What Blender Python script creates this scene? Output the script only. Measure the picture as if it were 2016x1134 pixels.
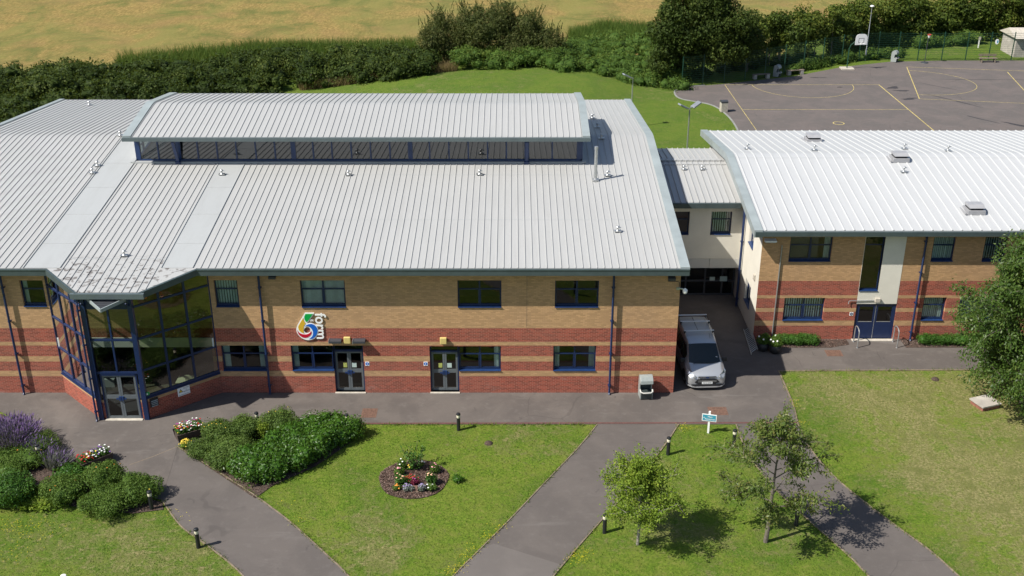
import bpy, bmesh, math, random
import numpy as np
from mathutils import Vector, Matrix
random.seed(7)
rng = np.random.default_rng(11)
D2R = math.radians
SC = bpy.context.scene
COL = SC.collection
for o in list(bpy.data.objects):
    bpy.data.objects.remove(o)

# ------------------------------------------------------------------ camera
CAM_H, CAM_D, CAM_PITCH, CAM_F = 27.5, 47.9, D2R(24.5), 2200.0 / 2016.0
cam_data = bpy.data.cameras.new('camera')
cam_data.sensor_width = 36.0
cam_data.lens = 36.0 * CAM_F
cam_data.clip_start = 0.5
cam_data.clip_end = 3000.0
cam = bpy.data.objects.new('camera', cam_data)
cam.location = (0.0, -CAM_D, CAM_H)
cam.rotation_euler = (math.pi / 2 - CAM_PITCH, 0.0, 0.0)
COL.objects.link(cam)
SC.camera = cam

# ------------------------------------------------------------------ light
SUN_EL, SUN_AZ = D2R(48.0), D2R(24.0)      # shadows run 24 degrees off the facade
world = bpy.data.worlds.new('World')
SC.world = world
world.use_nodes = True
wn = world.node_tree.nodes
wn.clear()
sky = wn.new('ShaderNodeTexSky')
sky.sky_type = 'NISHITA'
sky.sun_disc = False
sky.sun_elevation = SUN_EL
sky.sun_rotation = D2R(246.0)
sky.air_density = 1.0
sky.dust_density = 1.0
bg = wn.new('ShaderNodeBackground')
bg.inputs['Strength'].default_value = 0.075
wo = wn.new('ShaderNodeOutputWorld')
world.node_tree.links.new(sky.outputs[0], bg.inputs[0])
world.node_tree.links.new(bg.outputs[0], wo.inputs[0])
sun_data = bpy.data.lights.new('sun', 'SUN')
sun_data.energy = 4.3
sun_data.angle = D2R(0.53)
sun_data.color = (1.0, 0.955, 0.88)
sun = bpy.data.objects.new('sun', sun_data)
ldir = Vector((math.cos(SUN_EL) * math.cos(SUN_AZ), math.cos(SUN_EL) * math.sin(SUN_AZ), -math.sin(SUN_EL)))
sun.rotation_euler = ldir.to_track_quat('-Z', 'Y').to_euler()
sun.location = (-40, -30, 60)
COL.objects.link(sun)
SC.view_settings.view_transform = 'Standard'
SC.view_settings.look = 'None'
SC.view_settings.exposure = 0.75
SC.view_settings.gamma = 1.0
SC.cycles.max_bounces = 8
SC.cycles.transparent_max_bounces = 12

# ------------------------------------------------- survey: photo point -> place
_c, _s = math.cos(CAM_PITCH), math.sin(CAM_PITCH)
def _ray(px, py):
    u = (px - 1008) / 2200.0; v = (567 - py) / 2200.0
    return (u, _c + v * _s, -_s + v * _c)
def gp(px, py, z=0.0):
    r = _ray(px, py); t = (z - CAM_H) / r[2]
    return Vector((r[0] * t, -CAM_D + r[1] * t, z))
def wp(px, py, y=0.0):
    r = _ray(px, py); t = (y + CAM_D) / r[1]
    return Vector((r[0] * t, y, CAM_H + r[2] * t))
def sst(a, b, x):
    t = np.clip((x - a) / (b - a), 0, 1)
    return t * t * (3 - 2 * t)
def ground_z(x, y):
    """gentle mound behind the school, field rising beyond the hedge"""
    m = 1.0 * np.exp(-(((x - 1.5) / np.where(x < 1.5, 17.0, 9.6)) ** 2 + ((y - 59.5) / 8.5) ** 2) ** 2)
    f = 0.012 * np.maximum(0, y - 85) + 0.00006 * np.maximum(0, y - 110) ** 2
    return m + f
def gpz(px, py):
    z = 0.0
    for _ in range(12):
        p = gp(px, py, z); z = float(ground_z(p.x, p.y))
    return gp(px, py, z)

# ------------------------------------------------------------------ objects
def tag(o, label=None, cat=None, group=None, kind=None):
    if label: o['label'] = label
    if cat: o['category'] = cat
    if group: o['group'] = group
    if kind: o['kind'] = kind
    return o
def empty(name, loc=(0, 0, 0), rz=0.0, label=None, cat=None, group=None):
    o = bpy.data.objects.new(name, None)
    o.empty_display_size = 0.3
    o.location = loc; o.rotation_euler = (0, 0, rz)
    COL.objects.link(o)
    return tag(o, label, cat, group)
def kids(o):
    return [c for c in bpy.data.objects if c.parent == o]
def copy_tree(o, parent=None):
    ch = kids(o)
    c = o.copy(); COL.objects.link(c); c.parent = parent
    for k in ch: copy_tree(k, c)
    return c

class MB:
    """collects faces and links them as ONE mesh object"""
    def __init__(self, M=None):
        self.v = []; self.f = []; self.uv = []; self.mi = []; self.M = M; self.sm = []
    def add(self, vs, fs, uvs=None, mi=0, smooth=False):
        b = len(self.v)
        for p in vs:
            p = Vector(p)
            self.v.append(self.M @ p if self.M is not None else p)
        for i, f in enumerate(fs):
            self.f.append([b + k for k in f])
            self.uv.append(uvs[i] if uvs else None)
            self.mi.append(mi); self.sm.append(smooth)
    def quad(self, a, b, c, d, uv=None, mi=0):
        self.add([a, b, c, d], [(0, 1, 2, 3)], [uv] if uv else None, mi)
    def poly(self, pts, mi=0, uv=None):
        self.add(pts, [tuple(range(len(pts)))], [uv] if uv else None, mi)
    def box(self, x0, x1, y0, y1, z0, z1, mi=0):
        v = [(x0, y0, z0), (x1, y0, z0), (x1, y1, z0), (x0, y1, z0), (x0, y0, z1), (x1, y0, z1), (x1, y1, z1), (x0, y1, z1)]
        self.add(v, [(0, 3, 2, 1), (4, 5, 6, 7), (0, 1, 5, 4), (1, 2, 6, 5), (2, 3, 7, 6), (3, 0, 4, 7)], None, mi)
    def bar(self, a, b, w, h, up=(0, 0, 1), mi=0):
        a = Vector(a); b = Vector(b); d = (b - a).normalized(); u = Vector(up)
        s = d.cross(u)
        if s.length < 1e-4: s = d.cross(Vector((0, 1, 0)))
        s.normalize(); u = s.cross(d).normalized()
        v = []
        for p in (a, b):
            for i, j in ((-1, -1), (1, -1), (1, 1), (-1, 1)):
                v.append(p + s * (w / 2 * i) + u * (h / 2 * j))
        self.add(v, [(0, 1, 2, 3), (7, 6, 5, 4), (0, 4, 5, 1), (1, 5, 6, 2), (2, 6, 7, 3), (3, 7, 4, 0)], None, mi)
    def tube(self, pts, radii, n=8, cap=True, mi=0):
        pts = [Vector(p) for p in pts]
        if not hasattr(radii, '__len__'): radii = [radii] * len(pts)
        v = []; f = []
        prev = None
        for i, p in enumerate(pts):
            d = (pts[min(i + 1, len(pts) - 1)] - pts[max(i - 1, 0)]).normalized()
            if prev is None:
                ref = Vector((0, 0, 1)) if abs(d.z) < 0.9 else Vector((1, 0, 0))
                s = d.cross(ref).normalized()
            else:
                s = (prev - d * prev.dot(d)).normalized()
            prev = s; t = d.cross(s)
            for k in range(n):
                a = 2 * math.pi * k / n
                v.append(p + (s * math.cos(a) + t * math.sin(a)) * radii[i])
        for i in range(len(pts) - 1):
            for k in range(n):
                a = i * n + k; b = i * n + (k + 1) % n
                f.append((a, b, b + n, a + n))
        if cap:
            f.append(tuple(range(n - 1, -1, -1))); f.append(tuple(range((len(pts) - 1) * n, len(pts) * n)))
        self.add(v, f, None, mi, True)
    def lathe(self, prof, c=(0, 0, 0), n=20, mi=0, cap=True):
        c = Vector(c); v = []; f = []
        for r, z in prof:
            for k in range(n):
                a = 2 * math.pi * k / n
                v.append(c + Vector((r * math.cos(a), r * math.sin(a), z)))
        for i in range(len(prof) - 1):
            for k in range(n):
                a = i * n + k; b = i * n + (k + 1) % n
                f.append((a, b, b + n, a + n))
        if cap:
            f.append(tuple(range(n - 1, -1, -1))); f.append(tuple(range((len(prof) - 1) * n, len(prof) * n)))
        self.add(v, f, None, mi, True)
    def prism(self, pts, off, mi=0):
        """closed prism: polygon pts (3D) swept by vector off"""
        n = len(pts); pts = [Vector(p) for p in pts]; off = Vector(off)
        v = pts + [p + off for p in pts]
        f = [tuple(range(n - 1, -1, -1)), tuple(range(n, 2 * n))]
        for i in range(n):
            j = (i + 1) % n; f.append((i, j, j + n, i + n))
        self.add(v, f, None, mi)
    def build(self, name, mats, parent=None, smooth=None, fix=True, bevel=0.0, autosm=35):
        me = bpy.data.meshes.new(name)
        me.from_pydata([tuple(p) for p in self.v], [], self.f)
        if not isinstance(mats, (list, tuple)): mats = [mats]
        for m in mats: me.materials.append(m)
        me.polygons.foreach_set('material_index', self.mi)
        if any(u is not None for u in self.uv):
            ul = me.uv_layers.new(name='UVMap')
            k = 0
            for i, p in enumerate(me.polygons):
                for j in range(p.loop_total):
                    ul.data[k].uv = self.uv[i][j] if self.uv[i] else (0, 0)
                    k += 1
        if fix:
            bm = bmesh.new(); bm.from_mesh(me)
            bmesh.ops.recalc_face_normals(bm, faces=bm.faces)
            bm.to_mesh(me); bm.free()
        sm = self.sm if smooth is None else [smooth] * len(self.f)
        me.polygons.foreach_set('use_smooth', sm)
        if any(sm):
            try: me.set_sharp_from_angle(angle=D2R(autosm))
            except Exception: pass
        me.update()
        o = bpy.data.objects.new(name, me)
        COL.objects.link(o)
        if parent: o.parent = parent
        if bevel:
            md = o.modifiers.new('bevel', 'BEVEL'); md.width = bevel; md.segments = 2; md.limit_method = 'ANGLE'
        return o

# ------------------------------------------------------------------ materials
def nt(m):
    m.use_nodes = True
    t = m.node_tree; return t, t.nodes['Principled BSDF'], t.links
def new_mat(name, color, rough=0.6, metal=0.0, spec=None, var=0.0, vscale=3.0, bump=0.0, bscale=40.0, stretch=None):
    m = bpy.data.materials.new(name)
    t, p, L = nt(m)
    p.inputs['Base Color'].default_value = (*color, 1)
    p.inputs['Roughness'].default_value = rough
    p.inputs['Metallic'].default_value = metal
    if spec is not None: p.inputs['Specular IOR Level'].default_value = spec
    if var or bump:
        tc = t.nodes.new('ShaderNodeTexCoord'); mp = t.nodes.new('ShaderNodeMapping')
        if stretch: mp.inputs['Scale'].default_value = stretch
        L.new(tc.outputs['Object'], mp.inputs['Vector'])
    if var:
        n = t.nodes.new('ShaderNodeTexNoise'); n.inputs['Scale'].default_value = vscale; n.inputs['Detail'].default_value = 6
        n.inputs['Roughness'].default_value = 0.65
        L.new(mp.outputs[0], n.inputs['Vector'])
        r = t.nodes.new('ShaderNodeMapRange'); r.inputs['From Min'].default_value = 0.3; r.inputs['From Max'].default_value = 0.7
        r.inputs['To Min'].default_value = 1 - var; r.inputs['To Max'].default_value = 1 + var
        L.new(n.outputs['Fac'], r.inputs['Value'])
        x = t.nodes.new('ShaderNodeVectorMath'); x.operation = 'SCALE'; x.inputs[0].default_value = color
        L.new(r.outputs[0], x.inputs['Scale']); L.new(x.outputs[0], p.inputs['Base Color'])
    if bump:
        n2 = t.nodes.new('ShaderNodeTexNoise'); n2.inputs['Scale'].default_value = bscale; n2.inputs['Detail'].default_value = 4
        L.new(mp.outputs[0], n2.inputs['Vector'])
        b = t.nodes.new('ShaderNodeBump'); b.inputs['Strength'].default_value = bump; b.inputs['Distance'].default_value = 0.02
        L.new(n2.outputs['Fac'], b.inputs['Height']); L.new(b.outputs[0], p.inputs['Normal'])
    return m
def math_node(t, op, a, b=None, clamp=False):
    n = t.nodes.new('ShaderNodeMath'); n.operation = op; n.use_clamp = clamp
    for i, x in enumerate((a, b)):
        if x is None: continue
        if hasattr(x, 'is_output'): t.links.new(x, n.inputs[i])
        else: n.inputs[i].default_value = x
    return n.outputs[0]
def mix_col(t, fac, a, b, mode='MIX'):
    n = t.nodes.new('ShaderNodeMix'); n.data_type = 'RGBA'; n.blend_type = mode
    for s, x in ((0, fac), (6, a), (7, b)):
        if hasattr(x, 'is_output'): t.links.new(x, n.inputs[s])
        else: n.inputs[s].default_value = x if s == 0 else (*x, 1)
    return n.outputs[2]
def noise(t, vec, scale, detail=5, rough=0.6, dist=0.0):
    n = t.nodes.new('ShaderNodeTexNoise'); n.inputs['Scale'].default_value = scale
    n.inputs['Detail'].default_value = detail; n.inputs['Roughness'].default_value = rough
    n.inputs['Distortion'].default_value = dist
    t.links.new(vec, n.inputs['Vector']); return n.outputs['Fac']
def ramp(t, fac, lo, hi, a=0.0, b=1.0):
    r = t.nodes.new('ShaderNodeMapRange'); r.interpolation_type = 'SMOOTHSTEP'
    r.inputs['From Min'].default_value = lo; r.inputs['From Max'].default_value = hi
    r.inputs['To Min'].default_value = a; r.inputs['To Max'].default_value = b
    t.links.new(fac, r.inputs['Value']); return r.outputs[0]
def pos(t):
    return t.nodes.new('ShaderNodeNewGeometry').outputs['Position']
def vscale(t, v, s):
    m = t.nodes.new('ShaderNodeMapping'); m.inputs['Scale'].default_value = s
    t.links.new(v, m.inputs['Vector']); return m.outputs[0]

def brick_material(name, bands, z_is_uv=True, red=(0.24, 0.050, 0.028), yel=(0.445, 0.265, 0.132)):
    """banded brickwork: UVs are metres along the wall and metres of height"""
    m = bpy.data.materials.new(name); t, p, L = nt(m)
    uv = t.nodes.new('ShaderNodeTexCoord').outputs['UV']
    bk = t.nodes.new('ShaderNodeTexBrick')
    bk.inputs['Scale'].default_value = 1.0
    bk.inputs['Brick Width'].default_value = 0.225; bk.inputs['Row Height'].default_value = 0.075
    bk.inputs['Mortar Size'].default_value = 0.0085; bk.inputs['Mortar Smooth'].default_value = 0.3
    bk.inputs['Bias'].default_value = 0.0
    bk.inputs['Color1'].default_value = (0, 0, 0, 1); bk.inputs['Color2'].default_value = (1, 1, 1, 1)
    bk.inputs['Mortar'].default_value = (0.5, 0.5, 0.5, 1)
    L.new(uv, bk.inputs['Vector'])
    sep = t.nodes.new('ShaderNodeSeparateXYZ'); L.new(uv, sep.inputs[0])
    z = sep.outputs['Y']
    isred = None
    for lo, hi in bands:
        a = math_node(t, 'GREATER_THAN', z, lo); b = math_node(t, 'LESS_THAN', z, hi)
        ab = math_node(t, 'MULTIPLY', a, b)
        isred = ab if isred is None else math_node(t, 'ADD', isred, ab, True)
    rnd = t.nodes.new('ShaderNodeRGBToBW'); L.new(bk.outputs['Color'], rnd.inputs[0])
    yv = mix_col(t, ramp(t, rnd.outputs[0], 0.0, 1.0), tuple(c * 0.84 for c in yel), tuple(c * 1.12 for c in yel))
    dk = noise(t, vscale(t, uv, (2.0, 13.0, 1.0)), 1.4, 4, 0.75)
    yv = mix_col(t, ramp(t, dk, 0.52, 0.72, 0, 0.28), yv, (0.19, 0.125, 0.085))
    rv = mix_col(t, ramp(t, rnd.outputs[0], 0.0, 1.0), tuple(c * 0.72 for c in red), tuple(c * 1.3 for c in red))
    body = mix_col(t, isred, yv, rv)
    mor = mix_col(t, isred, (0.36, 0.23, 0.10), (0.37, 0.165, 0.115))
    colr = mix_col(t, bk.outputs['Fac'], body, mor)
    st = noise(t, uv, 0.35, 4, 0.6)
    colr = mix_col(t, ramp(t, st, 0.4, 0.7, 0.0, 0.16), colr, (0.23, 0.16, 0.12))
    ef = noise(t, vscale(t, uv, (1.0, 2.0, 1.0)), 0.9, 6, 0.7)
    low = ramp(t, z, 0.0, 1.6, 1.0, 0.0)
    colr = mix_col(t, math_node(t, 'MULTIPLY', ramp(t, ef, 0.56, 0.7, 0, 0.35), low), colr, (0.42, 0.33, 0.29))
    L.new(colr, p.inputs['Base Color']); p.inputs['Roughness'].default_value = 0.85
    b = t.nodes.new('ShaderNodeBump'); b.inputs['Strength'].default_value = 0.5; b.inputs['Distance'].default_value = 0.008
    b.invert = True
    L.new(bk.outputs['Fac'], b.inputs['Height']); L.new(b.outputs[0], p.inputs['Normal'])
    return m

def roof_material(name, color, dirt=0.25, streak=6.0, lap=0.0):
    m = bpy.data.materials.new(name); t, p, L = nt(m)
    v = pos(t)
    n1 = noise(t, vscale(t, v, (streak, 0.35, 0.35)), 1.0, 6, 0.7)
    n2 = noise(t, v, 0.22, 5, 0.6)
    c = mix_col(t, ramp(t, n1, 0.42, 0.75, 0, dirt), color, tuple(k * 0.66 for k in (color[0], color[1] * 0.98, color[2] * 0.93)))
    c = mix_col(t, ramp(t, n2, 0.35, 0.75, 0, dirt * 0.9), c, tuple(k * 0.8 for k in color))
    n3 = noise(t, v, 5.0, 6, 0.75)
    c = mix_col(t, ramp(t, n3, 0.62, 0.78, 0, dirt * 0.8), c, tuple(k * 0.6 for k in color))
    if lap:                                   # lichen and grime where water lingers at the entrance tip
        sp = t.nodes.new('ShaderNodeSeparateXYZ'); L.new(v, sp.inputs[0])
        a = ramp(t, sp.outputs['Y'], -0.2, 0.9, 1.0, 0.0); b_ = ramp(t, sp.outputs['X'], -14.4, -15.4); d_ = ramp(t, sp.outputs['X'], -21.8, -20.9)
        n4 = noise(t, vscale(t, v, (1.6, 2.4, 1.0)), 1.5, 5, 0.65, 0.4)
        q_ = math_node(t, 'MULTIPLY', math_node(t, 'MULTIPLY', a, b_), math_node(t, 'MULTIPLY', d_, ramp(t, n4, 0.53, 0.60)))
        c = mix_col(t, math_node(t, 'MULTIPLY', q_, lap), c, (0.10, 0.085, 0.075))
    L.new(c, p.inputs['Base Color'])
    p.inputs['Roughness'].default_value = 0.48; p.inputs['Metallic'].default_value = 0.0
    p.inputs['Specular IOR Level'].default_value = 0.45
    return m

def glass_material(name, tint, refl=0.9, rough=0.0, rmin=0.045):
    """window glass: tinted see-through plus a mirror part that grows at grazing angles"""
    m = bpy.data.materials.new(name); m.use_nodes = True
    t = m.node_tree; t.nodes.clear(); L = t.links
    out = t.nodes.new('ShaderNodeOutputMaterial')
    tr = t.nodes.new('ShaderNodeBsdfTransparent'); tr.inputs[0].default_value = (*tint, 1)
    gl = t.nodes.new('ShaderNodeBsdfGlossy'); gl.inputs[0].default_value = (refl, refl, refl, 1); gl.inputs['Roughness'].default_value = rough
    fr = t.nodes.new('ShaderNodeFresnel'); fr.inputs[0].default_value = 1.5
    g = t.nodes.new('ShaderNodeNewGeometry')
    # the wavy, not quite flat mirror of real float glass
    n = t.nodes.new('ShaderNodeTexNoise'); n.inputs['Scale'].default_value = 0.9
    L.new(g.outputs['Position'], n.inputs['Vector'])
    b = t.nodes.new('ShaderNodeBump'); b.inputs['Strength'].default_value = 0.06; b.inputs['Distance'].default_value = 0.05
    L.new(n.outputs['Fac'], b.inputs['Height']); L.new(b.outputs[0], gl.inputs['Normal'])
    f = math_node(t, 'MULTIPLY', fr.outputs[0], 1.5)
    f = math_node(t, 'MAXIMUM', f, rmin)
    f = math_node(t, 'MINIMUM', f, 0.9)
    mx = t.nodes.new('ShaderNodeMixShader')
    L.new(f, mx.inputs[0]); L.new(tr.outputs[0], mx.inputs[1]); L.new(gl.outputs[0], mx.inputs[2])
    L.new(mx.outputs[0], out.inputs[0])
    return m

def leaf_material(name, cols, rough=0.62, trans=0.3, spec=0.2):
    """foliage: each leaf takes its own tint (attribute 'tint') from the ramp"""
    m = bpy.data.materials.new(name); m.use_nodes = True
    t = m.node_tree; p = t.nodes['Principled BSDF']; L = t.links
    a = t.nodes.new('ShaderNodeAttribute'); a.attribute_name = 'tint'
    cr = t.nodes.new('ShaderNodeValToRGB')
    e = cr.color_ramp.elements
    e[0].color = (*cols[0], 1); e[1].color = (*cols[-1], 1)
    for i, c in enumerate(cols[1:-1]):
        x = e.new((i + 1) / (len(cols) - 1)); x.color = (*c, 1)
    L.new(a.outputs['Fac'], cr.inputs[0])
    L.new(cr.outputs[0], p.inputs['Base Color'])
    p.inputs['Roughness'].default_value = rough; p.inputs['Specular IOR Level'].default_value = spec
    out = t.nodes['Material Output']
    tl = t.nodes.new('ShaderNodeBsdfTranslucent')
    bright = mix_col(t, 0.35, cr.outputs[0], (0.30, 0.38, 0.03))
    L.new(bright, tl.inputs[0])
    mx = t.nodes.new('ShaderNodeMixShader'); mx.inputs[0].default_value = trans
    L.new(p.outputs[0], mx.inputs[1]); L.new(tl.outputs[0], mx.inputs[2]); L.new(mx.outputs[0], out.inputs[0])
    return m

M = {}
M['brick'] = brick_material('banded_brick', [(0.0, 0.94), (1.235, 1.75), (2.04, 2.62), (2.82, 3.56)])
M['brick_wing'] = brick_material('banded_brick_wing', [(0.0, 0.84), (1.14, 1.66), (1.88, 2.45), (2.62, 3.46)])
M['brick_low'] = brick_material('dwarf_wall_brick', [(0.0, 0.92)])
M['roof'] = roof_material('grey_standing_seam', (0.375, 0.375, 0.365), 0.22, 6.0, 0.8)
M['roof_white'] = roof_material('white_standing_seam', (0.43, 0.436, 0.437), 0.16)
M['flash'] = roof_material('smooth_flashing', (0.36, 0.37, 0.366), 0.2, 2.0)
M['fascia'] = new_mat('blue_grey_fascia', (0.09, 0.115, 0.12), 0.45, var=0.12, vscale=1.5)
M['verge'] = new_mat('pale_blue_grey_verge', (0.27, 0.305, 0.305), 0.4, var=0.12, vscale=1.2)
M['gutter'] = new_mat('grey_green_gutter', (0.052, 0.072, 0.074), 0.45, var=0.15, vscale=2)
M['dark'] = new_mat('dark_recess', (0.03, 0.03, 0.032), 0.8)
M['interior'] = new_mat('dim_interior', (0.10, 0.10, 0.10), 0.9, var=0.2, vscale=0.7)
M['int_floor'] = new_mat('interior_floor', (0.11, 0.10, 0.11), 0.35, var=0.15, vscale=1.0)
M['int_white'] = new_mat('interior_white', (0.55, 0.56, 0.55), 0.7)
M['blue'] = new_mat('navy_frame', (0.009, 0.021, 0.070), 0.35, var=0.12, vscale=4)
M['sill'] = new_mat('blue_sill', (0.012, 0.033, 0.105), 0.3, var=0.2, vscale=4)
M['door_grey'] = new_mat('grey_door_frame', (0.105, 0.12, 0.128), 0.4, var=0.1, vscale=4)
M['stone'] = new_mat('pale_step', (0.44, 0.40, 0.335), 0.8, var=0.2, vscale=5)
M['render'] = new_mat('cream_render', (0.63, 0.60, 0.52), 0.85, var=0.07, vscale=0.8, bump=0.08, bscale=60)
M['panel'] = new_mat('pale_panel', (0.50, 0.49, 0.45), 0.6, var=0.06, vscale=1.0)
M['glass'] = glass_material('window_glass', (0.74, 0.82, 0.80))
M['glass_green'] = glass_material('tinted_bay_glass', (0.45, 0.50, 0.34), rmin=0.07)
M['glass_bay'] = glass_material('clear_bay_glass', (0.50, 0.55, 0.50), rmin=0.09)
M['glass_dark'] = glass_material('dark_glass', (0.28, 0.33, 0.33), rmin=0.075)
M['glass_lantern'] = glass_material('lantern_glass', (0.25, 0.29, 0.30), rmin=0.13)
M['blind'] = new_mat('pale_blind', (0.62, 0.70, 0.67), 0.8, var=0.1, vscale=6)
M['steel'] = new_mat('galvanised_steel', (0.45, 0.46, 0.46), 0.35, 0.7, var=0.15, vscale=6)
M['white'] = new_mat('white_paint', (0.78, 0.78, 0.76), 0.45, var=0.05, vscale=5)
M['black'] = new_mat('black_plastic', (0.012, 0.012, 0.013), 0.45)
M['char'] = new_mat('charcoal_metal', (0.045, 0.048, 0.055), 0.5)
M['cream_light'] = new_mat('cream_lamp_housing', (0.60, 0.47, 0.17), 0.5, var=0.08, vscale=9)
# ================================================================= THE GROUND
def fast_mesh(name, verts, faces, mat, attrs=None, parent=None, smooth=False):
    """verts (N,3), faces (M,k) arrays; attrs {name: (N,) floats}"""
    me = bpy.data.meshes.new(name)
    n, k = len(faces), faces.shape[1]
    me.vertices.add(len(verts)); me.vertices.foreach_set('co', np.asarray(verts, np.float32).ravel())
    me.loops.add(n * k); me.loops.foreach_set('vertex_index', np.asarray(faces, np.int32).ravel())
    me.polygons.add(n); me.polygons.foreach_set('loop_start', np.arange(0, n * k, k, dtype=np.int32))
    try: me.polygons.foreach_set('loop_total', np.full(n, k, np.int32))
    except Exception: pass
    if smooth: me.polygons.foreach_set('use_smooth', np.ones(n, bool))
    for a, d in (attrs or {}).items():
        at = me.attributes.new(a, 'FLOAT', 'POINT'); at.data.foreach_set('value', np.asarray(d, np.float32))
    me.update(calc_edges=True)
    if isinstance(mat, (list, tuple)):
        for m in mat: me.materials.append(m)
    elif mat: me.materials.append(mat)
    o = bpy.data.objects.new(name, me); COL.objects.link(o)
    if parent: o.parent = parent
    return o

def gauss(x, y, cx, cy, sx, sy): return np.exp(-(((x - cx) / sx) ** 2 + ((y - cy) / sy) ** 2))
xs = np.concatenate([[-900, -600, -400, -280, -200, -150, -120, -100], np.arange(-90, 90.1, 0.75), [100, 120, 150, 200, 280, 400, 600, 900]])
ys = np.concatenate([[-500, -300, -200, -140, -100, -75, -60, -50, -40, -30, -24], np.arange(-20, 130.1, 0.75), [140, 155, 175, 200, 240, 300, 400, 600, 900]])
GX, GY = np.meshgrid(xs, ys)
GZ = ground_z(GX, GY)
nx, ny = len(xs), len(ys)
idx = np.arange(nx * ny).reshape(ny, nx)
F = np.stack([idx[:-1, :-1], idx[:-1, 1:], idx[1:, 1:], idx[1:, :-1]], -1).reshape(-1, 4)
edge_y = 66 + 6.0 * np.sin(GX * 0.05 + 1.0) + np.where(GX > 30, 22, 0)
field = sst(-3, 3, GY - edge_y)
deep = sst(16, 30, GY) * (1 - field)
dry = 0.06 + 0.92 * sst(12.5, 18, GX + 0.35 * (GY + 4)) * sst(6, 0, GY) * sst(-0.5, 3.0, np.hypot((GX - 14.2), 0.5 * (GY + 3)))
dry = np.maximum(dry, 0.45 * gauss(GX, GY, -7, -12, 6, 3)) + 0.3 * gauss(GX, GY, -16, -13.5, 5, 2.5)
dry = dry + 0.32 * gauss(GX, GY, 6, -9.5, 3.5, 5) + 0.3 * gauss(GX, GY, 0, -5.5, 4, 2) + 0.3 * gauss(GX, GY, 12, 46, 6, 4)
dry = dry - 0.45 * gauss(GX, GY, 22.5, -4.2, 4.0, 1.3) - 0.15 * sst(-4, 1, GY) * sst(12, 16, GX)
dry = np.clip(np.where(GY > 20, 0.02, dry), 0, 1)

m = bpy.data.materials.new('grass'); t, p, L = nt(m)
v = pos(t)
ad = t.nodes.new('ShaderNodeAttribute'); ad.attribute_name = 'dry'
af = t.nodes.new('ShaderNodeAttribute'); af.attribute_name = 'field'
fine = noise(t, v, 9.0, 8, 0.75)
vfine = noise(t, v, 38.0, 5, 0.8)
m3 = noise(t, v, 3.4, 5, 0.7, 0.6)
mid = noise(t, v, 1.1, 6, 0.65, 0.4)
big = noise(t, v, 0.22, 5, 0.6, 0.6)
lush = mix_col(t, ramp(t, fine, 0.36, 0.64), (0.072, 0.128, 0.011), (0.175, 0.262, 0.026))
lush = mix_col(t, ramp(t, mid, 0.35, 0.66, 0.0, 0.8), lush, (0.170, 0.205, 0.032))
lush = mix_col(t, ramp(t, big, 0.42, 0.6, 0, 0.6), lush, (0.062, 0.128, 0.012))
ag = t.nodes.new('ShaderNodeAttribute'); ag.attribute_name = 'deep'
lush = mix_col(t, ramp(t, m3, 0.51, 0.66, 0, 0.4), lush, (0.050, 0.094, 0.010))
lush = mix_col(t, ramp(t, m3, 0.47, 0.36, 0, 0.6), lush, (0.215, 0.22, 0.055))
lush = mix_col(t, math_node(t, 'MULTIPLY', ag.outputs['Fac'], 0.45), lush, (0.068, 0.112, 0.017))
straw = mix_col(t, ramp(t, fine, 0.37, 0.63), (0.14, 0.138, 0.046), (0.40, 0.33, 0.16))
straw = mix_col(t, ramp(t, mid, 0.45, 0.65, 0, 0.75), straw, (0.145, 0.155, 0.045))
dm = math_node(t, 'ADD', math_node(t, 'MULTIPLY', ad.outputs['Fac'], 0.82), math_node(t, 'MULTIPLY', math_node(t, 'SUBTRACT', mid, 0.5), 1.5))
dm = math_node(t, 'ADD', dm, math_node(t, 'MULTIPLY', math_node(t, 'SUBTRACT', m3, 0.5), 2.2))
dm = math_node(t, 'ADD', dm, math_node(t, 'MULTIPLY', math_node(t, 'SUBTRACT', big, 0.5), 2.0))
lawn = mix_col(t, ramp(t, dm, 0.14, 0.85, 0.0, 0.85), lush, straw)
lawn = mix_col(t, ramp(t, vfine, 0.38, 0.58, 0.22, 0.0), lawn, (0.022, 0.042, 0.008))
# the meadow: ripe straw with green drifts
vs = vscale(t, v, (1.0, 0.75, 1.0))
f1 = noise(t, vs, 0.075, 5, 0.6, 1.2)
f2 = noise(t, vs, 0.20, 7, 0.68, 0.9)
f3 = noise(t, vscale(t, v, (3.0, 1.0, 1.0)), 1.1, 7, 0.75, 0.6)
gold = mix_col(t, ramp(t, f3, 0.37, 0.63), (0.17, 0.125, 0.038), (0.315, 0.225, 0.075))
gold = mix_col(t, ramp(t, f1, 0.43, 0.60, 0.0, 0.8), gold, (0.19, 0.178, 0.05))
gold = mix_col(t, ramp(t, f2, 0.42, 0.68, 0, 0.75), gold, (0.088, 0.112, 0.026))
gold = mix_col(t, ramp(t, noise(t, v, 0.14, 5, 0.65, 1.0), 0.48, 0.68, 0, 0.4), gold, (0.24, 0.15, 0.062))
fm = math_node(t, 'ADD', af.outputs['Fac'], math_node(t, 'MULTIPLY', math_node(t, 'SUBTRACT', f2, 0.5), 0.8))
colr = mix_col(t, ramp(t, fm, 0.35, 0.65), lawn, gold)
L.new(colr, p.inputs['Base Color']); p.inputs['Roughness'].default_value = 0.95; p.inputs['Specular IOR Level'].default_value = 0.15
h = math_node(t, 'ADD', math_node(t, 'MULTIPLY', vfine, 0.5), fine)
b = t.nodes.new('ShaderNodeBump'); b.inputs['Strength'].default_value = 0.9; b.inputs['Distance'].default_value = 0.09
L.new(h, b.inputs['Height']); L.new(b.outputs[0], p.inputs['Normal'])
M['grass'] = m
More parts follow.
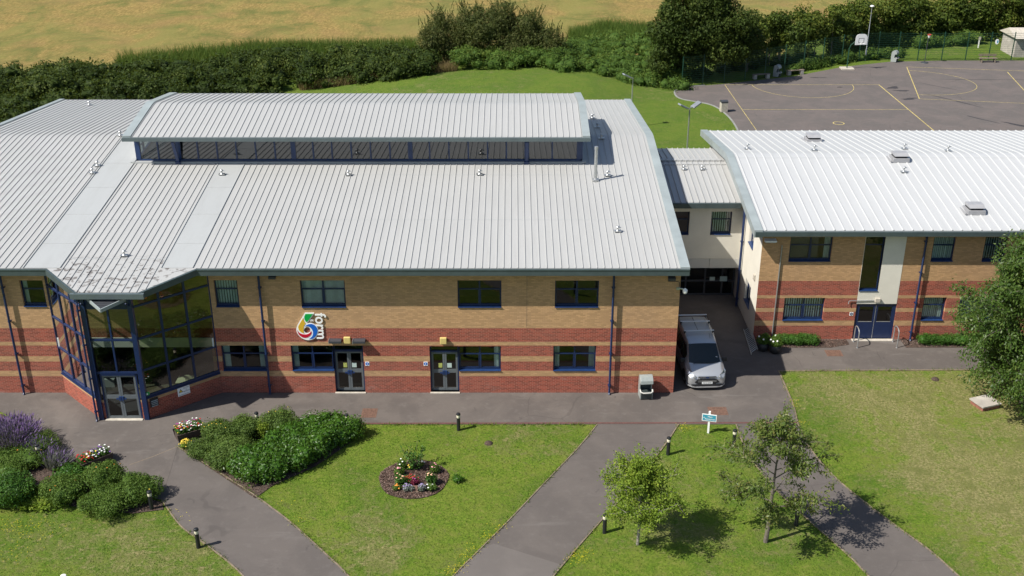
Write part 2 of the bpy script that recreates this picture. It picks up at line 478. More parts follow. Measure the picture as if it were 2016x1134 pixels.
ground = fast_mesh('ground', np.stack([GX.ravel(), GY.ravel(), GZ.ravel()], 1), F, M['grass'],
                   {'dry': dry.ravel(), 'field': field.ravel(), 'deep': deep.ravel()}, smooth=True)
tag(ground, 'mown lawns and straw coloured meadow around the school', 'ground', kind='structure')

def asphalt_material(name, base, dark=(0.055, 0.049, 0.047), light=(0.185, 0.168, 0.155), amt=0.5):
    m = bpy.data.materials.new(name); t, p, L = nt(m); v = pos(t)
    a = noise(t, v, 0.45, 6, 0.62, 0.5); b_ = noise(t, v, 2.2, 7, 0.7); g = noise(t, v, 55.0, 3, 0.7)
    c = mix_col(t, ramp(t, a, 0.36, 0.62, 0, amt * 0.75), base, dark)
    c = mix_col(t, ramp(t, b_, 0.5, 0.75, 0, amt * 0.7), c, light)
    s = noise(t, vscale(t, v, (0.35, 1.6, 1.0)), 0.8, 6, 0.65, 0.3)
    c = mix_col(t, ramp(t, s, 0.58, 0.72, 0, amt * 0.8), c, light)
    sp = noise(t, v, 1.3, 4, 0.55, 1.2)
    c = mix_col(t, ramp(t, sp, 0.66, 0.74, 0, amt * 1.1), c, dark)
    wv = t.nodes.new('ShaderNodeVectorMath'); wv.operation = 'ADD'; nz = t.nodes.new('ShaderNodeTexNoise'); nz.inputs['Scale'].default_value = 0.35; nz.inputs['Detail'].default_value = 3
    L.new(v, nz.inputs['Vector']); L.new(v, wv.inputs[0]); L.new(nz.outputs['Color'], wv.inputs[1])
    vo = t.nodes.new('ShaderNodeTexVoronoi'); vo.feature = 'DISTANCE_TO_EDGE'; vo.inputs['Scale'].default_value = 0.16; L.new(wv.outputs[0], vo.inputs['Vector'])
    ck = math_node(t, 'MULTIPLY', ramp(t, vo.outputs['Distance'], 0.002, 0.005, 1.0, 0.0), ramp(t, noise(t, v, 0.21, 3, 0.5), 0.50, 0.58))
    c = mix_col(t, math_node(t, 'MULTIPLY', ck, 0.22), c, (0.03, 0.027, 0.026))
    c = mix_col(t, ramp(t, g, 0.3, 0.7, 0.16, 0.0), c, (0.03, 0.03, 0.03))
    L.new(c, p.inputs['Base Color']); p.inputs['Roughness'].default_value = 0.9; p.inputs['Specular IOR Level'].default_value = 0.25
    b = t.nodes.new('ShaderNodeBump'); b.inputs['Strength'].default_value = 0.35; b.inputs['Distance'].default_value = 0.01
    L.new(g, b.inputs['Height']); L.new(b.outputs[0], p.inputs['Normal'])
    return m
M['asphalt'] = asphalt_material('worn_asphalt', (0.130, 0.112, 0.100))
M['asphalt_path'] = asphalt_material('path_asphalt', (0.122, 0.106, 0.096), amt=0.35)
M['asphalt_patch'] = asphalt_material('patched_asphalt', (0.145, 0.128, 0.117), amt=0.25)
M['court'] = asphalt_material('court_asphalt', (0.138, 0.116, 0.107), (0.075, 0.075, 0.072), amt=0.45)
M['kerb'] = new_mat('pin_kerb', (0.185, 0.145, 0.10), 0.9, var=0.35, vscale=3)
M['kerb_grey'] = new_mat('grey_kerb', (0.22, 0.22, 0.205), 0.9, var=0.2, vscale=2)
M['maroon'] = new_mat('dark_red_edging_brick', (0.105, 0.045, 0.038), 0.85, var=0.3, vscale=9)
M['line'] = new_mat('worn_yellow_line', (0.44, 0.35, 0.12), 0.8, var=0.45, vscale=2.5)

def smooth_line(pts, n=8):
    """Catmull-Rom through ground points"""
    P = [np.array((p[0], p[1])) for p in pts]
    P = [2 * P[0] - P[1]] + P + [2 * P[-1] - P[-2]]
    out = []
    for i in range(1, len(P) - 2):
        for k in range(n):
            t_ = k / n
            a, b, c, d = P[i - 1], P[i], P[i + 1], P[i + 2]
            out.append(0.5 * (2 * b + (c - a) * t_ + (2 * a - 5 * b + 4 * c - d) * t_ ** 2 + (3 * b - a - 3 * c + d) * t_ ** 3))
    out.append(P[-2]); return out
def sheet(name, pts, z, mat, label, cat, kind='structure'):
    bm = bmesh.new()
    vs = [bm.verts.new((p[0], p[1], z)) for p in pts]
    es = [bm.edges.new((vs[i], vs[(i + 1) % len(vs)])) for i in range(len(vs))]
    bmesh.ops.triangle_fill(bm, edges=es, use_beauty=True)
    bmesh.ops.recalc_face_normals(bm, faces=bm.faces)
    for f in bm.faces:
        if f.normal.z < 0: f.normal_flip()
    me = bpy.data.meshes.new(name); bm.to_mesh(me); bm.free(); me.materials.append(mat)
    o = bpy.data.objects.new(name, me); COL.objects.link(o)
    return tag(o, label, cat, kind=kind)
def G2(l): return [gp(*a) for a in l]
def onward(l, d=25.0):
    """carry a path edge straight on past the last seen point"""
    a, b = np.array(l[-4][:2]), np.array(l[-1][:2]); return list(l) + [b + (b - a) / np.linalg.norm(b - a) * d]
def strip(name, line, w, z0, z1, mat, label, cat, kind='structure'):
    mb = MB(); n = len(line); L_ = []; R_ = []
    for i in range(n):
        a = np.array(line[max(i - 1, 0)][:2]); b = np.array(line[min(i + 1, n - 1)][:2])
        d = b - a; d = d / (np.linalg.norm(d) + 1e-9); nn = np.array((-d[1], d[0]))
        c = np.array(line[i][:2]); L_.append(c + nn * w / 2); R_.append(c - nn * w / 2)
    for i in range(n - 1):
        a, b, c, d = L_[i], R_[i], R_[i + 1], L_[i + 1]
        v = [(*a, z1), (*b, z1), (*c, z1), (*d, z1), (*a, z0), (*b, z0), (*c, z0), (*d, z0)]
        mb.add(v, [(0, 1, 2, 3), (0, 4, 5, 1), (3, 2, 6, 7)] + ([(0, 3, 7, 4), (1, 5, 6, 2)]))
    o = mb.build(name, mat)
    return tag(o, label, cat, kind=kind)

# edges of the paths (seen points)
pathA_l = onward(smooth_line(G2([(318, 985), (355, 1035), (395, 1065), (445, 1103), (480, 1136), (520, 1185), (560, 1250)])))
pathA_r = onward(smooth_line(G2([(350, 880), (430, 930), (500, 975), (570, 1027), (640, 1090), (688, 1137), (760, 1230)])))
pathB_l = onward(smooth_line(G2([(1176, 836), (1140, 880), (1080, 943), (1000, 1027), (920, 1107), (890, 1137), (800, 1230)])))
pathB_r = onward(smooth_line(G2([(1336, 836), (1308, 878), (1255, 945), (1195, 1013), (1140, 1075), (1088, 1137), (1010, 1230)])))
pathC_l = onward(smooth_line(G2([(1449, 836), (1466, 879), (1510, 945), (1580, 1014), (1667, 1091), (1712, 1137), (1800, 1230)])))
pathC_r = onward(smooth_line(G2([(1571, 836), (1597, 886), (1649, 945), (1740, 1018), (1830, 1084), (1890, 1137), (2000, 1230)])))
apron = G2([(-260, 700), (-260, 860), (-60, 800), (3, 812), (60, 840), (120, 890), (165, 935), (230, 962), (318, 985)]) + \
        G2([(350, 880), (420, 868), (560, 836), (705, 836), (1176, 836), (1336, 836), (1449, 836), (1571, 836), (1560, 795), (1533, 731), (1886, 729), (2350, 729)]) + \
        [Vector((70, 6.5, 0)), Vector((13.1, 6.5, 0)), Vector((13.1, 13.5, 0)), Vector((7.0, 13.5, 0)), Vector((7.0, 0.6, 0)), Vector((-40, 0.6, 0))]
sheet('pavement', apron, 0.020, M['asphalt'], 'grey brown asphalt apron in front of the brick buildings', 'pavement')
sheet('path', pathA_l[::-1] + [gp(318, 985) + Vector((-0.6, 0.5, 0)), gp(350, 880) + Vector((-0.3, 0.6, 0))] + pathA_r, 0.014, M['asphalt_path'],
      'asphalt path running from the glazed entrance to the bottom edge', 'path')
tB = pathB_l[::-1] + [gp(1176, 830), gp(1336, 830)] + pathB_r
sheet('path', tB, 0.014, M['asphalt_path'], 'middle asphalt path slanting down left between the two lawns', 'path')
sheet('path', pathC_l[::-1] + [gp(1449, 830), gp(1571, 830)] + pathC_r, 0.014, M['asphalt_path'],
      'right hand asphalt path with the tree shadow across it', 'path')
pl = [q for q in pathB_l if q[1] < gp(965, 1072)[1]]; pr = [q for q in pathB_r if q[1] < gp(1100, 1110)[1]]
sheet('path', pl[::-1] + [gp(972, 1071), gp(1104, 1112)] + pr, 0.019, M['asphalt_patch'], 'paler resurfaced piece of the middle path at the bottom edge', 'path')
strip('path_seam', [gp(255, 916), gp(300, 900), gp(349, 880)], 0.03, 0.0, 0.0225, M['kerb'], 'pale seam where the left path meets the apron', 'seam')
for nm, ln in (('left path, lawn side', pathA_l), ('left path, flower bed side', pathA_r), ('middle path, left side', pathB_l),
               ('middle path, right side', pathB_r), ('right path, left side', pathC_l), ('right path, right side', pathC_r)):
    strip('kerb', ln, 0.05, 0.0, 0.04, M['kerb'], 'thin worn edging kerb of the ' + nm, 'kerb')
strip('kerb', smooth_line(G2([(1571, 836), (1562, 800), (1548, 765), (1533, 731)]), 4), 0.06, 0.0, 0.05, M['kerb'], 'thin kerb between right lawn and the van parking', 'kerb')
strip('kerb', G2([(1533, 731), (1886, 729), (2350, 729)]), 0.06, 0.0, 0.05, M['kerb'], 'thin kerb along the top of the right lawn', 'kerb')
strip('kerb', G2([(700, 834.5), (1000, 834), (1300, 833.5), (1572, 833)]), 0.11, 0.0, 0.032, M['maroon'], 'dark red brick edging strip across the lawn tops', 'kerb')

# ------------------------------------------------------------------ court
court_left = smooth_line(G2([(1420, 166), (1360, 171), (1335, 176), (1328, 183), (1341, 195), (1400, 207), (1431, 227), (1451, 254), (1462, 290), (1470, 330)]))
court = court_left + [Vector((24, 27.5, 0)), Vector((110, 27.5, 0))] + G2([(2500, 119), (2016, 119.5), (1860, 119.5), (1750, 122), (1660, 132), (1560, 151)])
sheet('court', court, 0.020, M['court'], 'large grey brown sports court behind the right building', 'court')
strip('kerb', court_left[4:], 0.14, 0.0, 0.06, M['kerb_grey'], 'pale kerb curving round the end of the court', 'kerb')
def line(pts, w=0.05, nm='straight'):
    return strip('court_marking', pts, w, 0.0225, 0.0245, M['line'], 'worn yellow ' + nm, 'marking')
line([(21.0, 60.8), (21.0, 30.0)], nm='left side line of the near netball court')
line([(36.2, 60.8), (36.2, 30.0)], 0.09, nm='right side line of the near netball court')
line([(21.0, 60.8), (36.2, 60.8)], nm='far end line of the near netball court')
line([(21.0, 51.7), (36.2, 51.7)], nm='cross line of the near netball court')
line([(28.6 + 4.95 * math.cos(a), 60.8 + 4.95 * math.sin(a)) for a in np.linspace(math.pi, 2 * math.pi, 40)], nm='goal half circle of the near netball court')
cc = gp(1651, 243)
line([(cc.x + 0.46 * math.cos(a), cc.y + 0.46 * math.sin(a)) for a in np.linspace(0, 2 * math.pi, 30)], 0.08, nm='small centre circle')
A, B = gp(1785, 132), gp(1810, 195)
line([A, B], 0.08, 'end line of the far netball court')
line([A, gp(2300, 150)], nm='back side line of the far netball court')
line([B, gp(2300, 216)], nm='front side line of the far netball court')
line([gp(1983, 142), gp(2040, 204)], 0.08, 'cross line of the far netball court')
mc = (A + B) / 2; dd = (A - B).normalized(); nn_ = Vector((-dd.y, dd.x, 0))
if nn_.x < 0: nn_ = -nn_
line([mc + dd * (5.0 * math.cos(a)) + nn_ * (6.0 * math.sin(a)) for a in np.linspace(0, math.pi, 40)], nm='goal half circle of the far netball court')
# damp stains left on the court
M['stain'] = new_mat('damp_court_stain', (0.040, 0.035, 0.035), 0.7, var=0.25, vscale=3)
def stain(px, py, rx, ry, rot=0.0, seed=0, label=''):
    c = gp(px, py); r = random.Random(seed); n = 22; pts = []
    ph = [r.uniform(0, 6.28) for _ in range(4)]
    for i in range(n):
        a = 2 * math.pi * i / n
        k = 1 + 0.25 * math.sin(2 * a + ph[0]) + 0.2 * math.sin(3 * a + ph[1]) + 0.15 * math.sin(5 * a + ph[2])
        x, y = rx * k * math.cos(a), ry * k * math.sin(a)
        pts.append((c.x + x * math.cos(rot) - y * math.sin(rot), c.y + x * math.sin(rot) + y * math.cos(rot)))
    sheet('stain', pts, 0.0228, M['stain'], label, 'stain')
for i, (a, b_, rx, ry, ro, lb) in enumerate([
        (1758, 173, 0.75, 0.32, 0.3, 'larger damp patch by the near court corner'), (1775, 179, 0.6, 0.28, -0.2, 'damp patch touching the larger one'),
        (1790, 195, 0.8, 0.3, 0.2, 'damp patch right of the yellow side line'), (1881, 199, 2.2, 0.14, -0.95, 'long thin damp streak on the far court'),
        (1932, 235, 1.3, 0.12, -0.9, 'short thin damp streak by the white roof'), (1653, 172, 0.3, 0.14, 0.5, 'small dark spot inside the half circle'),
        (2002, 246, 1.5, 0.2, -0.8, 'damp streak at the right edge'), (1610, 153, 0.7, 0.15, 0.0, 'faint damp mark by the hoop'),
        (1850, 171, 1.6, 0.08, -0.8, 'hairline damp streak inside the far half circle'), (1945, 157, 4.5, 0.06, 0.0, 'long hairline seam on the far court')]):
    stain(a, b_, rx, ry, ro, i, lb)
# drain and inspection covers
M['rust'] = new_mat('rusty_cover', (0.135, 0.075, 0.052), 0.8, var=0.35, vscale=12)
def cover(px0, px1, py0, py1, label):
    a, b_ = gp(px0, py1), gp(px1, py0)
    mb = MB(); mb.box(a.x, b_.x, a.y, b_.y, 0.015, 0.027)
    n = 7
    for i in range(1, n):
        x = a.x + (b_.x - a.x) * i / n; mb.box(x - 0.012, x + 0.012, a.y + 0.03, b_.y - 0.03, 0.027, 0.034)
    for i in range(1, 5):
        y = a.y + (b_.y - a.y) * i / 5; mb.box(a.x + 0.03, b_.x - 0.03, y - 0.012, y + 0.012, 0.0275, 0.033)
    tag(mb.build('inspection_cover', M['rust']), label, 'cover', 'rusty covers set in the pavement')
cover(710, 744, 805, 823, 'rusty square cover in the pavement below the left double doors')
cover(1397, 1429, 802, 818, 'rusty square cover behind the blue direction sign')
cover(1629, 1654, 690, 702, 'brown square cover in front of the right building')
# ================================================================= BUILDINGS
def front(Y):
    return lambda u, v, w: (u, Y - w, v)
def wall_grid(mb, mp, u0, u1, v0, v1, holes=(), depth=0.12, mi=0, uoff=0.0):
    us = sorted({u0, u1, *[h[0] for h in holes], *[h[1] for h in holes]}); us = [u for u in us if u0 <= u <= u1]
    vs = sorted({v0, v1, *[h[2] for h in holes], *[h[3] for h in holes]}); vs = [v for v in vs if v0 <= v <= v1]
    for i in range(len(us) - 1):
        for j in range(len(vs) - 1):
            a, b, c, d = us[i], us[i + 1], vs[j], vs[j + 1]
            cu, cv = (a + b) / 2, (c + d) / 2
            if any(h[0] < cu < h[1] and h[2] < cv < h[3] for h in holes): continue
            mb.quad(mp(a, c, 0), mp(b, c, 0), mp(b, d, 0), mp(a, d, 0), [(a + uoff, c), (b + uoff, c), (b + uoff, d), (a + uoff, d)], mi)
    for a, b, c, d in holes:
        e = -depth
        mb.quad(mp(a, c, 0), mp(a, c, e), mp(a, d, e), mp(a, d, 0), [(0, c), (depth, c), (depth, d), (0, d)], mi)
        mb.quad(mp(b, c, e), mp(b, c, 0), mp(b, d, 0), mp(b, d, e), [(0, c), (depth, c), (depth, d), (0, d)], mi)
        mb.quad(mp(a, d, e), mp(b, d, e), mp(b, d, 0), mp(a, d, 0), [(a, d), (b, d), (b, d + depth), (a, d + depth)], mi)
        if c > v0 + 1e-3:
            mb.quad(mp(a, c, 0), mp(b, c, 0), mp(b, c, e), mp(a, c, e), [(a, c), (b, c), (b, c - depth), (a, c - depth)], mi)
def mbox(mb, mp, u0, u1, v0, v1, w0, w1, mi=0):
    c = [mp(u, v, w) for w in (w0, w1) for v in (v0, v1) for u in (u0, u1)]
    mb.add(c, [(0, 1, 3, 2), (4, 6, 7, 5), (0, 4, 5, 1), (2, 3, 7, 6), (0, 2, 6, 4), (1, 5, 7, 3)], None, mi)
def window(root, mp, u0, u1, v0, v1, depth=0.15, cols=2, tr=0.36, blind=None, sill=True, glass='glass', fr=0.05, seed=0, name='window', sash=True):
    """recessed casement: navy frame with mullions and top lights, glass, sill, blinds"""
    r = random.Random(seed)
    mb = MB(); w0, w1 = -depth - 0.05, -depth + 0.015
    vb = v0 + (0.05 if sill else 0.0)
    mbox(mb, mp, u0, u0 + fr, vb, v1, w0, w1); mbox(mb, mp, u1 - fr, u1, vb, v1, w0, w1)
    mbox(mb, mp, u0 + fr, u1 - fr, vb, vb + fr, w0, w1); mbox(mb, mp, u0 + fr, u1 - fr, v1 - fr, v1, w0, w1)
    vt = v1 - (v1 - v0) * tr if tr else None
    for i in range(1, cols):
        u = u0 + (u1 - u0) * i / cols
        mbox(mb, mp, u - fr * 0.7, u + fr * 0.7, vb + fr, v1 - fr, w0, w1 - 0.002)
    if tr:
        for i in range(cols):
            a = u0 + (u1 - u0) * i / cols + fr * (1.0 if i == 0 else 0.7); b = u0 + (u1 - u0) * (i + 1) / cols - fr * (1.0 if i == cols - 1 else 0.7)
            mbox(mb, mp, a, b, vt - fr * 0.55, vt + fr * 0.55, w0, w1 - 0.004)
            if sash:
                for a2, b2, c2, d2 in ((a, b, vb + fr, vb + fr + 0.035), (a, a + 0.03, vb + fr + 0.035, vt - fr * 0.55), (b - 0.03, b, vb + fr + 0.035, vt - fr * 0.55)):
                    mbox(mb, mp, a2, b2, c2, d2, w0 + 0.01, w1 + 0.012)
    f = mb.build(name, M['blue'], root)
    g = MB(); g.quad(mp(u0 + 0.01, vb, -depth - 0.02), mp(u1 - 0.01, vb, -depth - 0.02), mp(u1 - 0.01, v1 - 0.01, -depth - 0.02), mp(u0 + 0.01, v1 - 0.01, -depth - 0.02))
    g.build('pane', M[glass], f)
    if sill:
        s = MB()
        c = [mp(u0 - 0.0, v0, -depth - 0.05), mp(u1, v0, -depth - 0.05), mp(u1, v0, 0.05), mp(u0, v0, 0.05),
             mp(u0, v0 + 0.05, -depth - 0.05), mp(u1, v0 + 0.05, -depth - 0.05), mp(u1, v0 + 0.025, 0.05), mp(u0, v0 + 0.025, 0.05)]
        s.add(c, [(0, 3, 2, 1), (4, 5, 6, 7), (0, 1, 5, 4), (1, 2, 6, 5), (2, 3, 7, 6), (3, 0, 4, 7)])
        s.build('sill', M['sill'], f)
    wb = -depth - 0.13
    if blind in ('vertical', 'full', 'left', 'right', 'sides', 'half'):
        b = MB()
        def slats(a, c, lo, hi, gap):
            x = a
            while x < c - 0.03:
                k = min(gap, c - x); o = r.uniform(-0.012, 0.012)
                b.quad(mp(x, lo, wb + 0.02 + o), mp(x + k * (0.66 if blind == 'vertical' else 0.97), lo, wb - 0.02 - o), mp(x + k * (0.66 if blind == 'vertical' else 0.97), hi, wb - 0.02 - o), mp(x, hi, wb + 0.02 + o))
                x += gap
        W = u1 - u0
        if blind == 'vertical': slats(u0 + 0.03, u1 - 0.02, v0 + 0.08, v1, 0.125)
        if blind == 'full': slats(u0 + 0.03, u1 - 0.02, v0 + 0.1, v1, 0.10)
        if blind in ('left', 'sides'): slats(u0 + 0.03, u0 + 0.09 + 0.12 * W, v0 + 0.06, v1, 0.07)
        if blind == 'sides': b.build('curtain', M['blind'], f, fix=False); b = MB()
        if blind in ('right', 'sides'): slats(u1 - 0.09 - 0.12 * W, u1 - 0.02, v0 + 0.06, v1, 0.07)
        b.build('curtain' if blind in ('left', 'right', 'sides') else 'blind', M['blind'], f, fix=False)
    return f
def room(mb, mp, u0, u1, v0, v1, d0, d1):
    """dim room behind a run of windows: back wall, floor, ceiling, ends"""
    A = lambda u, v, d: mp(u, v, -d)
    mb.quad(A(u0, v0, d1), A(u1, v0, d1), A(u1, v1, d1), A(u0, v1, d1))
    mb.quad(A(u0, v0, d0), A(u1, v0, d0), A(u1, v0, d1), A(u0, v0, d1))
    mb.quad(A(u0, v1, d0), A(u1, v1, d0), A(u1, v1, d1), A(u0, v1, d1))
    mb.quad(A(u0, v0, d0), A(u0, v0, d1), A(u0, v1, d1), A(u0, v1, d0))
    mb.quad(A(u1, v0, d0), A(u1, v0, d1), A(u1, v1, d1), A(u1, v1, d0))

class Profile:
    """low pitched roof with a rounded ridge"""
    def __init__(s, ye, ze, yr, yb, k, a=1.0): s.ye, s.ze, s.yr, s.yb, s.k, s.a = ye, ze, yr, yb, k, a; s.zp = ze + k * (yr - ye)
    def z(s, y):
        d = abs(y - s.yr)
        return s.zp - s.k * (d if d > s.a else (d * d / (2 * s.a) + s.a / 2))
    def ys(s, y0, y1):
        base = [s.yr + s.a * t for t in (-1, -0.6, -0.2, 0.2, 0.6, 1)]
        return [y0] + [y for y in base if y0 + 0.01 < y < y1 - 0.01] + [y1]
def deck(mb, pr, x0, x1, y0, y1, th=0.16, lift=0.0, mi=0):
    ys = pr.ys(y0, y1)
    top = [(y, pr.z(y) + lift) for y in ys]; bot = [(y, pr.z(y) + lift - th) for y in ys[::-1]]
    mb.prism([(x0, y, z) for y, z in top + bot], (x1 - x0, 0, 0), mi)
def rib(mb, pr, x, y0, y1, h=0.06, w0=0.045, w1=0.03, lift=0.0):
    ys = pr.ys(y0, y1); v = []; f = []
    for y in ys:
        z = pr.z(y) + lift
        v += [(x - w0 / 2, y, z - 0.01), (x - w1 / 2, y, z + h), (x + w1 / 2, y, z + h), (x + w0 / 2, y, z - 0.01)]
    for i in range(len(ys) - 1):
        a = 4 * i; b = a + 4
        f += [(a, a + 1, b + 1, b), (a + 1, a + 2, b + 2, b + 1), (a + 2, a + 3, b + 3, b + 2)]
    n = 4 * (len(ys) - 1)
    f += [(0, 3, 2, 1), (n, n + 1, n + 2, n + 3)]
    mb.add(v, f)
def downpipe(root, x, y, z0, z1, r=0.055, mat='blue', wall=None):
    mb = MB()
    mb.tube([(x, y + 0.25, z1 + 0.22), (x, y + 0.2, z1 + 0.1), (x, y, z1 - 0.15), (x, y, z0 + 0.12), (x, y - 0.08, z0 + 0.03)], r, 10)
    for z in np.arange(z0 + 0.5, z1 - 0.2, 1.75):
        mb.lathe([(r * 1.35, z - 0.03), (r * 1.35, z + 0.03)], (x, y, 0), 10)
        mb.box(x - 0.09, x + 0.09, y + r * 0.6, y + 0.125, z - 0.02, z + 0.02)
    mb.box(x - 0.1, x + 0.1, y + 0.0, y + 0.11, z1 - 0.02, z1 + 0.18)
    return mb.build('downpipe', M[mat], root)
def anchor(root, p, h=0.28, s=1.0):
    mb = MB()
    mb.box(p[0] - 0.2 * s, p[0] + 0.2 * s, p[1] - 0.13 * s, p[1] + 0.13 * s, p[2] + 0.055, p[2] + 0.085)
    mb.lathe([(0.10, 0.08), (0.075, 0.11), (0.045, 0.14), (0.04, h), (0.075, h + 0.01), (0.085, h + 0.06), (0.05, h + 0.10)], p, 10)
    mb.tube([(p[0] - 0.03, p[1], p[2] + h + 0.07), (p[0] + 0.16, p[1], p[2] + h + 0.02)], 0.022, 6)
    return mb.build('roof_anchor', M['steel'], root)
def on_roof(pr, px, py, off=0.0):
    lo, hi = pr.ye - 3, pr.yb
    # march along the sight line until it meets the roof surface
    for i in range(4000):
        y = lo + (hi - lo) * i / 3999
        q = wp(px, py, y)
        if q.z <= pr.z(y): return Vector((q.x, y, pr.z(y) + off))
    return Vector((0, pr.yr, pr.zp))

# ----------------------------------------------------------- the main building
main = empty('school_building', (-10, 0, 0), 0, 'long banded brick building with glazed entrance bay and raised roof lantern', 'building')
# parts of the buildings are modelled in world coordinates; roots marked '_w' give their parts the inverse
_old_build = MB.build
def _build(self, name, mats, parent=None, **k):
    o = _old_build(self, name, mats, parent, **k)
    if parent is not None:
        p = parent
        while p.parent: p = p.parent
        if p.get('_w'):
            if parent.parent is None: o.matrix_parent_inverse = Matrix.Translation(-parent.location)
    return o
MB.build = _build
main['_w'] = 1

PX0, PX1 = -31.0, 7.92
WT = 6.62                                     # wall head under the eaves
UP = [(-23.16, -22.06, 4.70, 6.06), (-14.03, -12.92, 4.68, 6.07), (-9.98, -7.87, 4.66, 6.06), (-2.57, -0.5, 4.66, 6.06), (2.03, 4.10, 4.66, 6.05)]
LO = [(-14.06, -11.94, 1.235, 2.62), (-10.69, -8.66, 1.235, 2.62), (-2.58, -0.54, 1.235, 2.58), (2.0, 4.07, 1.235, 2.60)]
DR = [(-8.66, -7.20, 0.06, 2.62), (-3.99, -2.58, 0.06, 2.58)]
bayL, bayR = -21.95, -14.25
mb = MB()
mp0 = front(0.0)
wall_grid(mb, mp0, PX0, PX1, 0.0, WT, UP + LO + DR + [(bayL + 0.25, bayR - 0.25, 0.0, 2.57)], 0.22)
side = lambda u, v, w: (PX1 + w, u, v)
mb.quad(side(0, 0, 0), side(27.5, 0, 0), side(27.5, WT, 0), side(0, WT, 0), [(0, 0), (27.5, 0), (27.5, WT), (0, WT)])
mb.add([(PX1, 0, WT), (PX1, 27.5, WT), (PX1, 15.1, 8.3)], [(0, 1, 2)], [[(0, WT), (27.5, WT), (15.1, 8.3)]])
mb.quad((PX0, 27.5, 0), (PX1, 27.5, 0), (PX1, 27.5, WT), (PX0, 27.5, WT), [(0, 0), (39, 0), (39, WT), (0, WT)])
mb.quad((PX0, 0, 0), (PX0, 27.5, 0), (PX0, 27.5, WT), (PX0, 0, WT), [(0, 0), (27.5, 0), (27.5, WT), (0, WT)])
mb.build('wall', M['brick'], main, fix=False)
mb = MB(); mb.box(0.70, 0.712, -0.004, 0.01, 3.6, 6.6); mb.build('movement_joint', M['char'], main)
mb = MB()
room(mb, mp0, PX0 + 0.3, bayL - 0.2, 3.4, 6.6, 0.23, 4.0)
room(mb, mp0, bayR + 0.02, PX1 - 0.2, 3.4, 6.6, 0.23, 4.0)
room(mb, mp0, bayR + 0.02, PX1 - 0.2, 0.05, 3.0, 0.23, 4.5)
room(mb, mp0, bayL - 0.5, bayR, 0.012, 3.0, 0.23, 7.0)
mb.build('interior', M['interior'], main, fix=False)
for i, (h, bl, cols) in enumerate(zip(UP, ('left', 'vertical', 'full', None, None), (1, 1, 2, 2, 2))):
    window(main, mp0, *h, blind=bl, cols=cols, seed=i)
for i, (h, bl) in enumerate(zip(LO, ('sides', 'left', 'right', 'sides'))):
    window(main, mp0, *h, blind=bl, seed=20 + i)
def double_door(root, mp, u0, u1, v0, v1, depth, name='door', frame='door_grey', head=0.40, stickers=True, solid=False):
    """navy surround, two framed glass leaves with kick panels, push bars"""
    mb = MB(); w0, w1 = -depth - 0.05, -depth + 0.02
    mbox(mb, mp, u0, u0 + 0.07, v0, v1, w0, w1); mbox(mb, mp, u1 - 0.07, u1, v0, v1, w0, w1)
    mbox(mb, mp, u0 + 0.07, u1 - 0.07, v1 - head, v1 - head + 0.09, w0, w1 + 0.02); mbox(mb, mp, u0 + 0.07, u1 - 0.07, v1 - 0.05, v1, w0, w1)
    d = mb.build(name, M['blue'], root)
    a0, b0, top = u0 + 0.07, u1 - 0.07, v1 - head
    mid = (a0 + b0) / 2; zr = v0 + 0.46 * (top - v0)
    for a, b in ((a0 + 0.005, mid - 0.005), (mid + 0.005, b0 - 0.005)):
        l = MB(); s = 0.09; w2, w3 = -depth - 0.045, -depth + 0.0
        mbox(l, mp, a, a + s, v0, top - 0.005, w2, w3); mbox(l, mp, b - s, b, v0, top - 0.005, w2, w3)
        mbox(l, mp, a + s, b - s, v0, v0 + 0.13, w2, w3); mbox(l, mp, a + s, b - s, top - 0.1, top - 0.005, w2, w3)
        mbox(l, mp, a + s, b - s, zr, zr + 0.2, w2, w3)
        l.build('door_leaf', M[frame], d)
    g = MB(); g.quad(mp(a0, v0, -depth - 0.025), mp(b0, v0, -depth - 0.025), mp(b0, v1, -depth - 0.025), mp(a0, v1, -depth - 0.025))
    g.build('glass', M['glass_dark'], d)
    h = MB()
    for sx in (-1, 1):
        mbox(h, mp, mid + sx * 0.06 - 0.05, mid + sx * 0.06 + 0.05, zr - 0.07, zr + 0.13, -depth + 0.0, -depth + 0.075)
        mbox(h, mp, min(mid + sx * 0.11, mid + sx * 0.23), max(mid + sx * 0.11, mid + sx * 0.23), zr - 0.02, zr + 0.05, -depth + 0.02, -depth + 0.06)
    h.build('handle', M['sill'], d)
    if stickers:
        s = MB(); mbox(s, mp, mid - 0.30, mid - 0.12, zr + 0.28, zr + 0.52, -depth - 0.02, -depth - 0.012); s.build('safety_sticker', M['sticker_green'], d)
        s = MB(); mbox(s, mp, mid + 0.12, mid + 0.34, zr + 0.28, zr + 0.52, -depth - 0.02, -depth - 0.012); s.build('paper_notice', M['paper'], d)
    t = MB(); mbox(t, mp, u0 - 0.02, u1 + 0.02, 0.0, v0, -depth - 0.05, 0.12); t.build('threshold', M['stone'], d)
    return d
M['sticker_green'] = new_mat('yellow_green_sticker', (0.35, 0.38, 0.10), 0.6, var=0.4, vscale=30)
M['paper'] = new_mat('pale_paper', (0.42, 0.52, 0.48), 0.7)
for h in DR: double_door(main, mp0, *h, 0.17)

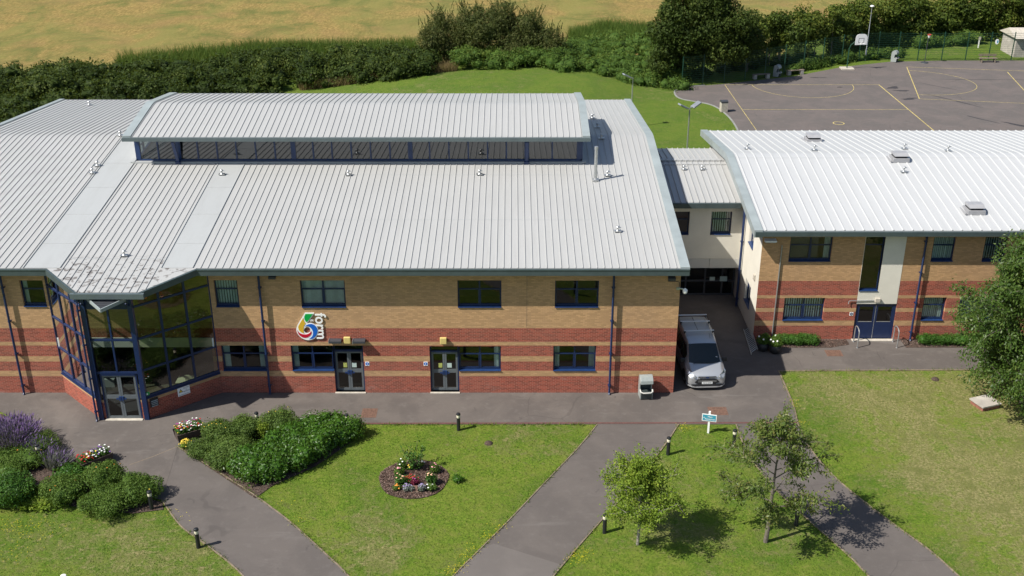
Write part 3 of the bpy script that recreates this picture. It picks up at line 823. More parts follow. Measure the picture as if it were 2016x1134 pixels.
# roof
RP = Profile(-0.55, 6.93, 15.1, 28.2, 0.106, 0.4)
RX0, RX1 = -31.4, 8.2
S1, S2 = (-22.58, -20.88), (-16.2, -14.75)
bayQ = [(-21.5, -0.55), (-19.4, -2.72), (-16.62, -2.72), (-14.55, -0.55)]
mb = MB()
deck(mb, RP, RX0, RX1, RP.ye, RP.yb)
zb = lambda y: RP.ze + RP.k * (y - RP.ye)
mb.prism([(x, y, zb(y)) for x, y in bayQ], (0, 0, -0.16))
def rib_run(x):
    """front start and stretches of one seam"""
    y0 = RP.ye
    if S1[0] - 0.05 < x < S1[1] + 0.05: return [(15.3, RP.yb)]
    if S2[0] - 0.05 < x < S2[1] + 0.05: return [(19.5, RP.yb)]
    if S1[1] <= x <= S2[0]:
        if x < bayQ[1][0]: y0 = bayQ[0][1] + (x - bayQ[0][0]) / (bayQ[1][0] - bayQ[0][0]) * (bayQ[1][1] - bayQ[0][1])
        elif x > bayQ[2][0]: y0 = min(RP.ye, bayQ[2][1] + (x - bayQ[2][0]) / (bayQ[3][0] - bayQ[2][0]) * (bayQ[3][1] - bayQ[2][1]))
        else: y0 = bayQ[1][1]
        y0 = min(y0, RP.ye)
    if -20.95 < x < 3.95: return [(y0, 11.2), (19.3, RP.yb)]
    return [(y0, RP.yb)]
for x in np.arange(RX0 + 0.35, RX1 - 0.45, 0.3333):
    for a, b in rib_run(x): rib(mb, RP, x, a, b, h=0.034, w0=0.046, w1=0.026)
# cross laps of the sheets
roof = mb.build('roof', M['roof'], main)
mb = MB()
for (a, b), y1 in ((S1, 14.9), (S2, 11.1)):
    ys = RP.ys(RP.ye, y1)
    for i in range(len(ys) - 1):
        mb.quad((a, ys[i], RP.z(ys[i]) + 0.012), (b, ys[i], RP.z(ys[i]) + 0.012), (b, ys[i + 1], RP.z(ys[i + 1]) + 0.012), (a, ys[i + 1], RP.z(ys[i + 1]) + 0.012))
    for x in (a, b): rib(mb, RP, x, RP.ye, y1, h=0.05)
    for y in np.arange(1.8, y1, 3.1): mb.box(a + 0.03, b - 0.03, y, y + 0.03, RP.z(y) + 0.012, RP.z(y) + 0.022)
mb.build('roof_flashing', M['flash'], roof)
mb = MB()
for y in (4.3, 9.6):
    for x0, x1 in ((RX0 + 0.4, S1[0]), (S1[1], S2[0]), (S2[1], RX1 - 0.5)):
        mb.box(x0, x1, y, y + 0.05, RP.z(y) - 0.004, RP.z(y) + 0.006)
mb.box(-20.9, S2[0], 0.3, 0.38, RP.z(0.3) - 0.004, RP.z(0.3) + 0.012)
mb.build('sheet_lap', M['flash'], roof)
# eaves gutter, soffit and verge trims
mb = MB()
for a, b in ((RX0, bayQ[0][0] + 0.0), (bayQ[3][0], RX1)):
    mb.box(a, b, RP.ye - 0.14, RP.ye + 0.0, 6.60, 6.90)
    mb.box(a, b, RP.ye + 0.0, 0.0, 6.60, 6.68)
    mb.box(a, b, RP.ye - 0.16, RP.ye - 0.14, 6.86, 6.92)
for i in (0, 2):
    a, b = bayQ[i], bayQ[i + 1]
    mb.bar((a[0], a[1] - 0.06, zb(a[1]) - 0.16), (b[0], b[1] - 0.06, zb(b[1]) - 0.16), 0.14, 0.30)
mb.build('gutter', M['gutter'], main)
mb = MB()
mb.box(bayQ[1][0] - 0.25, bayQ[2][0] + 0.25, -2.90, -2.74, zb(-2.7) - 0.27, zb(-2.7) - 0.02)
mb.build('gutter', M['fascia'], main)
for x0, x1 in ((RX1 - 0.42, RX1 + 0.02), (RX0 - 0.02, RX0 + 0.32)):
    mb = MB(); deck(mb, RP, x0, x1, RP.ye - 0.05, RP.yb, th=0.26, lift=0.07)
    mb.build('verge_trim', M['verge'], main)
# bay ceiling (underside of the roof over the entrance) is the roof deck itself
# downpipes on the front
for x in (-23.93, -11.86, 4.77): downpipe(main, x, -0.16, 0.0, 6.55)

# -------- raised lantern on the ridge
CP = Profile(10.5, 9.86, 15.1, 19.7, 0.14, 0.35)
CX0, CX1 = -21.05, 4.2
mb = MB()
deck(mb, CP, CX0, CX1, CP.ye, CP.yb, th=0.12)
for x in np.arange(CX0 + 0.48, CX1 - 0.4, 0.3333): rib(mb, CP, x, CP.ye, CP.yb, h=0.034, w0=0.046, w1=0.026)
mb.build('lantern_roof', M['roof'], main)
for x0, x1 in ((CX0 - 0.03, CX0 + 0.42), (CX1 - 0.38, CX1 + 0.03)):
    mb = MB(); deck(mb, CP, x0, x1, CP.ye - 0.02, CP.yb, th=0.28, lift=0.07)
    mb.build('verge_trim', M['verge'], main)
mb = MB()
mb.box(CX0 - 0.05, CX1 + 0.05, CP.ye - 0.13, CP.ye, 9.64, 9.84)
mb.box(CX0, CX1, CP.ye, 11.3, 9.70, 9.74)
mb.box(CX0, CX1, CP.yb, CP.yb + 0.1, 9.58, 9.84)
mb.build('fascia', M['fascia'], main)
LY, LB = 11.41, 18.8
lx0, lx1 = -20.75, 3.85
mb = MB()
zs = RP.z(LY)
mb.box(lx0 - 0.02, lx1 + 0.02, LY - 0.05, LY + 0.07, zs + 0.03, zs + 0.13)
mb.box(lx0, lx1, LY - 0.03, LY + 0.05, 9.60, 9.70)
for x in [wp(p, 300, LY).x for p in (272, 352, 578, 808, 1037, 1140)]:
    mb.box(x - 0.13, x + 0.13, LY - 0.06, LY + 0.12, zs + 0.13, 9.66)
xs_ = [wp(p, 300, LY).x for p in (312, 390, 428, 466, 504, 542, 617, 654, 692, 730, 768, 846, 884, 922, 960, 997, 1087)]
for x in xs_: mb.box(x - 0.04, x + 0.04, LY - 0.05, LY + 0.05, zs + 0.13, 9.66)
for X in (lx0, lx1):
    for y in np.linspace(LY, LB, 7): mb.box(X - 0.05, X + 0.05, y - 0.05, y + 0.05, RP.z(y) + 0.02, CP.z(y) - 0.1)
    mb.bar((X, LY, 9.66), (X, 15.1, CP.zp - 0.2), 0.08, 0.12); mb.bar((X, 15.1, CP.zp - 0.2), (X, LB, 9.56), 0.08, 0.12)
    mb.bar((X, LY, zs + 0.08), (X, 15.1, RP.zp + 0.04), 0.1, 0.12); mb.bar((X, 15.1, RP.zp + 0.04), (X, LB, RP.z(LB) + 0.06), 0.1, 0.12)
    mb.bar((X, LY, 8.9), (X, LB, 8.9), 0.05, 0.06)
lf = mb.build('lantern_frame', M['sill'], main)
mb = MB()
mb.quad((lx0, LY, zs), (lx1, LY, zs), (lx1, LY, 9.7), (lx0, LY, 9.7))
mb.build('lantern_glass', M['glass_lantern'], lf)
mb = MB()
for X in (lx0, lx1):
    mb.poly([(X, LY, zs), (X, 15.1, RP.zp), (X, LB, RP.z(LB)), (X, LB, CP.z(LB) - .12), (X, 15.1, CP.zp - 0.12), (X, LY, CP.z(LY) - 0.12)])
mb.quad((lx0, LB, RP.z(LB)), (lx1, LB, RP.z(LB)), (lx1, LB, 9.6), (lx0, LB, 9.6))
mb.build('lantern_glass', M['glass'], lf)
mb = MB()                                     # charcoal sheet on the closed roof, its colour stands for the unlit hall below
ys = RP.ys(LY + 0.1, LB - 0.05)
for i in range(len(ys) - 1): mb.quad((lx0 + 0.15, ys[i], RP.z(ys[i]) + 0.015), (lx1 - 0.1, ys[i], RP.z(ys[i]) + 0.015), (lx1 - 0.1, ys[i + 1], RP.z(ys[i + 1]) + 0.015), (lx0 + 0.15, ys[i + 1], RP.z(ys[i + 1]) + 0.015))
mb.build('lantern_shade_sheet', M['char'], main, fix=False)
mb = MB()                                     # pale base flashing round the lantern
mb.box(-20.98, 3.98, LY - 0.32, LY - 0.05, RP.z(LY - 0.3) - 0.01, RP.z(LY - 0.3) + 0.075)
mb.bar((-20.95, LY - 0.3, zs + 0.03), (-20.95, 15.1, RP.zp + 0.05), 0.22, 0.07); mb.bar((3.98, LY - 0.3, zs + 0.03), (3.98, 15.1, RP.zp + 0.05), 0.22, 0.07)
mb.build('base_flashing', M['flash'], main)
for p in (352, 1037):                          # outside struts under the overhang
    mb = MB(); x = wp(p, 300, LY).x
    mb.bar((x, 10.52, 9.58), (x, 11.12, zs + 0.02), 0.16, 0.10)
    mb.box(x - 0.14, x + 0.14, 11.0, 11.2, zs - 0.06, zs + 0.085)
    mb.build('lantern_strut', M['sill'], main)
mb = MB()                                     # flue pipe and its cowl
q = on_roof(RP, 1172, 356)
mb.lathe([(0.2, 0), (0.2, 0.10), (0.09, 0.16), (0.085, 1.75), (0.1, 1.75), (0.1, 1.9), (0.05, 1.92)], q, 12)
mb.build('flue_pipe', M['steel'], main)
for p in ((686, 346), (437, 345), (944, 345), (1196, 347), (245, 505), (1216, 457), (192, 328), (182, 342), (237, 268), (176, 208), (1176, 252), (1184, 274), (1166, 234)):
    anchor(main, on_roof(RP, *p), 0.22, 0.85)

# -------- glazed entrance bay
FY = -2.47
fl, fr_ = (-19.40, FY), (-17.10, FY)
zsill = 1.10
def vert_map(a, b):
    a = Vector((a[0], a[1], 0)); b = Vector((b[0], b[1], 0)); d = (b - a).normalized(); n = Vector((d.y, -d.x, 0))
    return (lambda u, v, w: a + d * u + n * w + Vector((0, 0, v))), (b - a).length
rows = [2.57, 4.2, 5.82]
mpl, Ll = vert_map((bayL, 0.0), fl)
mpr, Lr = vert_map(fr_, (bayR, 0.0))
mpf, Lf = vert_map(fl, fr_)
def bay_top(p):                                # glazing runs up to the underside of the roof
    return zb(p[1]) - 0.17
for mp_, Lw, nm in ((mpl, Ll, 'l'), (mpr, Lr, 'r')):
    mb = MB()
    wall_grid(mb, mp_, 0, Lw, 0, zsill, (), 0.1)
    mb.quad(mp_(0, zsill, 0), mp_(Lw, zsill, 0), mp_(Lw, zsill, -0.25), mp_(0, zsill, -0.25), [(0, 1), (1, 1), (1, 1.1), (0, 1.1)])
    mb.quad(mp_(0, 0, -0.25), mp_(Lw, 0, -0.25), mp_(Lw, zsill, -0.25), mp_(0, zsill, -0.25), [(0, 0), (Lw, 0), (Lw, zsill), (0, zsill)])
    mb.build('dwarf_wall', M['brick_low'], main, fix=False)
    mb = MB()
    mbox(mb, mp_, 0, Lw, zsill, zsill + 0.05, -0.12, 0.07); mbox(mb, mp_, 0, Lw, zsill + 0.05, zsill + 0.16, -0.1, 0.02)
    for i in range(4):
        u = Lw * i / 3; u0, u1 = max(0, u - 0.05), min(Lw, u + 0.05)
        t_ = bay_top(mp_(u, 0, 0).xy)
        mbox(mb, mp_, u0, u1, zsill + 0.16, t_ + 0.02, -0.1, 0.0)
    for z in rows: mbox(mb, mp_, 0.0, Lw, z - 0.04, z + 0.04, -0.09, 0.003)
    f = mb.build('bay_frame', M['blue'], main)
    g = MB(); t0, t1 = bay_top(mp_(0, 0, 0).xy), bay_top(mp_(Lw, 0, 0).xy)
    g.quad(mp_(0, zsill, -0.05), mp_(Lw, zsill, -0.05), mp_(Lw, t1 + 0.02, -0.05), mp_(0, t0 + 0.02, -0.05))
    g.build('bay_glass', M['glass_green' if nm == 'r' else 'glass_bay'], f)
mb = MB()                                      # front of the bay
for x in (fl[0] + 0.08, fr_[0] - 0.08): mb.box(x - 0.11, x + 0.11, FY - 0.13, FY + 0.1, 0.0, zb(FY) - 0.17)
zt = zb(FY) - 0.2
for z in (2.50, 4.2, 5.82): mb.box(fl[0] + 0.19, fr_[0] - 0.19, FY - 0.06, FY + 0.04, z - 0.05, z + 0.05)
mb.box(fl[0] + 0.19, fr_[0] - 0.19, FY - 0.05, FY + 0.03, 5.87, zt + 0.02)
mb.box(-18.29, -18.21, FY - 0.055, FY + 0.035, 2.55, 5.77)
f = mb.build('bay_frame', M['blue'], main)
g = MB(); g.quad((fl[0] + 0.1, FY, 2.5), (fr_[0] - 0.1, FY, 2.5), (fr_[0] - 0.1, FY, 5.82), (fl[0] + 0.1, FY, 5.82)); g.build('bay_glass', M['glass_bay'], f)
for x0, x1 in ((fl[0] + 0.19, fl[0] + 0.30), (fr_[0] - 0.30, fr_[0] - 0.19)):
    mb = MB(); wall_grid(mb, front(FY - 0.02), x0, x1, 0, 1.05)
    mb.build('brick_pier', M['brick_low'], main, fix=False)
double_door(main, front(FY - 0.08), fl[0] + 0.30, fr_[0] - 0.30, 0.05, 2.45, 0.07, name='entrance_door', head=0.09, stickers=False)
downpipe(main, fl[0] - 0.10, FY - 0.20, 0.0, 6.2, 0.045)
# interior of the bay: floor, white first floor edge
mb = MB(); mb.poly([(bayL, 0.1, 0.025), (fl[0], FY + 0.06, 0.025), (fr_[0], FY + 0.06, 0.025), (bayR, 0.1, 0.025)]); mb.build('bay_floor', M['int_floor'], main, fix=False)
mb = MB(); mb.box(bayL + 0.1, bayR - 0.1, -0.08, -0.004, 2.57, 3.06); mb.build('floor_edge', M['int_white'], main)
mb = MB()                                      # benches and a desk behind the glass
mb.box(-16.2, -15.3, -0.35, 0.1, 0.03, 0.78); mb.box(-16.35, -15.2, -0.45, 0.2, 0.78, 0.82); mb.box(-15.9, -15.5, -0.3, -0.26, 0.82, 1.15)
mb.box(-20.3, -19.7, 0.5, 1.0, 0.03, 0.45)
mb.build('foyer_desk', M['int_white'], main)
# V shaped louvred canopy under the front gutter
mb = MB()
zc = 6.28
va, vb_, vc = gp(168, 586, zc), gp(253, 587, zc), gp(198, 612, zc)
for a, b in ((va, vc), (vc, vb_), (vb_, va)): mb.bar(a, b, 0.05, 0.16)
cf = mb.build('entrance_canopy', M['verge'], main)
mb = MB(); mb.prism([va + Vector((0.05, 0, 0.02)), vb_ + Vector((-0.05, 0, 0.02)), vc + Vector((0, 0.06, 0.02))], (0, 0, -0.03))
for i in range(1, 8):
    t_ = i / 8; a = va.lerp(vc, t_); b = vb_.lerp(vc, t_)
    mb.bar(a + Vector((0.03, 0, 0.03)), b + Vector((-0.03, 0, 0.03)), 0.03, 0.035)
mb.build('canopy_louvre', M['char'], cf)
mb = MB()
for x in (-19.2, -17.2): mb.bar((x, -2.5, 5.9), (x, -2.95, 6.25), 0.05, 0.05)
mb.build('canopy_bracket', M['blue'], main)
# ----------------------------------------------------------- the right wing
WY = 5.75
wing = empty('classroom_building', (13, WY, 0), 0, 'right hand two storey banded brick building with bright white ribbed roof', 'building'); wing['_w'] = 1
mpw = front(WY)
WX0, WX1, WH = 12.97, 62.0, 6.34
wh = [(14.42, 16.62, 4.57, 5.95), (14.45, 16.60, 1.14, 2.47), (18.31, 19.32, 2.87, 5.96), (18.31, 20.45, 0.05, 2.13),
      (21.84, 23.0, 4.57, 5.94), (21.84, 23.04, 1.14, 2.5), (24.5, 25.7, 4.57, 5.94), (23.75, 25.75, 1.14, 2.5), (27.0, 28.2, 4.57, 5.94), (27.6, 29.6, 1.14, 2.5), (30.5, 32.5, 4.57, 5.94), (31.5, 33.5, 1.14, 2.5)]
mb = MB()
wall_grid(mb, mpw, WX0, WX1, 0, WH, wh, 0.22, 0)
# the rendered panel replaces brick round the tall window
mb.build('wall', M['brick_wing'], wing, fix=False)
mb = MB()
wall_grid(mb, front(WY - 0.012), 18.29, 20.42, 2.13, WH, [(18.31, 19.32, 2.87, 5.96)], 0.2)
mb.quad((20.42, WY - 0.012, 2.13), (20.42, WY, 2.13), (20.42, WY, WH), (20.42, WY - 0.012, WH))
mb.build('render_panel', M['render'], wing, fix=False)
wside = lambda u, v, w: (WX0 - w, u, v)
sh = [(7.7, 8.9, 4.4, 5.8), (7.3, 8.7, 1.05, 2.35)]
mb = MB()
wall_grid(mb, wside, WY, 22.6, 0, WH, sh, 0.2)
mb.add([(WX0, WY, WH), (WX0, 22.6, WH), (WX0, 14.1, 7.55)], [(0, 1, 2)], [[(0, 0), (1, 0), (.5, 1)]])
mb.quad((WX0, 22.6, 0), (WX1, 22.6, 0), (WX1, 22.6, WH), (WX0, 22.6, WH))
mb.quad((WX1, WY, 0), (WX1, 22.6, 0), (WX1, 22.6, WH), (WX1, WY, WH))
mb.build('rendered_wall', M['render'], wing, fix=False)
mb = MB(); room(mb, mpw, WX0 + 0.2, 40, 3.3, 6.3, 0.23, 3.5); room(mb, mpw, WX0 + 0.2, 40, 0.03, 3.0, 0.23, 3.5)
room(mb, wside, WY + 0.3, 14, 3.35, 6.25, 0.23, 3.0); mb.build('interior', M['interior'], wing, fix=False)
for i, (k, bl, c) in enumerate(((0, 'right', 2), (1, 'vertical', 2), (4, 'full', 1), (5, 'full', 1), (6, 'vertical', 1), (7, 'full', 2), (8, 'vertical', 1), (9, 'full', 2), (10, None, 2), (11, None, 2))):
    window(wing, mpw, *wh[k], cols=c, blind=bl, seed=50 + i)
window(wing, mpw, *wh[2], cols=1, tr=0.16, seed=70, glass='glass_dark', sash=False)
for h in sh: window(wing, wside, *h, cols=2, tr=None, seed=71)
# blue half glazed double door
h = wh[3]; mb = MB(); w0, w1 = -0.12, -0.05
mbox(mb, mpw, h[0], h[0] + 0.1, h[2], h[3], w0, w1); mbox(mb, mpw, h[1] - 0.1, h[1], h[2], h[3], w0, w1); mbox(mb, mpw, h[0] + 0.1, h[1] - 0.1, h[3] - 0.09, h[3], w0, w1)
dw = mb.build('door', M['blue'], wing)
a0, b0 = h[0] + 0.1, h[1] - 0.1; mid = (a0 + b0) / 2
for a, b in ((a0, mid - 0.012), (mid + 0.012, b0)):
    l = MB(); s = 0.1
    mbox(l, mpw, a, b, h[2], 1.03, -0.11, -0.06); mbox(l, mpw, a, a + s, 1.03, h[3] - 0.095, -0.11, -0.06); mbox(l, mpw, b - s, b, 1.03, h[3] - 0.095, -0.11, -0.06)
    mbox(l, mpw, a + s, b - s, h[3] - 0.2, h[3] - 0.095, -0.11, -0.06)
    l.build('door_leaf', M['blue'], dw)
g = MB(); mbox(g, mpw, mid - 0.012, mid + 0.012, h[2], h[3] - 0.1, -0.11, -0.052)
for a, b in ((a0 + 0.1, mid - 0.112), (mid + 0.112, b0 - 0.1)): mbox(g, mpw, a, b, 1.03, 1.055, -0.09, -0.055)
g.build('metal_strip', M['steel'], dw)
g = MB(); g.quad(mpw(a0, 1.0, -0.09), mpw(b0, 1.0, -0.09), mpw(b0, h[3] - 0.1, -0.09), mpw(a0, h[3] - 0.1, -0.09)); g.build('glass', M['glass_dark'], dw)
g = MB(); mbox(g, mpw, h[0] - 0.05, h[1] + 0.05, 0.0, 0.05, -0.12, 0.25); g.build('threshold', M['stone'], dw)
WP = Profile(5.2, 6.52, 14.1, 23.0, 0.1395, 0.5)
mb = MB(); deck(mb, WP, 12.5, 62.4, WP.ye, WP.yb, th=0.14)
for x in np.arange(12.98, 62, 0.5): rib(mb, WP, x, WP.ye, WP.yb, h=0.045, w0=0.10, w1=0.045)
wr = mb.build('roof', M['roof_white'], wing)
mb = MB(); ys = (14.1, )
for y in (13.55, 14.7): mb.box(12.9, 62, y, y + 0.05, WP.z(y) - 0.004, WP.z(y) + 0.008)
mb.build('ridge_cap_edge', M['flash'], wr)
mb = MB(); mb.box(12.42, 62.4, WP.ye - 0.14, WP.ye, 6.24, 6.48); mb.box(12.6, 62.4, WP.ye, WY, 6.24, 6.32); mb.build('gutter', M['gutter'], wing)
mb = MB(); deck(mb, WP, 12.36, 12.80, WP.ye - 0.08, WP.yb + 0.05, th=0.40, lift=0.06); mb.build('verge_trim', M['verge'], wing)
downpipe(wing, 21.39, WY - 0.16, 0.0, 6.1)
downpipe(wing, WX0 - 0.13, 9.9, 0.0, 5.9, 0.07)
mb = MB(); mb.tube([(14.0, WY - 0.05, 5.5), (13.98, WY - 0.05, 0.15)], 0.035, 8); mb.build('conduit', M['steel'], wing)
for p in ((1471, 294), (1534, 254), (1603, 297), (1780, 294), (1866, 298), (1779, 340)): anchor(wing, on_roof(WP, *p), 0.26, 0.9)
M['vent'] = new_mat('vent_cowl', (0.30, 0.30, 0.31), 0.45, var=0.1, vscale=3)
for px, py in ((1600, 277), (1770, 314), (1917, 416)):
    q = on_roof(WP, px, py); mb = MB()
    mb.box(q.x - 0.45, q.x + 0.45, q.y - 0.45, q.y + 0.45, q.z - 0.05, q.z + 0.18)
    mb.prism([(q.x - 0.40, q.y - 0.40, q.z + 0.30), (q.x - 0.40, q.y + 0.38, q.z + 0.30), (q.x - 0.40, q.y + 0.30, q.z + 0.44), (q.x - 0.40, q.y - 0.18, q.z + 0.44)], (0.80, 0, 0))
    mb.box(q.x - 0.36, q.x + 0.36, q.y - 0.28, q.y + 0.34, q.z + 0.18, q.z + 0.31, 1)
    mb.box(q.x - 0.62, q.x - 0.56, q.y - 0.5, q.y + 0.4, q.z + 0.0, q.z + 0.09)
    mb.build('roof_vent', [M['vent'], M['dark']], wing)

# ----------------------------------------------------------- the link
LYW = 10.5
link = empty('link_building', (10.4, LYW, 0), 0, 'narrow cream rendered link block between the two brick buildings with dark doorway below', 'building'); link['_w'] = 1
mpk = front(LYW)
kx0, kx1 = 7.95, 12.9
kh = [(8.72, 9.92, 4.18, 5.56), (11.13, 12.28, 4.18, 5.56)]
mb = MB(); wall_grid(mb, mpk, kx0, kx1, 2.72, 6.2, kh, 0.2)
mb.quad((kx0, LYW, 2.15), (kx1, LYW, 2.15), (kx1, LYW + 0.9, 2.15), (kx0, LYW + 0.9, 2.15))
mb.build('wall', M['render'], link, fix=False)
mb = MB()
for a, b in ((7.95, 9.55), (9.57, 11.2), (11.22, 12.9)): mb.box(a, b, LYW - 0.02, LYW + 0.05, 2.15, 2.71)
mb.build('panel', M['panel'], link)
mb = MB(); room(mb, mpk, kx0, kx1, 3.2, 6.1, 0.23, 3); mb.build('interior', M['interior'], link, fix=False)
window(link, mpk, *kh[0], cols=1, seed=80); window(link, mpk, *kh[1], cols=1, blind='vertical', seed=81)
# doorway set back under the block
DY = LYW + 0.9
mb = MB(); mb.quad((7.9, DY + 2.5, 0), (12.97, DY + 2.5, 0), (12.97, DY + 2.5, 2.2), (7.9, DY + 2.5, 2.2)); mb.quad((7.9, DY, 0.028), (12.97, DY, 0.028), (12.97, DY + 2.5, 0.028), (7.9, DY + 2.5, 0.028))
mb.build('lobby', M['interior'], link, fix=False)
mb = MB()
for x in (8.0, 9.35, 10.1, 11.2, 12.2, 12.85): mb.box(x - 0.05, x + 0.05, DY - 0.04, DY + 0.04, 0.02, 2.15)
for z in (0.1, 0.95, 2.08): mb.box(7.95, 12.9, DY - 0.03, DY + 0.03, z - 0.05, z + 0.05)
dk = mb.build('door_screen', M['char'], link)
mb = MB(); mb.quad((7.95, DY, 0.05), (12.9, DY, 0.05), (12.9, DY, 2.13), (7.95, DY, 2.13)); mb.build('glass', M['glass_dark'], dk)
for px, w_, h_ in ((1402, 0.30, 0.22), (1424, 0.42, 0.30)):
    q = wp(px, 548, DY); mb = MB(); mb.box(q.x - w_ / 2, q.x + w_ / 2, DY - 0.06, DY - 0.045, q.z - h_ / 2, q.z + h_ / 2); mb.build('notice', M['paper'], dk)
KP = Profile(10.0, 6.28, 15.9, 19.0, 0.10, 0.6)
mb = MB(); deck(mb, KP, 8.0, 12.9, KP.ye, KP.yb, th=0.12)
for x in np.arange(8.3, 12.8, 0.3333): rib(mb, KP, x, KP.ye, KP.yb, h=0.055)
for x in np.arange(8.13, 12.8, 0.3333): mb.box(x + 0.03, x + 0.30, 15.55, 15.85, KP.z(15.7) + 0.02, KP.z(15.7) + 0.075)
for x in np.arange(8.13, 12.8, 0.3333): mb.box(x + 0.03, x + 0.30, 15.0, 15.1, KP.z(15.0) + 0.0, KP.z(15.0) + 0.065)
mb.build('roof', M['roof'], link)
mb = MB(); mb.box(8.0, 12.6, KP.ye - 0.13, KP.ye, 5.98, 6.26); mb.box(8.0, 12.6, KP.ye, LYW, 5.98, 6.06); mb.build('gutter', M['gutter'], link)
for p in ((1346, 335), (1382, 335)): anchor(link, on_roof(KP, *p), 0.2, 0.7)

# ----------------------------------------------------------- shelter beyond the court
M['conc'] = new_mat('weathered_concrete', (0.36, 0.33, 0.29), 0.9, var=0.25, vscale=1.5)
sx, sy = 55.3, 73.2
hut = empty('shelter_hut', (sx, sy, 0), 0, 'small pale concrete hut cut by the right edge behind the court fence', 'hut')
mb = MB(); mb.box(-0.9, 3.5, -0.4, 3.2, 0, 2.1); mb.build('wall', M['conc'], hut)
mb = MB(); mb.box(1.1, 3.2, -0.45, -0.395, 0, 1.9); mb.build('doorway', M['dark'], hut)
mb = MB(); mb.prism([(-1.2, -0.9, 2.1), (-1.2, 1.4, 2.85), (-1.2, 3.6, 2.1)], (5.0, 0, 0)); mb.build('roof', M['stone'], hut)
# ================================================================= THE THINGS
def text_mesh(body, size, mat, name, depth=0.004, offset=0.0, align='CENTER'):
    cu = bpy.data.curves.new(name, 'FONT'); cu.body = body; cu.size = size; cu.extrude = depth; cu.offset = offset
    cu.align_x = align; cu.align_y = 'CENTER'; cu.resolution_u = 4
    tmp = bpy.data.objects.new(name, cu); COL.objects.link(tmp)
    dg = bpy.context.evaluated_depsgraph_get()
    me = bpy.data.meshes.new_from_object(tmp.evaluated_get(dg))
    bpy.data.objects.remove(tmp); bpy.data.curves.remove(cu)
    me.materials.clear(); me.materials.append(mat)
    o = bpy.data.objects.new(name, me); COL.objects.link(o)
    return o

# ---- the 6th form logo sign on the facade
M['logo_white'] = new_mat('logo_white', (0.82, 0.82, 0.80), 0.4)
M['logo_green'] = new_mat('logo_green', (0.0, 0.33, 0.055), 0.4)
M['logo_yellow'] = new_mat('logo_yellow', (0.62, 0.38, 0.03), 0.4)
M['logo_red'] = new_mat('logo_red', (0.48, 0.004, 0.028), 0.4)
M['logo_blue'] = new_mat('logo_blue', (0.008, 0.11, 0.48), 0.4)
def lg(px, py, w=0.0):
    """point of the enlarged logo drawing -> place on the wall"""
    q = wp(570 + px * 90 / 1276, 600 + py * 80 / 1134, 0.0); return Vector((q.x, -w, q.z))
o6 = lg(520, 700)
logo = empty('logo_sign', (o6.x, 0, o6.z), 0, 'large raised multicoloured number 6 sign with white lettering on the brick wall', 'sign'); logo['_w'] = 1
def arc(cx, cy, r, a0, a1, n=18): return [(cx + r * math.cos(a), cy - r * math.sin(a)) for a in np.radians(np.linspace(a0, a1, n))]
def bez(p0, p1, p2, n=14): return [((1 - t) ** 2 * p0[0] + 2 * t * (1 - t) * p1[0] + t * t * p2[0], (1 - t) ** 2 * p0[1] + 2 * t * (1 - t) * p1[1] + t * t * p2[1]) for t in np.linspace(0, 1, n)]
def slab(pts, w0, w1, mat, name):
    mb = MB(); mb.prism([lg(x, y, w0) for x, y in pts], (0, -(w1 - w0), 0)); return mb.build(name, mat, logo)
hole = (500, 692, 88)
# white outline: outer silhouette with the round hole bridged at its left
sil = [(430, 212), (690, 212)] + [(660, 280), (560, 425), (490, 505)] + bez((490, 505), (590, 480), (690, 528)) + bez((690, 528), (800, 590), (812, 720)) + \
      bez((812, 720), (800, 850), (700, 930)) + bez((700, 930), (600, 985), (470, 968)) + bez((470, 968), (330, 930), (250, 820)) + bez((250, 820), (150, 690), (235, 540)) + [(380, 300)]
def slab_hole(outer, inner, w0, w1, mat, name):
    bm = bmesh.new(); es = []; loops = []
    for pts in (outer, inner):
        vs = [bm.verts.new(lg(x, y, w1)) for x, y in pts]; loops.append(pts)
        es += [bm.edges.new((vs[i], vs[(i + 1) % len(vs)])) for i in range(len(vs))]
    bmesh.ops.triangle_fill(bm, edges=es, use_beauty=True)
    mb = MB(); mb.add([v_.co for v_ in bm.verts], [[v_.index for v_ in f.verts] for f in bm.faces if (bm.verts.index_update() is None)]); bm.free()
    for pts in loops:
        for i in range(len(pts)):
            a, b = pts[i], pts[(i + 1) % len(pts)]; mb.quad(lg(*a, w1), lg(*b, w1), lg(*b, w0), lg(*a, w0))
    return mb.build(name, mat, logo)
clean = [p for i, p in enumerate(sil) if (p[0] - sil[i - 1][0]) ** 2 + (p[1] - sil[i - 1][1]) ** 2 > 9]
slab_hole(clean, arc(*hole, 180, -171, 40), 0.025, 0.06, M['logo_white'], 'backing')
slab([(452, 240), (655, 240), (560, 385), (482, 470)] + bez((482, 470), (400, 400), (420, 300)), 0.061, 0.072, M['logo_green'], 'green_segment')
slab(bez((385, 350), (400, 440), (455, 500)) + bez((455, 500), (385, 590), (400, 690)) + bez((400, 690), (390, 760), (420, 782)) + bez((420, 782), (240, 740), (250, 580)), 0.061, 0.072, M['logo_yellow'], 'yellow_segment')
slab(bez((225, 690), (270, 800), (420, 810)) + bez((420, 810), (560, 820), (605, 715)) + bez((605, 715), (640, 760), (590, 830)) + bez((590, 830), (510, 920), (400, 900)) + bez((400, 900), (240, 850), (225, 690)), 0.061, 0.072, M['logo_red'], 'red_segment')
slab(bez((438, 585), (500, 520), (610, 518)) + bez((610, 518), (760, 540), (790, 700)) + bez((790, 700), (780, 860), (640, 930)) + [(545, 940)] + bez((545, 940), (690, 860), (655, 720)) + bez((655, 720), (610, 600), (500, 580)) + [(470, 580)], 0.061, 0.072, M['logo_blue'], 'blue_segment')
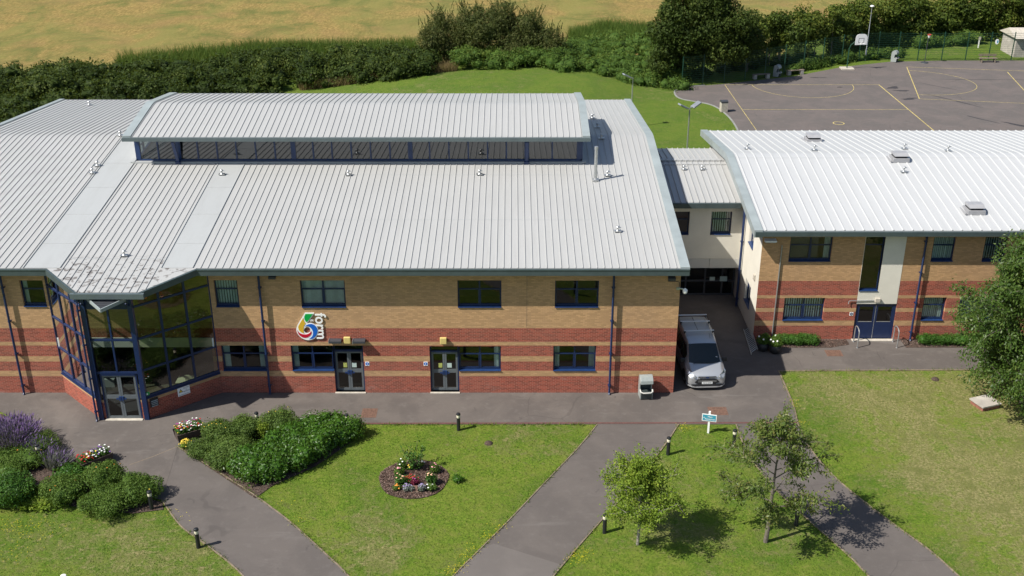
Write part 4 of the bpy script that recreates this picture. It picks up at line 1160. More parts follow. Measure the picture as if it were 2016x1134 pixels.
def put_text(body, size, px, py, rot, name, w=0.045, off=0.0, sx=1.0, depth=0.012, mat='logo_white'):
    o = text_mesh(body, size, M[mat], name, depth, off)
    c = lg(px, py, w)
    o.matrix_world = Matrix.Translation(c) @ Matrix.Rotation(math.pi / 2, 4, 'X') @ Matrix.Rotation(rot, 4, 'Z') @ Matrix.Diagonal((sx, 1, 1, 1))
    mw = o.matrix_world.copy(); o.parent = logo; o.matrix_parent_inverse = Matrix.Translation(-logo.location); o.matrix_basis = mw
    return o
put_text('form', 0.74, 872, 592, -math.pi / 2, 'lettering_form', 0.045, 0.009, 0.96, 0.012)
put_text('TH', 0.135, 618, 430, 0, 'lettering_th', 0.04, 0.006)

# ---- things fixed to the walls
def wall_thing(name, loc, label, cat, group=None): return empty(name, loc, 0, label, cat, group)
def wall_lamp(px, py, label):
    q = wp(px, py, 0); r = wall_thing('wall_lamp', (q.x, 0, q.z), label, 'wall lamp', 'square cream wall lamps')
    mb = MB(); mb.box(-0.16, 0.16, -0.16, -0.03, -0.17, 0.17); mb.build('housing', M['cream_light'], r, bevel=0.025)
    mb = MB(); mb.box(-0.13, 0.13, -0.03, 0.0, -0.14, 0.14); mb.build('back_plate', M['char'], r)
wall_lamp(684, 668, 'square cream wall lamp between two flat dark boxes')
wall_lamp(873, 669, 'square cream wall lamp alone above the right double doors')
for px, lb in ((661, 'flat dark box on the wall left of the cream lamp, nearest the logo'), (708, 'flat dark box on the wall right of the cream lamp')):
    q = wp(px, 669, 0); r = wall_thing('wall_heater', (q.x, 0, q.z), lb, 'heater', 'flat dark boxes above the left double doors')
    mb = MB(); mb.prism([(-0.29, -0.02, -0.09), (-0.29, -0.30, -0.05), (-0.29, -0.30, 0.06), (-0.29, -0.02, 0.09)], (0.58, 0, 0)); mb.build('housing', M['char'], r)
    mb = MB(); mb.box(-0.315, -0.29, -0.30, 0.0, -0.09, 0.10); mb.build('bracket', M['steel'], r)
def floodlight(px, py, label):
    q = wp(px, py, -0.05); r = wall_thing('floodlight', (q.x, 0, q.z), label, 'floodlight', 'small dark floodlights under the eaves')
    mb = MB(); mb.prism([(-0.17, -0.08, -0.05), (-0.17, -0.32, -0.12), (-0.17, -0.34, 0.0), (-0.17, -0.08, 0.08)], (0.34, 0, 0)); mb.build('housing', M['char'], r)
    mb = MB(); mb.box(-0.03, 0.03, -0.08, 0.0, -0.04, 0.04); mb.build('bracket', M['steel'], r)
floodlight(537, 541, 'small dark floodlight under the eaves right of the second downpipe')
floodlight(1322, 544, 'small dark floodlight under the eaves at the corner above the van')
for px, lb in ((723, 'small round blue fire door sign right of the left double doors'), (838, 'small round blue fire door sign left of the right double doors')):
    q = wp(px, 716, 0); r = wall_thing('door_sign', (q.x, 0, q.z), lb, 'sign', 'round blue door signs')
    mb = MB(); mb.box(-0.1, 0.1, -0.012, 0.0, -0.11, 0.11); mb.build('plate', M['white'], r)
    mb = MB(); mb.prism([(0.085 * math.cos(a), -0.0125, 0.085 * math.sin(a)) for a in np.linspace(0, 6.283, 20)[:-1]], (0, -0.004, 0)); mb.build('blue_disc', M['logo_blue'], r)
    mb = MB(); mb.box(-0.012, 0.012, -0.0195, -0.017, -0.055, 0.055); mb.build('symbol', M['white'], r)
q = wp(1336, 568, -0.02); r = wall_thing('security_camera', (q.x, 0, q.z), 'white dome security camera on a bracket at the wall corner above the van', 'camera')
mb = MB(); mb.box(-0.11, 0.05, -0.05, 0.02, -0.07, 0.07); mb.bar((0.0, -0.05, 0.02), (0.26, -0.2, 0.04), 0.05, 0.05); mb.build('bracket', M['steel'], r)
mb = MB(); mb.lathe([(0.0, -0.15), (0.07, -0.14), (0.11, -0.08), (0.115, 0.02), (0.09, 0.06), (0.05, 0.08), (0.03, 0.12)], (0.28, -0.22, -0.02), 16); mb.build('dome', M['white'], r)
mb = MB(); mb.tube([(0.02, -0.03, 0.07), (0.03, -0.02, 0.32), (-0.1, -0.02, 0.36), (-0.5, -0.02, 0.37), (-0.52, -0.02, 0.5)], 0.014, 6); mb.build('cable', M['black'], r)
# wing: white strip lamp, cream lamp over the door, blue sign, small box on the side wall
q = wp(1516, 473, WY); r = wall_thing('wall_lamp', (q.x, WY, q.z), 'white hooded strip lamp high on the right building by its corner', 'wall lamp')
mb = MB(); mb.prism([(-0.30, 0, 0.10), (-0.30, -0.28, 0.06), (-0.30, -0.28, -0.01), (-0.30, -0.04, -0.06)], (0.60, 0, 0)); mb.build('housing', M['white'], r)
mb = MB(); mb.box(-0.25, 0.25, -0.24, -0.06, -0.055, -0.04); mb.build('diffuser', M['panel'], r)
q = wp(1727, 590, WY - 0.02); r = wall_thing('wall_lamp', (q.x, WY - 0.012, q.z), 'pale square lamp on the cream panel above the blue double doors', 'wall lamp')
mb = MB(); mb.box(-0.14, 0.14, -0.15, 0.0, -0.12, 0.12); mb.build('housing', M['stone'], r, bevel=0.02)
mb = MB(); mb.tube([(-0.14, -0.03, -0.04), (-1.42, -0.045, -0.05), (-1.5, -0.06, -0.07), (-1.52, -0.08, -0.22)], 0.022, 8); mb.build('conduit', M['steel'], r)
q = wp(1676, 618, WY); r = wall_thing('door_sign', (q.x, WY, q.z), 'small blue and white sign left of the blue double doors', 'sign')
mb = MB(); mb.box(-0.1, 0.1, -0.012, 0, -0.1, 0.1); mb.build('plate', M['white'], r)
mb = MB(); mb.prism([(0.08 * math.cos(a), -0.0125, 0.08 * math.sin(a)) for a in np.linspace(0, 6.283, 20)[:-1]], (0, -0.004, 0)); mb.build('blue_disc', M['sill'], r)
mb = MB(); mb.box(-0.04, 0.04, -0.0195, -0.017, -0.012, 0.012); mb.build('symbol', M['white'], r)
r = wall_thing('alarm_box', (WX0, 6.6, 3.3), 'small pale box on the sunlit cream side wall of the right building', 'alarm box')
mb = MB(); mb.box(-0.09, 0.0, -0.12, 0.12, -0.16, 0.16); mb.build('housing', M['stone'], r, bevel=0.02)
mb = MB(); mb.box(-0.097, -0.0905, -0.05, 0.05, -0.11, -0.07); mb.build('lens', M['char'], r)
# warning sign and vent grille on the right dwarf wall of the bay
def on_dwarf(px, py):
    best = None
    for i in range(800):
        u = Lr * i / 799; a = mpr(u, 0, 0.0); q = wp(px, py, a.y)
        if best is None or abs(q.x - a.x) < best[0]: best = (abs(q.x - a.x), u, q.z)
    return best[1], best[2]
u, z = on_dwarf(361, 768)
c = mpr(u, z, 0); ang = math.atan2((mpr(1, 0, 0) - mpr(0, 0, 0)).y, (mpr(1, 0, 0) - mpr(0, 0, 0)).x)
r = empty('warning_sign', c, ang, 'white warning sign with yellow triangle on the low brick wall of the glazed bay', 'sign')
mb = MB(); mb.box(-0.31, 0.31, -0.045, -0.03, -0.24, 0.24); mb.build('plate', M['white'], r)
M['sign_yellow'] = new_mat('sign_yellow', (0.70, 0.52, 0.02), 0.5)
mb = MB(); mb.prism([(-0.26, -0.0455, -0.06), (-0.05, -0.0455, -0.06), (-0.155, -0.0455, 0.13)], (0, -0.003, 0)); mb.build('triangle_border', M['black'], r)
mb = MB(); mb.prism([(-0.225, -0.049, -0.04), (-0.085, -0.049, -0.04), (-0.155, -0.049, 0.085)], (0, -0.003, 0)); mb.build('triangle', M['sign_yellow'], r)
def sign_text(r, body, size, x, y, z, mat, name, off=0.0):
    o = text_mesh(body, size, mat, name, 0.0015, off); o.parent = r; o.location = (x, y, z); o.rotation_euler = (math.pi / 2, 0, 0); return o
sign_text(r, 'CCTV', 0.105, 0.13, -0.047, 0.12, M['char'], 'lettering')
sign_text(r, 'in', 0.085, 0.13, -0.047, 0.03, M['char'], 'lettering')
sign_text(r, 'operation', 0.085, 0.13, -0.047, -0.05, M['char'], 'lettering')
mb = MB(); mb.box(-0.27, 0.27, -0.0475, -0.0455, -0.2, -0.185); mb.build('rule', M['char'], r)
u, z = on_dwarf(303, 791); c = mpr(u, z, 0)
r = empty('vent_grille', c, ang, 'black louvred vent grille on the low brick wall beside the entrance doors', 'vent')
mb = MB(); mb.box(-0.2, 0.2, -0.05, 0.0, -0.22, 0.22); mb.build('frame', M['black'], r)
mb = MB()
for i in range(4): mb.prism([(-0.16, -0.051, -0.16 + 0.09 * i), (-0.16, -0.09, -0.19 + 0.09 * i), (-0.16, -0.085, -0.175 + 0.09 * i)], (0.32, 0, 0))
mb.build('louvre', M['steel'], r)
u, z = on_dwarf(290, 774); c = mpr(u, 1.32, 0)
r = empty('exit_sign', c, ang, 'small green sign stuck low on the bay glass beside the entrance', 'sign')
mb = MB(); mb.box(-0.1, 0.1, -0.012, 0.0, -0.1, 0.1); mb.build('plate', M['logo_green'], r)
mb = MB(); mb.box(-0.07, 0.02, -0.0145, -0.0125, -0.03, 0.05); mb.build('symbol', M['white'], r)

# ---- the van
M['van'] = new_mat('silver_van_paint', (0.52, 0.53, 0.54), 0.36, 0.62)
M['van_black'] = new_mat('van_black_plastic', (0.016, 0.016, 0.018), 0.5)
M['van_glass'] = new_mat('van_tinted_glass', (0.010, 0.016, 0.016), 0.03, 0.0, 0.6)
M['lamp_glass'] = new_mat('headlamp_lens', (0.55, 0.56, 0.58), 0.08, 0.6)
M['tyre'] = new_mat('tyre_rubber', (0.018, 0.018, 0.018), 0.85)
M['plate'] = new_mat('number_plate_white', (0.75, 0.75, 0.73), 0.5)
van = empty('van', (9.60, 0.22, 0.02), 0.045, 'silver people carrier van with roof bars parked nose out in the shade between the buildings', 'van')
ST = [  # l, z bottom, z top, half width bottom, half width belt, half width top
    (0.00, 0.34, 0.74, 0.66, 0.72, 0.60), (0.04, 0.28, 0.82, 0.78, 0.82, 0.66), (0.14, 0.25, 0.90, 0.88, 0.90, 0.73), (0.34, 0.24, 0.985, 0.94, 0.955, 0.78),
    (0.65, 0.24, 1.07, 0.95, 0.975, 0.80), (0.98, 0.24, 1.15, 0.95, 0.985, 0.82), (1.06, 0.24, 1.20, 0.95, 0.985, 0.82), (1.45, 0.24, 1.53, 0.95, 0.985, 0.775), (1.86, 0.24, 1.84, 0.95, 0.985, 0.72),
    (2.05, 0.24, 1.915, 0.95, 0.985, 0.73), (2.4, 0.24, 1.945, 0.95, 0.985, 0.75), (3.4, 0.24, 1.965, 0.95, 0.985, 0.76), (4.4, 0.24, 1.95, 0.95, 0.98, 0.75),
    (4.78, 0.26, 1.91, 0.93, 0.96, 0.73), (4.92, 0.32, 1.82, 0.9, 0.93, 0.70), (4.97, 0.4, 1.6, 0.86, 0.88, 0.66)]
ST = [((l - 0.22 if l > 0.9 else l * 0.78), a * 1.0, b * 0.97, c, d, e) for l, a, b, c, d, e in ST]
def vsec(s):
    l, zb_, zt, w0, w1, w2 = s; pts = []
    for f in (0, 0.35, 0.65, 0.86, 0.96): pts.append((w2 * f, zt - 0.045 * f * f))
    pts.append((w2 + 0.012, zt - 0.075))
    belt = min(0.98, zb_ + 0.80 * (zt - zb_) - 0.02)
    for f in (0.33, 0.7): pts.append((w2 + (w1 - w2) * f ** 0.85, zt - 0.075 - (zt - 0.075 - belt) * f))
    pts.append((w1, belt)); pts.append((w1 * 1.005, (belt + zb_) / 2)); pts.append((w1 * 0.995, zb_ + 0.14)); pts.append((w0, zb_)); pts.append((w0 * 0.5, zb_ - 0.02)); pts.append((0, zb_ - 0.02))
    full = pts + [(-x, z) for x, z in pts[-2:0:-1]]
    return [(x, l, z) for x, z in full]
mb = MB(); secs = [vsec(s) for s in ST]; n = len(secs[0])
V = [p for s in secs for p in s]; Fc = []
for i in range(len(secs) - 1):
    for k_ in range(n):
        a = i * n + k_; b = i * n + (k_ + 1) % n; Fc.append((a, b, b + n, a + n))
Fc.append(tuple(range(n))); Fc.append(tuple(range((len(secs) - 1) * n, len(secs) * n)))
mb.add(V, Fc, None, 0, True)
body = mb.build('body', M['van'], van, autosm=40)
md = body.modifiers.new('subdivision', 'SUBSURF'); md.levels = 1; md.render_levels = 2
def vint(l):
    for a, b in zip(ST[:-1], ST[1:]):
        if a[0] <= l <= b[0]:
            t_ = (l - a[0]) / (b[0] - a[0]); return tuple(x + (y - x) * t_ for x, y in zip(a, b))
    return ST[-1]
def vtop(l, f, lift=0.012):
    s = vint(l); return (s[5] * f, l, s[2] - 0.045 * f * f + lift)
mb = MB(); ng = 10
ls = [0.84, 0.93, 1.08, 1.28, 1.48, 1.63]; P_ = []
for l in ls:
    for i in range(ng + 1):
        f = -1 + 2 * i / ng
        ll = l - (0.13 * (1 - f * f) if l < 0.9 else 0.05 * (1 - f * f)) * (1 if l < 1.28 else 0.3)
        p_ = vtop(ll, f * 0.965, 0.016); P_.append(p_)
mb.add(P_, [(r_ * (ng + 1) + i, r_ * (ng + 1) + i + 1, (r_ + 1) * (ng + 1) + i + 1, (r_ + 1) * (ng + 1) + i) for r_ in range(len(ls) - 1) for i in range(ng)], None, 0, True)
mb.build('windscreen', M['van_glass'], van)
mb = MB()
mb.bar((-0.6, 0.70, 1.13), (0.05, 0.77, 1.15), 0.018, 0.02); mb.bar((0.1, 0.71, 1.135), (0.65, 0.76, 1.145), 0.018, 0.02); mb.build('wiper', M['van_black'], van)
def vside(l, z, sgn, lift=0.012):
    s = vint(l); belt = min(0.98, s[1] + 0.8 * (s[2] - s[1]) - 0.02); zt = s[2] - 0.075
    f = min(1, max(0, (zt - z) / (zt - belt))); return (sgn * (s[5] + 0.012 + (s[4] - s[5] - 0.012) * f ** 0.85 + lift), l, z)
for sgn in (-1, 1):
    for a, b in ((1.22, 2.15), (2.25, 3.35), (3.45, 4.52)):
        mb = MB(); Q = []
        for l in np.linspace(a, b, 5):
            for k_ in range(4):
                zl = 1.06; zh = min(1.68, vint(l)[2] - 0.14) if l > 1.4 else min(1.68, vint(l)[2] - 0.12)
                Q.append(vside(l, zl + (zh - zl) * k_ / 3, sgn))
        mb.add(Q, [(i * 4 + k_, i * 4 + k_ + 1, i * 4 + k_ + 5, i * 4 + k_ + 4) for i in range(4) for k_ in range(3)], None, 0, True)
        mb.build('side_window', M['van_glass'], van)
    mb = MB(); mb.box(min(sgn * 0.93, sgn * 1.18), max(sgn * 0.93, sgn * 1.18), 1.08, 1.20, 1.0, 1.22); mb.bar((sgn * 0.9, 1.18, 1.03), (sgn * 1.0, 1.16, 1.06), 0.06, 0.06)
    mb.build('mirror', M['van_black'], van, bevel=0.03)
    mb = MB()
    quad = [(0.005, 0.44, 0.665), (0.02, 0.60, 0.62), (0.18, 0.90, 0.63), (0.40, 0.955, 0.87), (0.50, 0.90, 0.985), (0.25, 0.79, 0.92), (0.07, 0.60, 0.81)]
    pts = [(sgn * (x + 0.012), l - 0.02, z + 0.012) for l, x, z in quad]
    cx_ = sum(p[0] for p in pts) / 7; cy_ = sum(p[1] for p in pts) / 7 - 0.035; cz_ = sum(p[2] for p in pts) / 7 + 0.03
    mb.add(pts + [(cx_, cy_, cz_)], [(i, (i + 1) % 7, 7) for i in range(7)], None, 0, True)
    hl = mb.build('headlight', M['lamp_glass'], van)
    mb = MB(); mb.lathe([(0.075, 0), (0.06, 0.02), (0.03, 0.03)], (0, 0, 0), 12); o = mb.build('lamp_reflector', M['steel'], hl); o.location = (sgn * 0.63, 0.0, 0.745); o.rotation_euler = (math.radians(70), 0, 0)
    for l in (0.86, 3.72):
        mb = MB(); mb.M = Matrix.Translation((sgn * 0.86, l, 0.335)) @ Matrix.Rotation(math.pi / 2, 4, 'Y')
        mb.lathe([(0.2, -0.11), (0.315, -0.11), (0.335, -0.08), (0.335, 0.08), (0.315, 0.11), (0.2, 0.11)], n=24); w = mb.build('wheel', M['tyre'], van)
        mb = MB(); mb.M = Matrix.Translation((sgn * 0.95, l, 0.335)) @ Matrix.Rotation(math.pi / 2, 4, 'Y')
        mb.lathe([(0.2, -0.03), (0.19, 0.025), (0.06, 0.03)], n=16); mb.build('rim', M['steel'], w)
        mb = MB(); s_ = []
        for k_ in range(13):
            a = math.pi * k_ / 12; s_.append((sgn * 0.997, l + 0.42 * math.cos(a), 0.335 + 0.42 * math.sin(a)))
        mb.add(s_ + [(sgn * 0.99, l, 0.3)], [(i, i + 1, 13) for i in range(12)]); mb.build('wheel_arch', M['van_black'], van)
mb = MB(); mb.prism([(x, -0.035, z) for x, z in ((-0.34, 0.345), (0.34, 0.345), (0.62, 0.47), (0.48, 0.61), (0.36, 0.645), (-0.36, 0.645), (-0.48, 0.61), (-0.62, 0.47))], (0, 0.06, 0)); g = mb.build('grille', M['van_black'], van)
mb = MB()
for z in (0.50, 0.56): mb.box(-0.46, 0.46, -0.042, -0.035, z - 0.008, z + 0.008)
mb.build('grille_bar', M['steel'], g)
mb = MB(); mb.prism([(-0.46, 0.0, 0.735), (-0.36, -0.02, 0.69), (0.36, -0.02, 0.69), (0.46, 0.0, 0.735), (0.43, 0.02, 0.765), (-0.43, 0.02, 0.765)], (0, 0.04, 0.0)); g2 = mb.build('upper_grille', M['van_black'], van)
mb = MB(); mb.box(-0.42, -0.09, -0.026, -0.018, 0.722, 0.735); mb.box(0.09, 0.42, -0.026, -0.018, 0.722, 0.735); mb.build('chrome_strip', M['steel'], g2)
mb = MB(); mb.prism([(0.085 * math.cos(a), -0.035, 0.725 + 0.035 * math.sin(a)) for a in np.linspace(0, 6.283, 17)[:-1]], (0, -0.008, 0)); mb.build('oval_badge', M['sill'], g2)
mb = MB()
mb.prism([(-0.72, 0.0, 0.24), (-0.6, -0.055, 0.24), (0.6, -0.055, 0.24), (0.72, 0.0, 0.24), (0.9, 0.2, 0.24), (0.86, 0.25, 0.24), (-0.86, 0.25, 0.24), (-0.9, 0.2, 0.24)], (0, 0, 0.11)); mb.build('lower_bumper', M['van_black'], van)
mb = MB()
path = [(-0.95, 0.42, 0.245), (-0.90, 0.18, 0.235), (-0.72, -0.01, 0.228), (-0.45, -0.062, 0.225), (0.45, -0.062, 0.225), (0.72, -0.01, 0.228), (0.90, 0.18, 0.235), (0.95, 0.42, 0.245)]
for a, b in zip(path[:-1], path[1:]): mb.bar(a, b, 0.05, 0.05)
mb.build('bumper_lip', M['van'], van)
mb = MB(); mb.box(-0.26, 0.26, -0.052, -0.042, 0.385, 0.497); pl_ = mb.build('number_plate', M['plate'], van)
o = text_mesh('YX13 NHW', 0.10, M['black'], 'plate_lettering', 0.001, 0.001); o.parent = pl_; o.location = (0, -0.0535, 0.441); o.rotation_euler = (math.pi / 2, 0, 0); o.scale = (0.86, 1, 1)
M['roof_bar'] = new_mat('roof_bar_aluminium', (0.70, 0.71, 0.72), 0.4, 0.3)
mb = MB()
for sgn in (-1, 1): mb.tube([(sgn * 0.715, 2.25, 1.90), (sgn * 0.715, 2.4, 1.94), (sgn * 0.715, 4.4, 1.94), (sgn * 0.715, 4.5, 1.88)], 0.02, 8)
mb.build('roof_rail', M['steel'], van)
for l in (2.55, 3.6, 4.35):
    mb = MB(); mb.bar((-0.76, l, 2.03), (0.76, l, 2.03), 0.08, 0.03)
    b_ = mb.build('roof_bar', M['roof_bar'], van)
    mb = MB()
    for sgn in (-1, 1): mb.box(sgn * 0.72 - 0.045, sgn * 0.72 + 0.045, l - 0.05, l + 0.05, 1.89, 2.015)
    mb.build('bar_foot', M['van_black'], b_)
mb = MB(); mb.tube([(0.0, 2.8, 1.908), (0.0, 4.4, 1.893)], 0.012, 6); mb.tube([(0.45, 1.95, 1.87), (0.46, 2.3, 2.0)], 0.008, 5); mb.build('aerial', M['van_black'], van)
mb = MB(); mb.box(0.56, 0.64, 0.98, 1.06, 1.30, 1.305); o = mb.build('permit_disc', M['plate'], van); o.rotation_euler = (0, 0, 0); o.location = (0.02, 0, 0.02)

# ---- hooded litter bins
M['bin'] = new_mat('pale_grey_bin', (0.26, 0.285, 0.275), 0.38, var=0.1, vscale=6)
M['bin_dark'] = new_mat('dark_bin_tub', (0.04, 0.05, 0.05), 0.45)
def make_bin(loc, rz, label):
    r = empty('litter_bin', loc, rz, label, 'litter bin', 'grey hooded litter bins')
    side_ = [(0.27, 0.02), (0.29, 0.5), (0.27, 1.02), (0.18, 1.14), (0.02, 1.2), (-0.14, 1.15), (-0.27, 1.02), (-0.30, 0.88), (-0.10, 0.84), (-0.06, 0.5), (-0.34, 0.44), (-0.30, 0.05)]
    mb = MB()
    for x in (-0.30, 0.265): mb.prism([(x, y, z) for y, z in side_], (0.035, 0, 0))
    mb.prism([(-0.265, y, z) for y, z in ((0.24, 0.02), (0.27, 0.02), (0.29, 0.5), (0.27, 1.0), (0.24, 1.0), (0.255, 0.5))], (0.53, 0, 0))
    mb.build('shell', M['bin'], r)
    mb = MB(); hd = [(0.275, 1.0), (0.19, 1.155), (0.02, 1.225), (-0.15, 1.17), (-0.29, 1.03), (-0.325, 0.86), (-0.29, 0.86), (-0.26, 1.0), (-0.13, 1.12), (0.02, 1.17), (0.16, 1.11), (0.23, 1.0)]
    mb.prism([(-0.31, y, z) for y, z in hd], (0.62, 0, 0)); mb.build('hood', M['bin'], r, bevel=0.03)
    mb = MB(); mb.box(-0.262, 0.262, 0.1, 0.13, 0.4, 1.02); mb.prism([(-0.262, y, z) for y, z in ((-0.30, 0.05), (0.1, 0.05), (0.1, 0.4), (-0.355, 0.40))], (0.524, 0, 0)); mb.build('tub', M['bin_dark'], r)
    mb = MB(); mb.tube([(-0.30, -0.22, 0.52), (-0.29, -0.36, 0.47), (-0.18, -0.42, 0.44), (0.18, -0.42, 0.44), (0.29, -0.36, 0.47), (0.30, -0.22, 0.52)], 0.035, 8); mb.build('front_rim', M['panel'], r)
    return r
p = gp(1269, 778); make_bin((p.x, -0.42, 0.02), 0.08, 'grey hooded litter bin against the brick wall by the van')
p = gp(1529, 151); make_bin((p.x, p.y, 0.02), 0.9, 'grey hooded litter bin between two benches by the court fence')
p = gp(1760, 122); make_bin((p.x, p.y, 0.02), 0.9, 'grey hooded litter bin by the court fence right of the hoop')
# slatted bin at the kerb of the court
p = gp(1424, 220); r = empty('slatted_bin', (p.x, p.y, 0.02), 0.1, 'square slatted litter bin with dark lid at the near kerb of the court', 'litter bin')
M['wood'] = new_mat('weathered_wood', (0.17, 0.135, 0.10), 0.85, var=0.3, vscale=6)
mb = MB(); mb.box(-0.27, 0.27, -0.27, 0.27, 0.03, 0.84); mb.build('liner', M['bin_dark'], r)
mb = MB()
for i in range(6):
    x = -0.25 + i * 0.1
    for y in (-0.3, 0.28): mb.box(x - 0.04, x + 0.04, y, y + 0.02, 0.02, 0.86)
    for X in (-0.3, 0.28): mb.box(X, X + 0.02, x - 0.04, x + 0.04, 0.02, 0.86)
mb.build('slat', M['stone'], r)
mb = MB(); mb.prism([(-0.31, -0.31, 0.86), (-0.31, -0.31, 1.0), (-0.31, 0.0, 1.1), (-0.31, 0.31, 1.0), (-0.31, 0.31, 0.86)], (0.62, 0, 0)); mb.build('lid', M['char'], r)

# ---- bollard lamps
M['bollard'] = new_mat('black_bollard_paint', (0.014, 0.015, 0.017), 0.4)
M['lens'] = new_mat('cream_bollard_lens', (0.62, 0.58, 0.44), 0.18, 0.0, 0.6)
def make_bollard():
    r = empty('bollard_light', (0, 0, 0), 0, None, 'bollard light', 'black bollard lights along the paths')
    mb = MB(); mb.lathe([(0.09, 0), (0.085, 0.03), (0.082, 0.67), (0.09, 0.68)], n=18); mb.build('post', M['bollard'], r)
    mb = MB(); mb.lathe([(0.082, 0.68), (0.088, 0.70), (0.088, 0.82), (0.08, 0.84)], n=18); mb.build('lens', M['lens'], r)
    mb = MB(); mb.lathe([(0.1, 0.835), (0.104, 0.86), (0.09, 0.905), (0.05, 0.93), (0.0, 0.935)], n=18); mb.build('cap', M['bollard'], r)
    return r
bol = make_bollard(); first = True
for px, py, lb in ((391, 1078, 'black bollard light on the left lawn where the left path bends down'), (299, 1003, 'black bollard light at the right tip of the left shrub bed'),
                   (903, 847, 'black bollard light at the top edge of the middle lawn'), (1190, 1049, 'black bollard light between the middle path and the lime green tree'),
                   (1315, 895, 'black bollard light left of the blue direction sign beside the middle path'), (1444, 880, 'black bollard light at the upper edge of the right path behind the small cherry'),
                   (1567, 1034, 'black bollard light half hidden under the drooping small cherry'), (685, 849, 'black bollard light at the right end of the laurel hedge'),
                   (508, 845, 'bollard light showing only its top behind the shrubs left of the laurel'), (79, 910, 'bollard light showing only its head above the lavender bed'),
                   (4, 852, 'bollard light cut by the left edge beside the purple flowers')):
    b_ = bol if first else copy_tree(bol); first = False
    b_['label'] = lb; q = gp(px, py); b_.location = (q.x, q.y, 0.0)
q = gp(133, 1175); mb = MB(); mb.lathe([(0.0, 1.0), (0.10, 0.97), (0.13, 0.88), (0.10, 0.78), (0.03, 0.74), (0.03, 0.0)], n=18)
r = empty('globe_light', (q.x, q.y, 0.0), 0, 'white globe light just peeping in at the bottom edge of the left lawn', 'globe light')
MB2 = MB(); MB2.lathe([(0.035, 0.0), (0.03, 0.78)], n=12); MB2.build('post', M['bollard'], r)
MB2 = MB(); MB2.lathe([(0.03, 0.76), (0.10, 0.80), (0.13, 0.89), (0.10, 0.98), (0.0, 1.01)], n=18); MB2.build('globe', M['white'], r)

# ---- direction sign
M['sign_teal'] = new_mat('teal_sign_face', (0.045, 0.27, 0.37), 0.45)
q = gp(1394, 852); r = empty('direction_sign', (q.x, q.y, 0), D2R(-14), 'small teal direction sign on a white post at the top of the right lawn strip', 'sign')
mb = MB(); mb.box(-0.045, 0.045, -0.045, 0.045, 0, 1.14); mb.build('post', M['white'], r)
mb = MB(); mb.box(-0.33, 0.33, -0.075, -0.05, 0.66, 1.02); bd = mb.build('board', M['white'], r)
mb = MB(); mb.box(-0.30, 0.30, -0.079, -0.0755, 0.69, 0.99); mb.build('face', M['sign_teal'], bd)
sign_text(bd, 'Main', 0.115, 0.04, -0.081, 0.895, M['white'], 'lettering'); sign_text(bd, 'Reception', 0.115, 0.04, -0.081, 0.775, M['white'], 'lettering')
mb = MB(); mb.prism([(-0.27, -0.08, 0.84), (-0.22, -0.08, 0.875), (-0.22, -0.08, 0.805)], (0, -0.003, 0)); mb.build('arrow', M['white'], bd)
q = gp(775, 1180); r = empty('direction_sign', (q.x, q.y, 0), D2R(-25), 'teal direction sign with only its top corner showing at the bottom edge between the paths', 'sign')
mb = MB(); mb.box(-0.04, 0.04, -0.04, 0.04, 0, 0.96); mb.build('post', M['white'], r)
mb = MB(); mb.box(-0.33, 0.33, -0.075, -0.045, 0.62, 0.98); bd = mb.build('board', M['white'], r)
mb = MB(); mb.box(-0.30, 0.30, -0.079, -0.0755, 0.65, 0.95); mb.build('face', M['sign_teal'], bd)

# ---- handrails, ladder, pots, plinth
for x0, lb in ((18.32, 'left steel hoop handrail beside the blue double doors'), (20.42, 'right steel hoop handrail beside the blue double doors')):
    r = empty('handrail', (x0, 5.45, 0.02), 0, lb, 'handrail', 'steel hoop handrails at the blue doors'); mb = MB(); pts = [(0, 0, 0), (0, 0, 0.85)]
    for a in np.linspace(0, math.pi, 9): pts.append((0, -0.35 + 0.35 * math.cos(a), 0.85 + 0.2 * math.sin(a)))
    pts.append((0, -0.7, 0.0)); mb.tube(pts, 0.03, 10); mb.build('tube', M['steel'], r)
    mb = MB(); mb.lathe([(0.06, 0), (0.06, 0.015)], (0, 0, 0)); mb.lathe([(0.06, 0), (0.06, 0.015)], (0, -0.7, 0)); mb.build('foot_plate', M['steel'], r)
a, b, c, d = gp(1464, 650), gp(1479, 699), gp(1469, 643, 0.0), gp(1484, 689, 0.0)
a.z = b.z = 0.04; c = a + Vector((0.34, 0.12, 0.22)); d = b + Vector((0.34, 0.12, 0.22))
r = empty('ladder', (a.x, a.y, 0), 0, 'aluminium ladder lying along the cream side wall beside the van', 'ladder'); r['_w'] = 1
mb = MB(); mb.bar(a, b, 0.035, 0.07); mb.bar(c, d, 0.035, 0.07); mb.build('rail', M['steel'], r)
mb = MB()
for i in range(1, 15): t_ = i / 15; mb.tube([a.lerp(b, t_), c.lerp(d, t_)], 0.016, 6)
mb.build('rung', M['steel'], r)
q = gp(1945, 803); r = empty('brick_plinth', (q.x, q.y, 0), 0.35, 'low brick inspection plinth with pale slab top under the big cherry tree', 'plinth')
mb = MB(); mb.box(-0.5, 0.5, -0.2, 0.65, 0, 0.2); mb.build('base', new_mat('red_plinth_brick', (0.22, 0.09, 0.06), 0.9, var=0.3, vscale=9), r)
mb = MB(); mb.box(-0.55, 0.55, -0.25, 0.7, 0.2, 0.27); mb.build('slab', M['conc'], r)

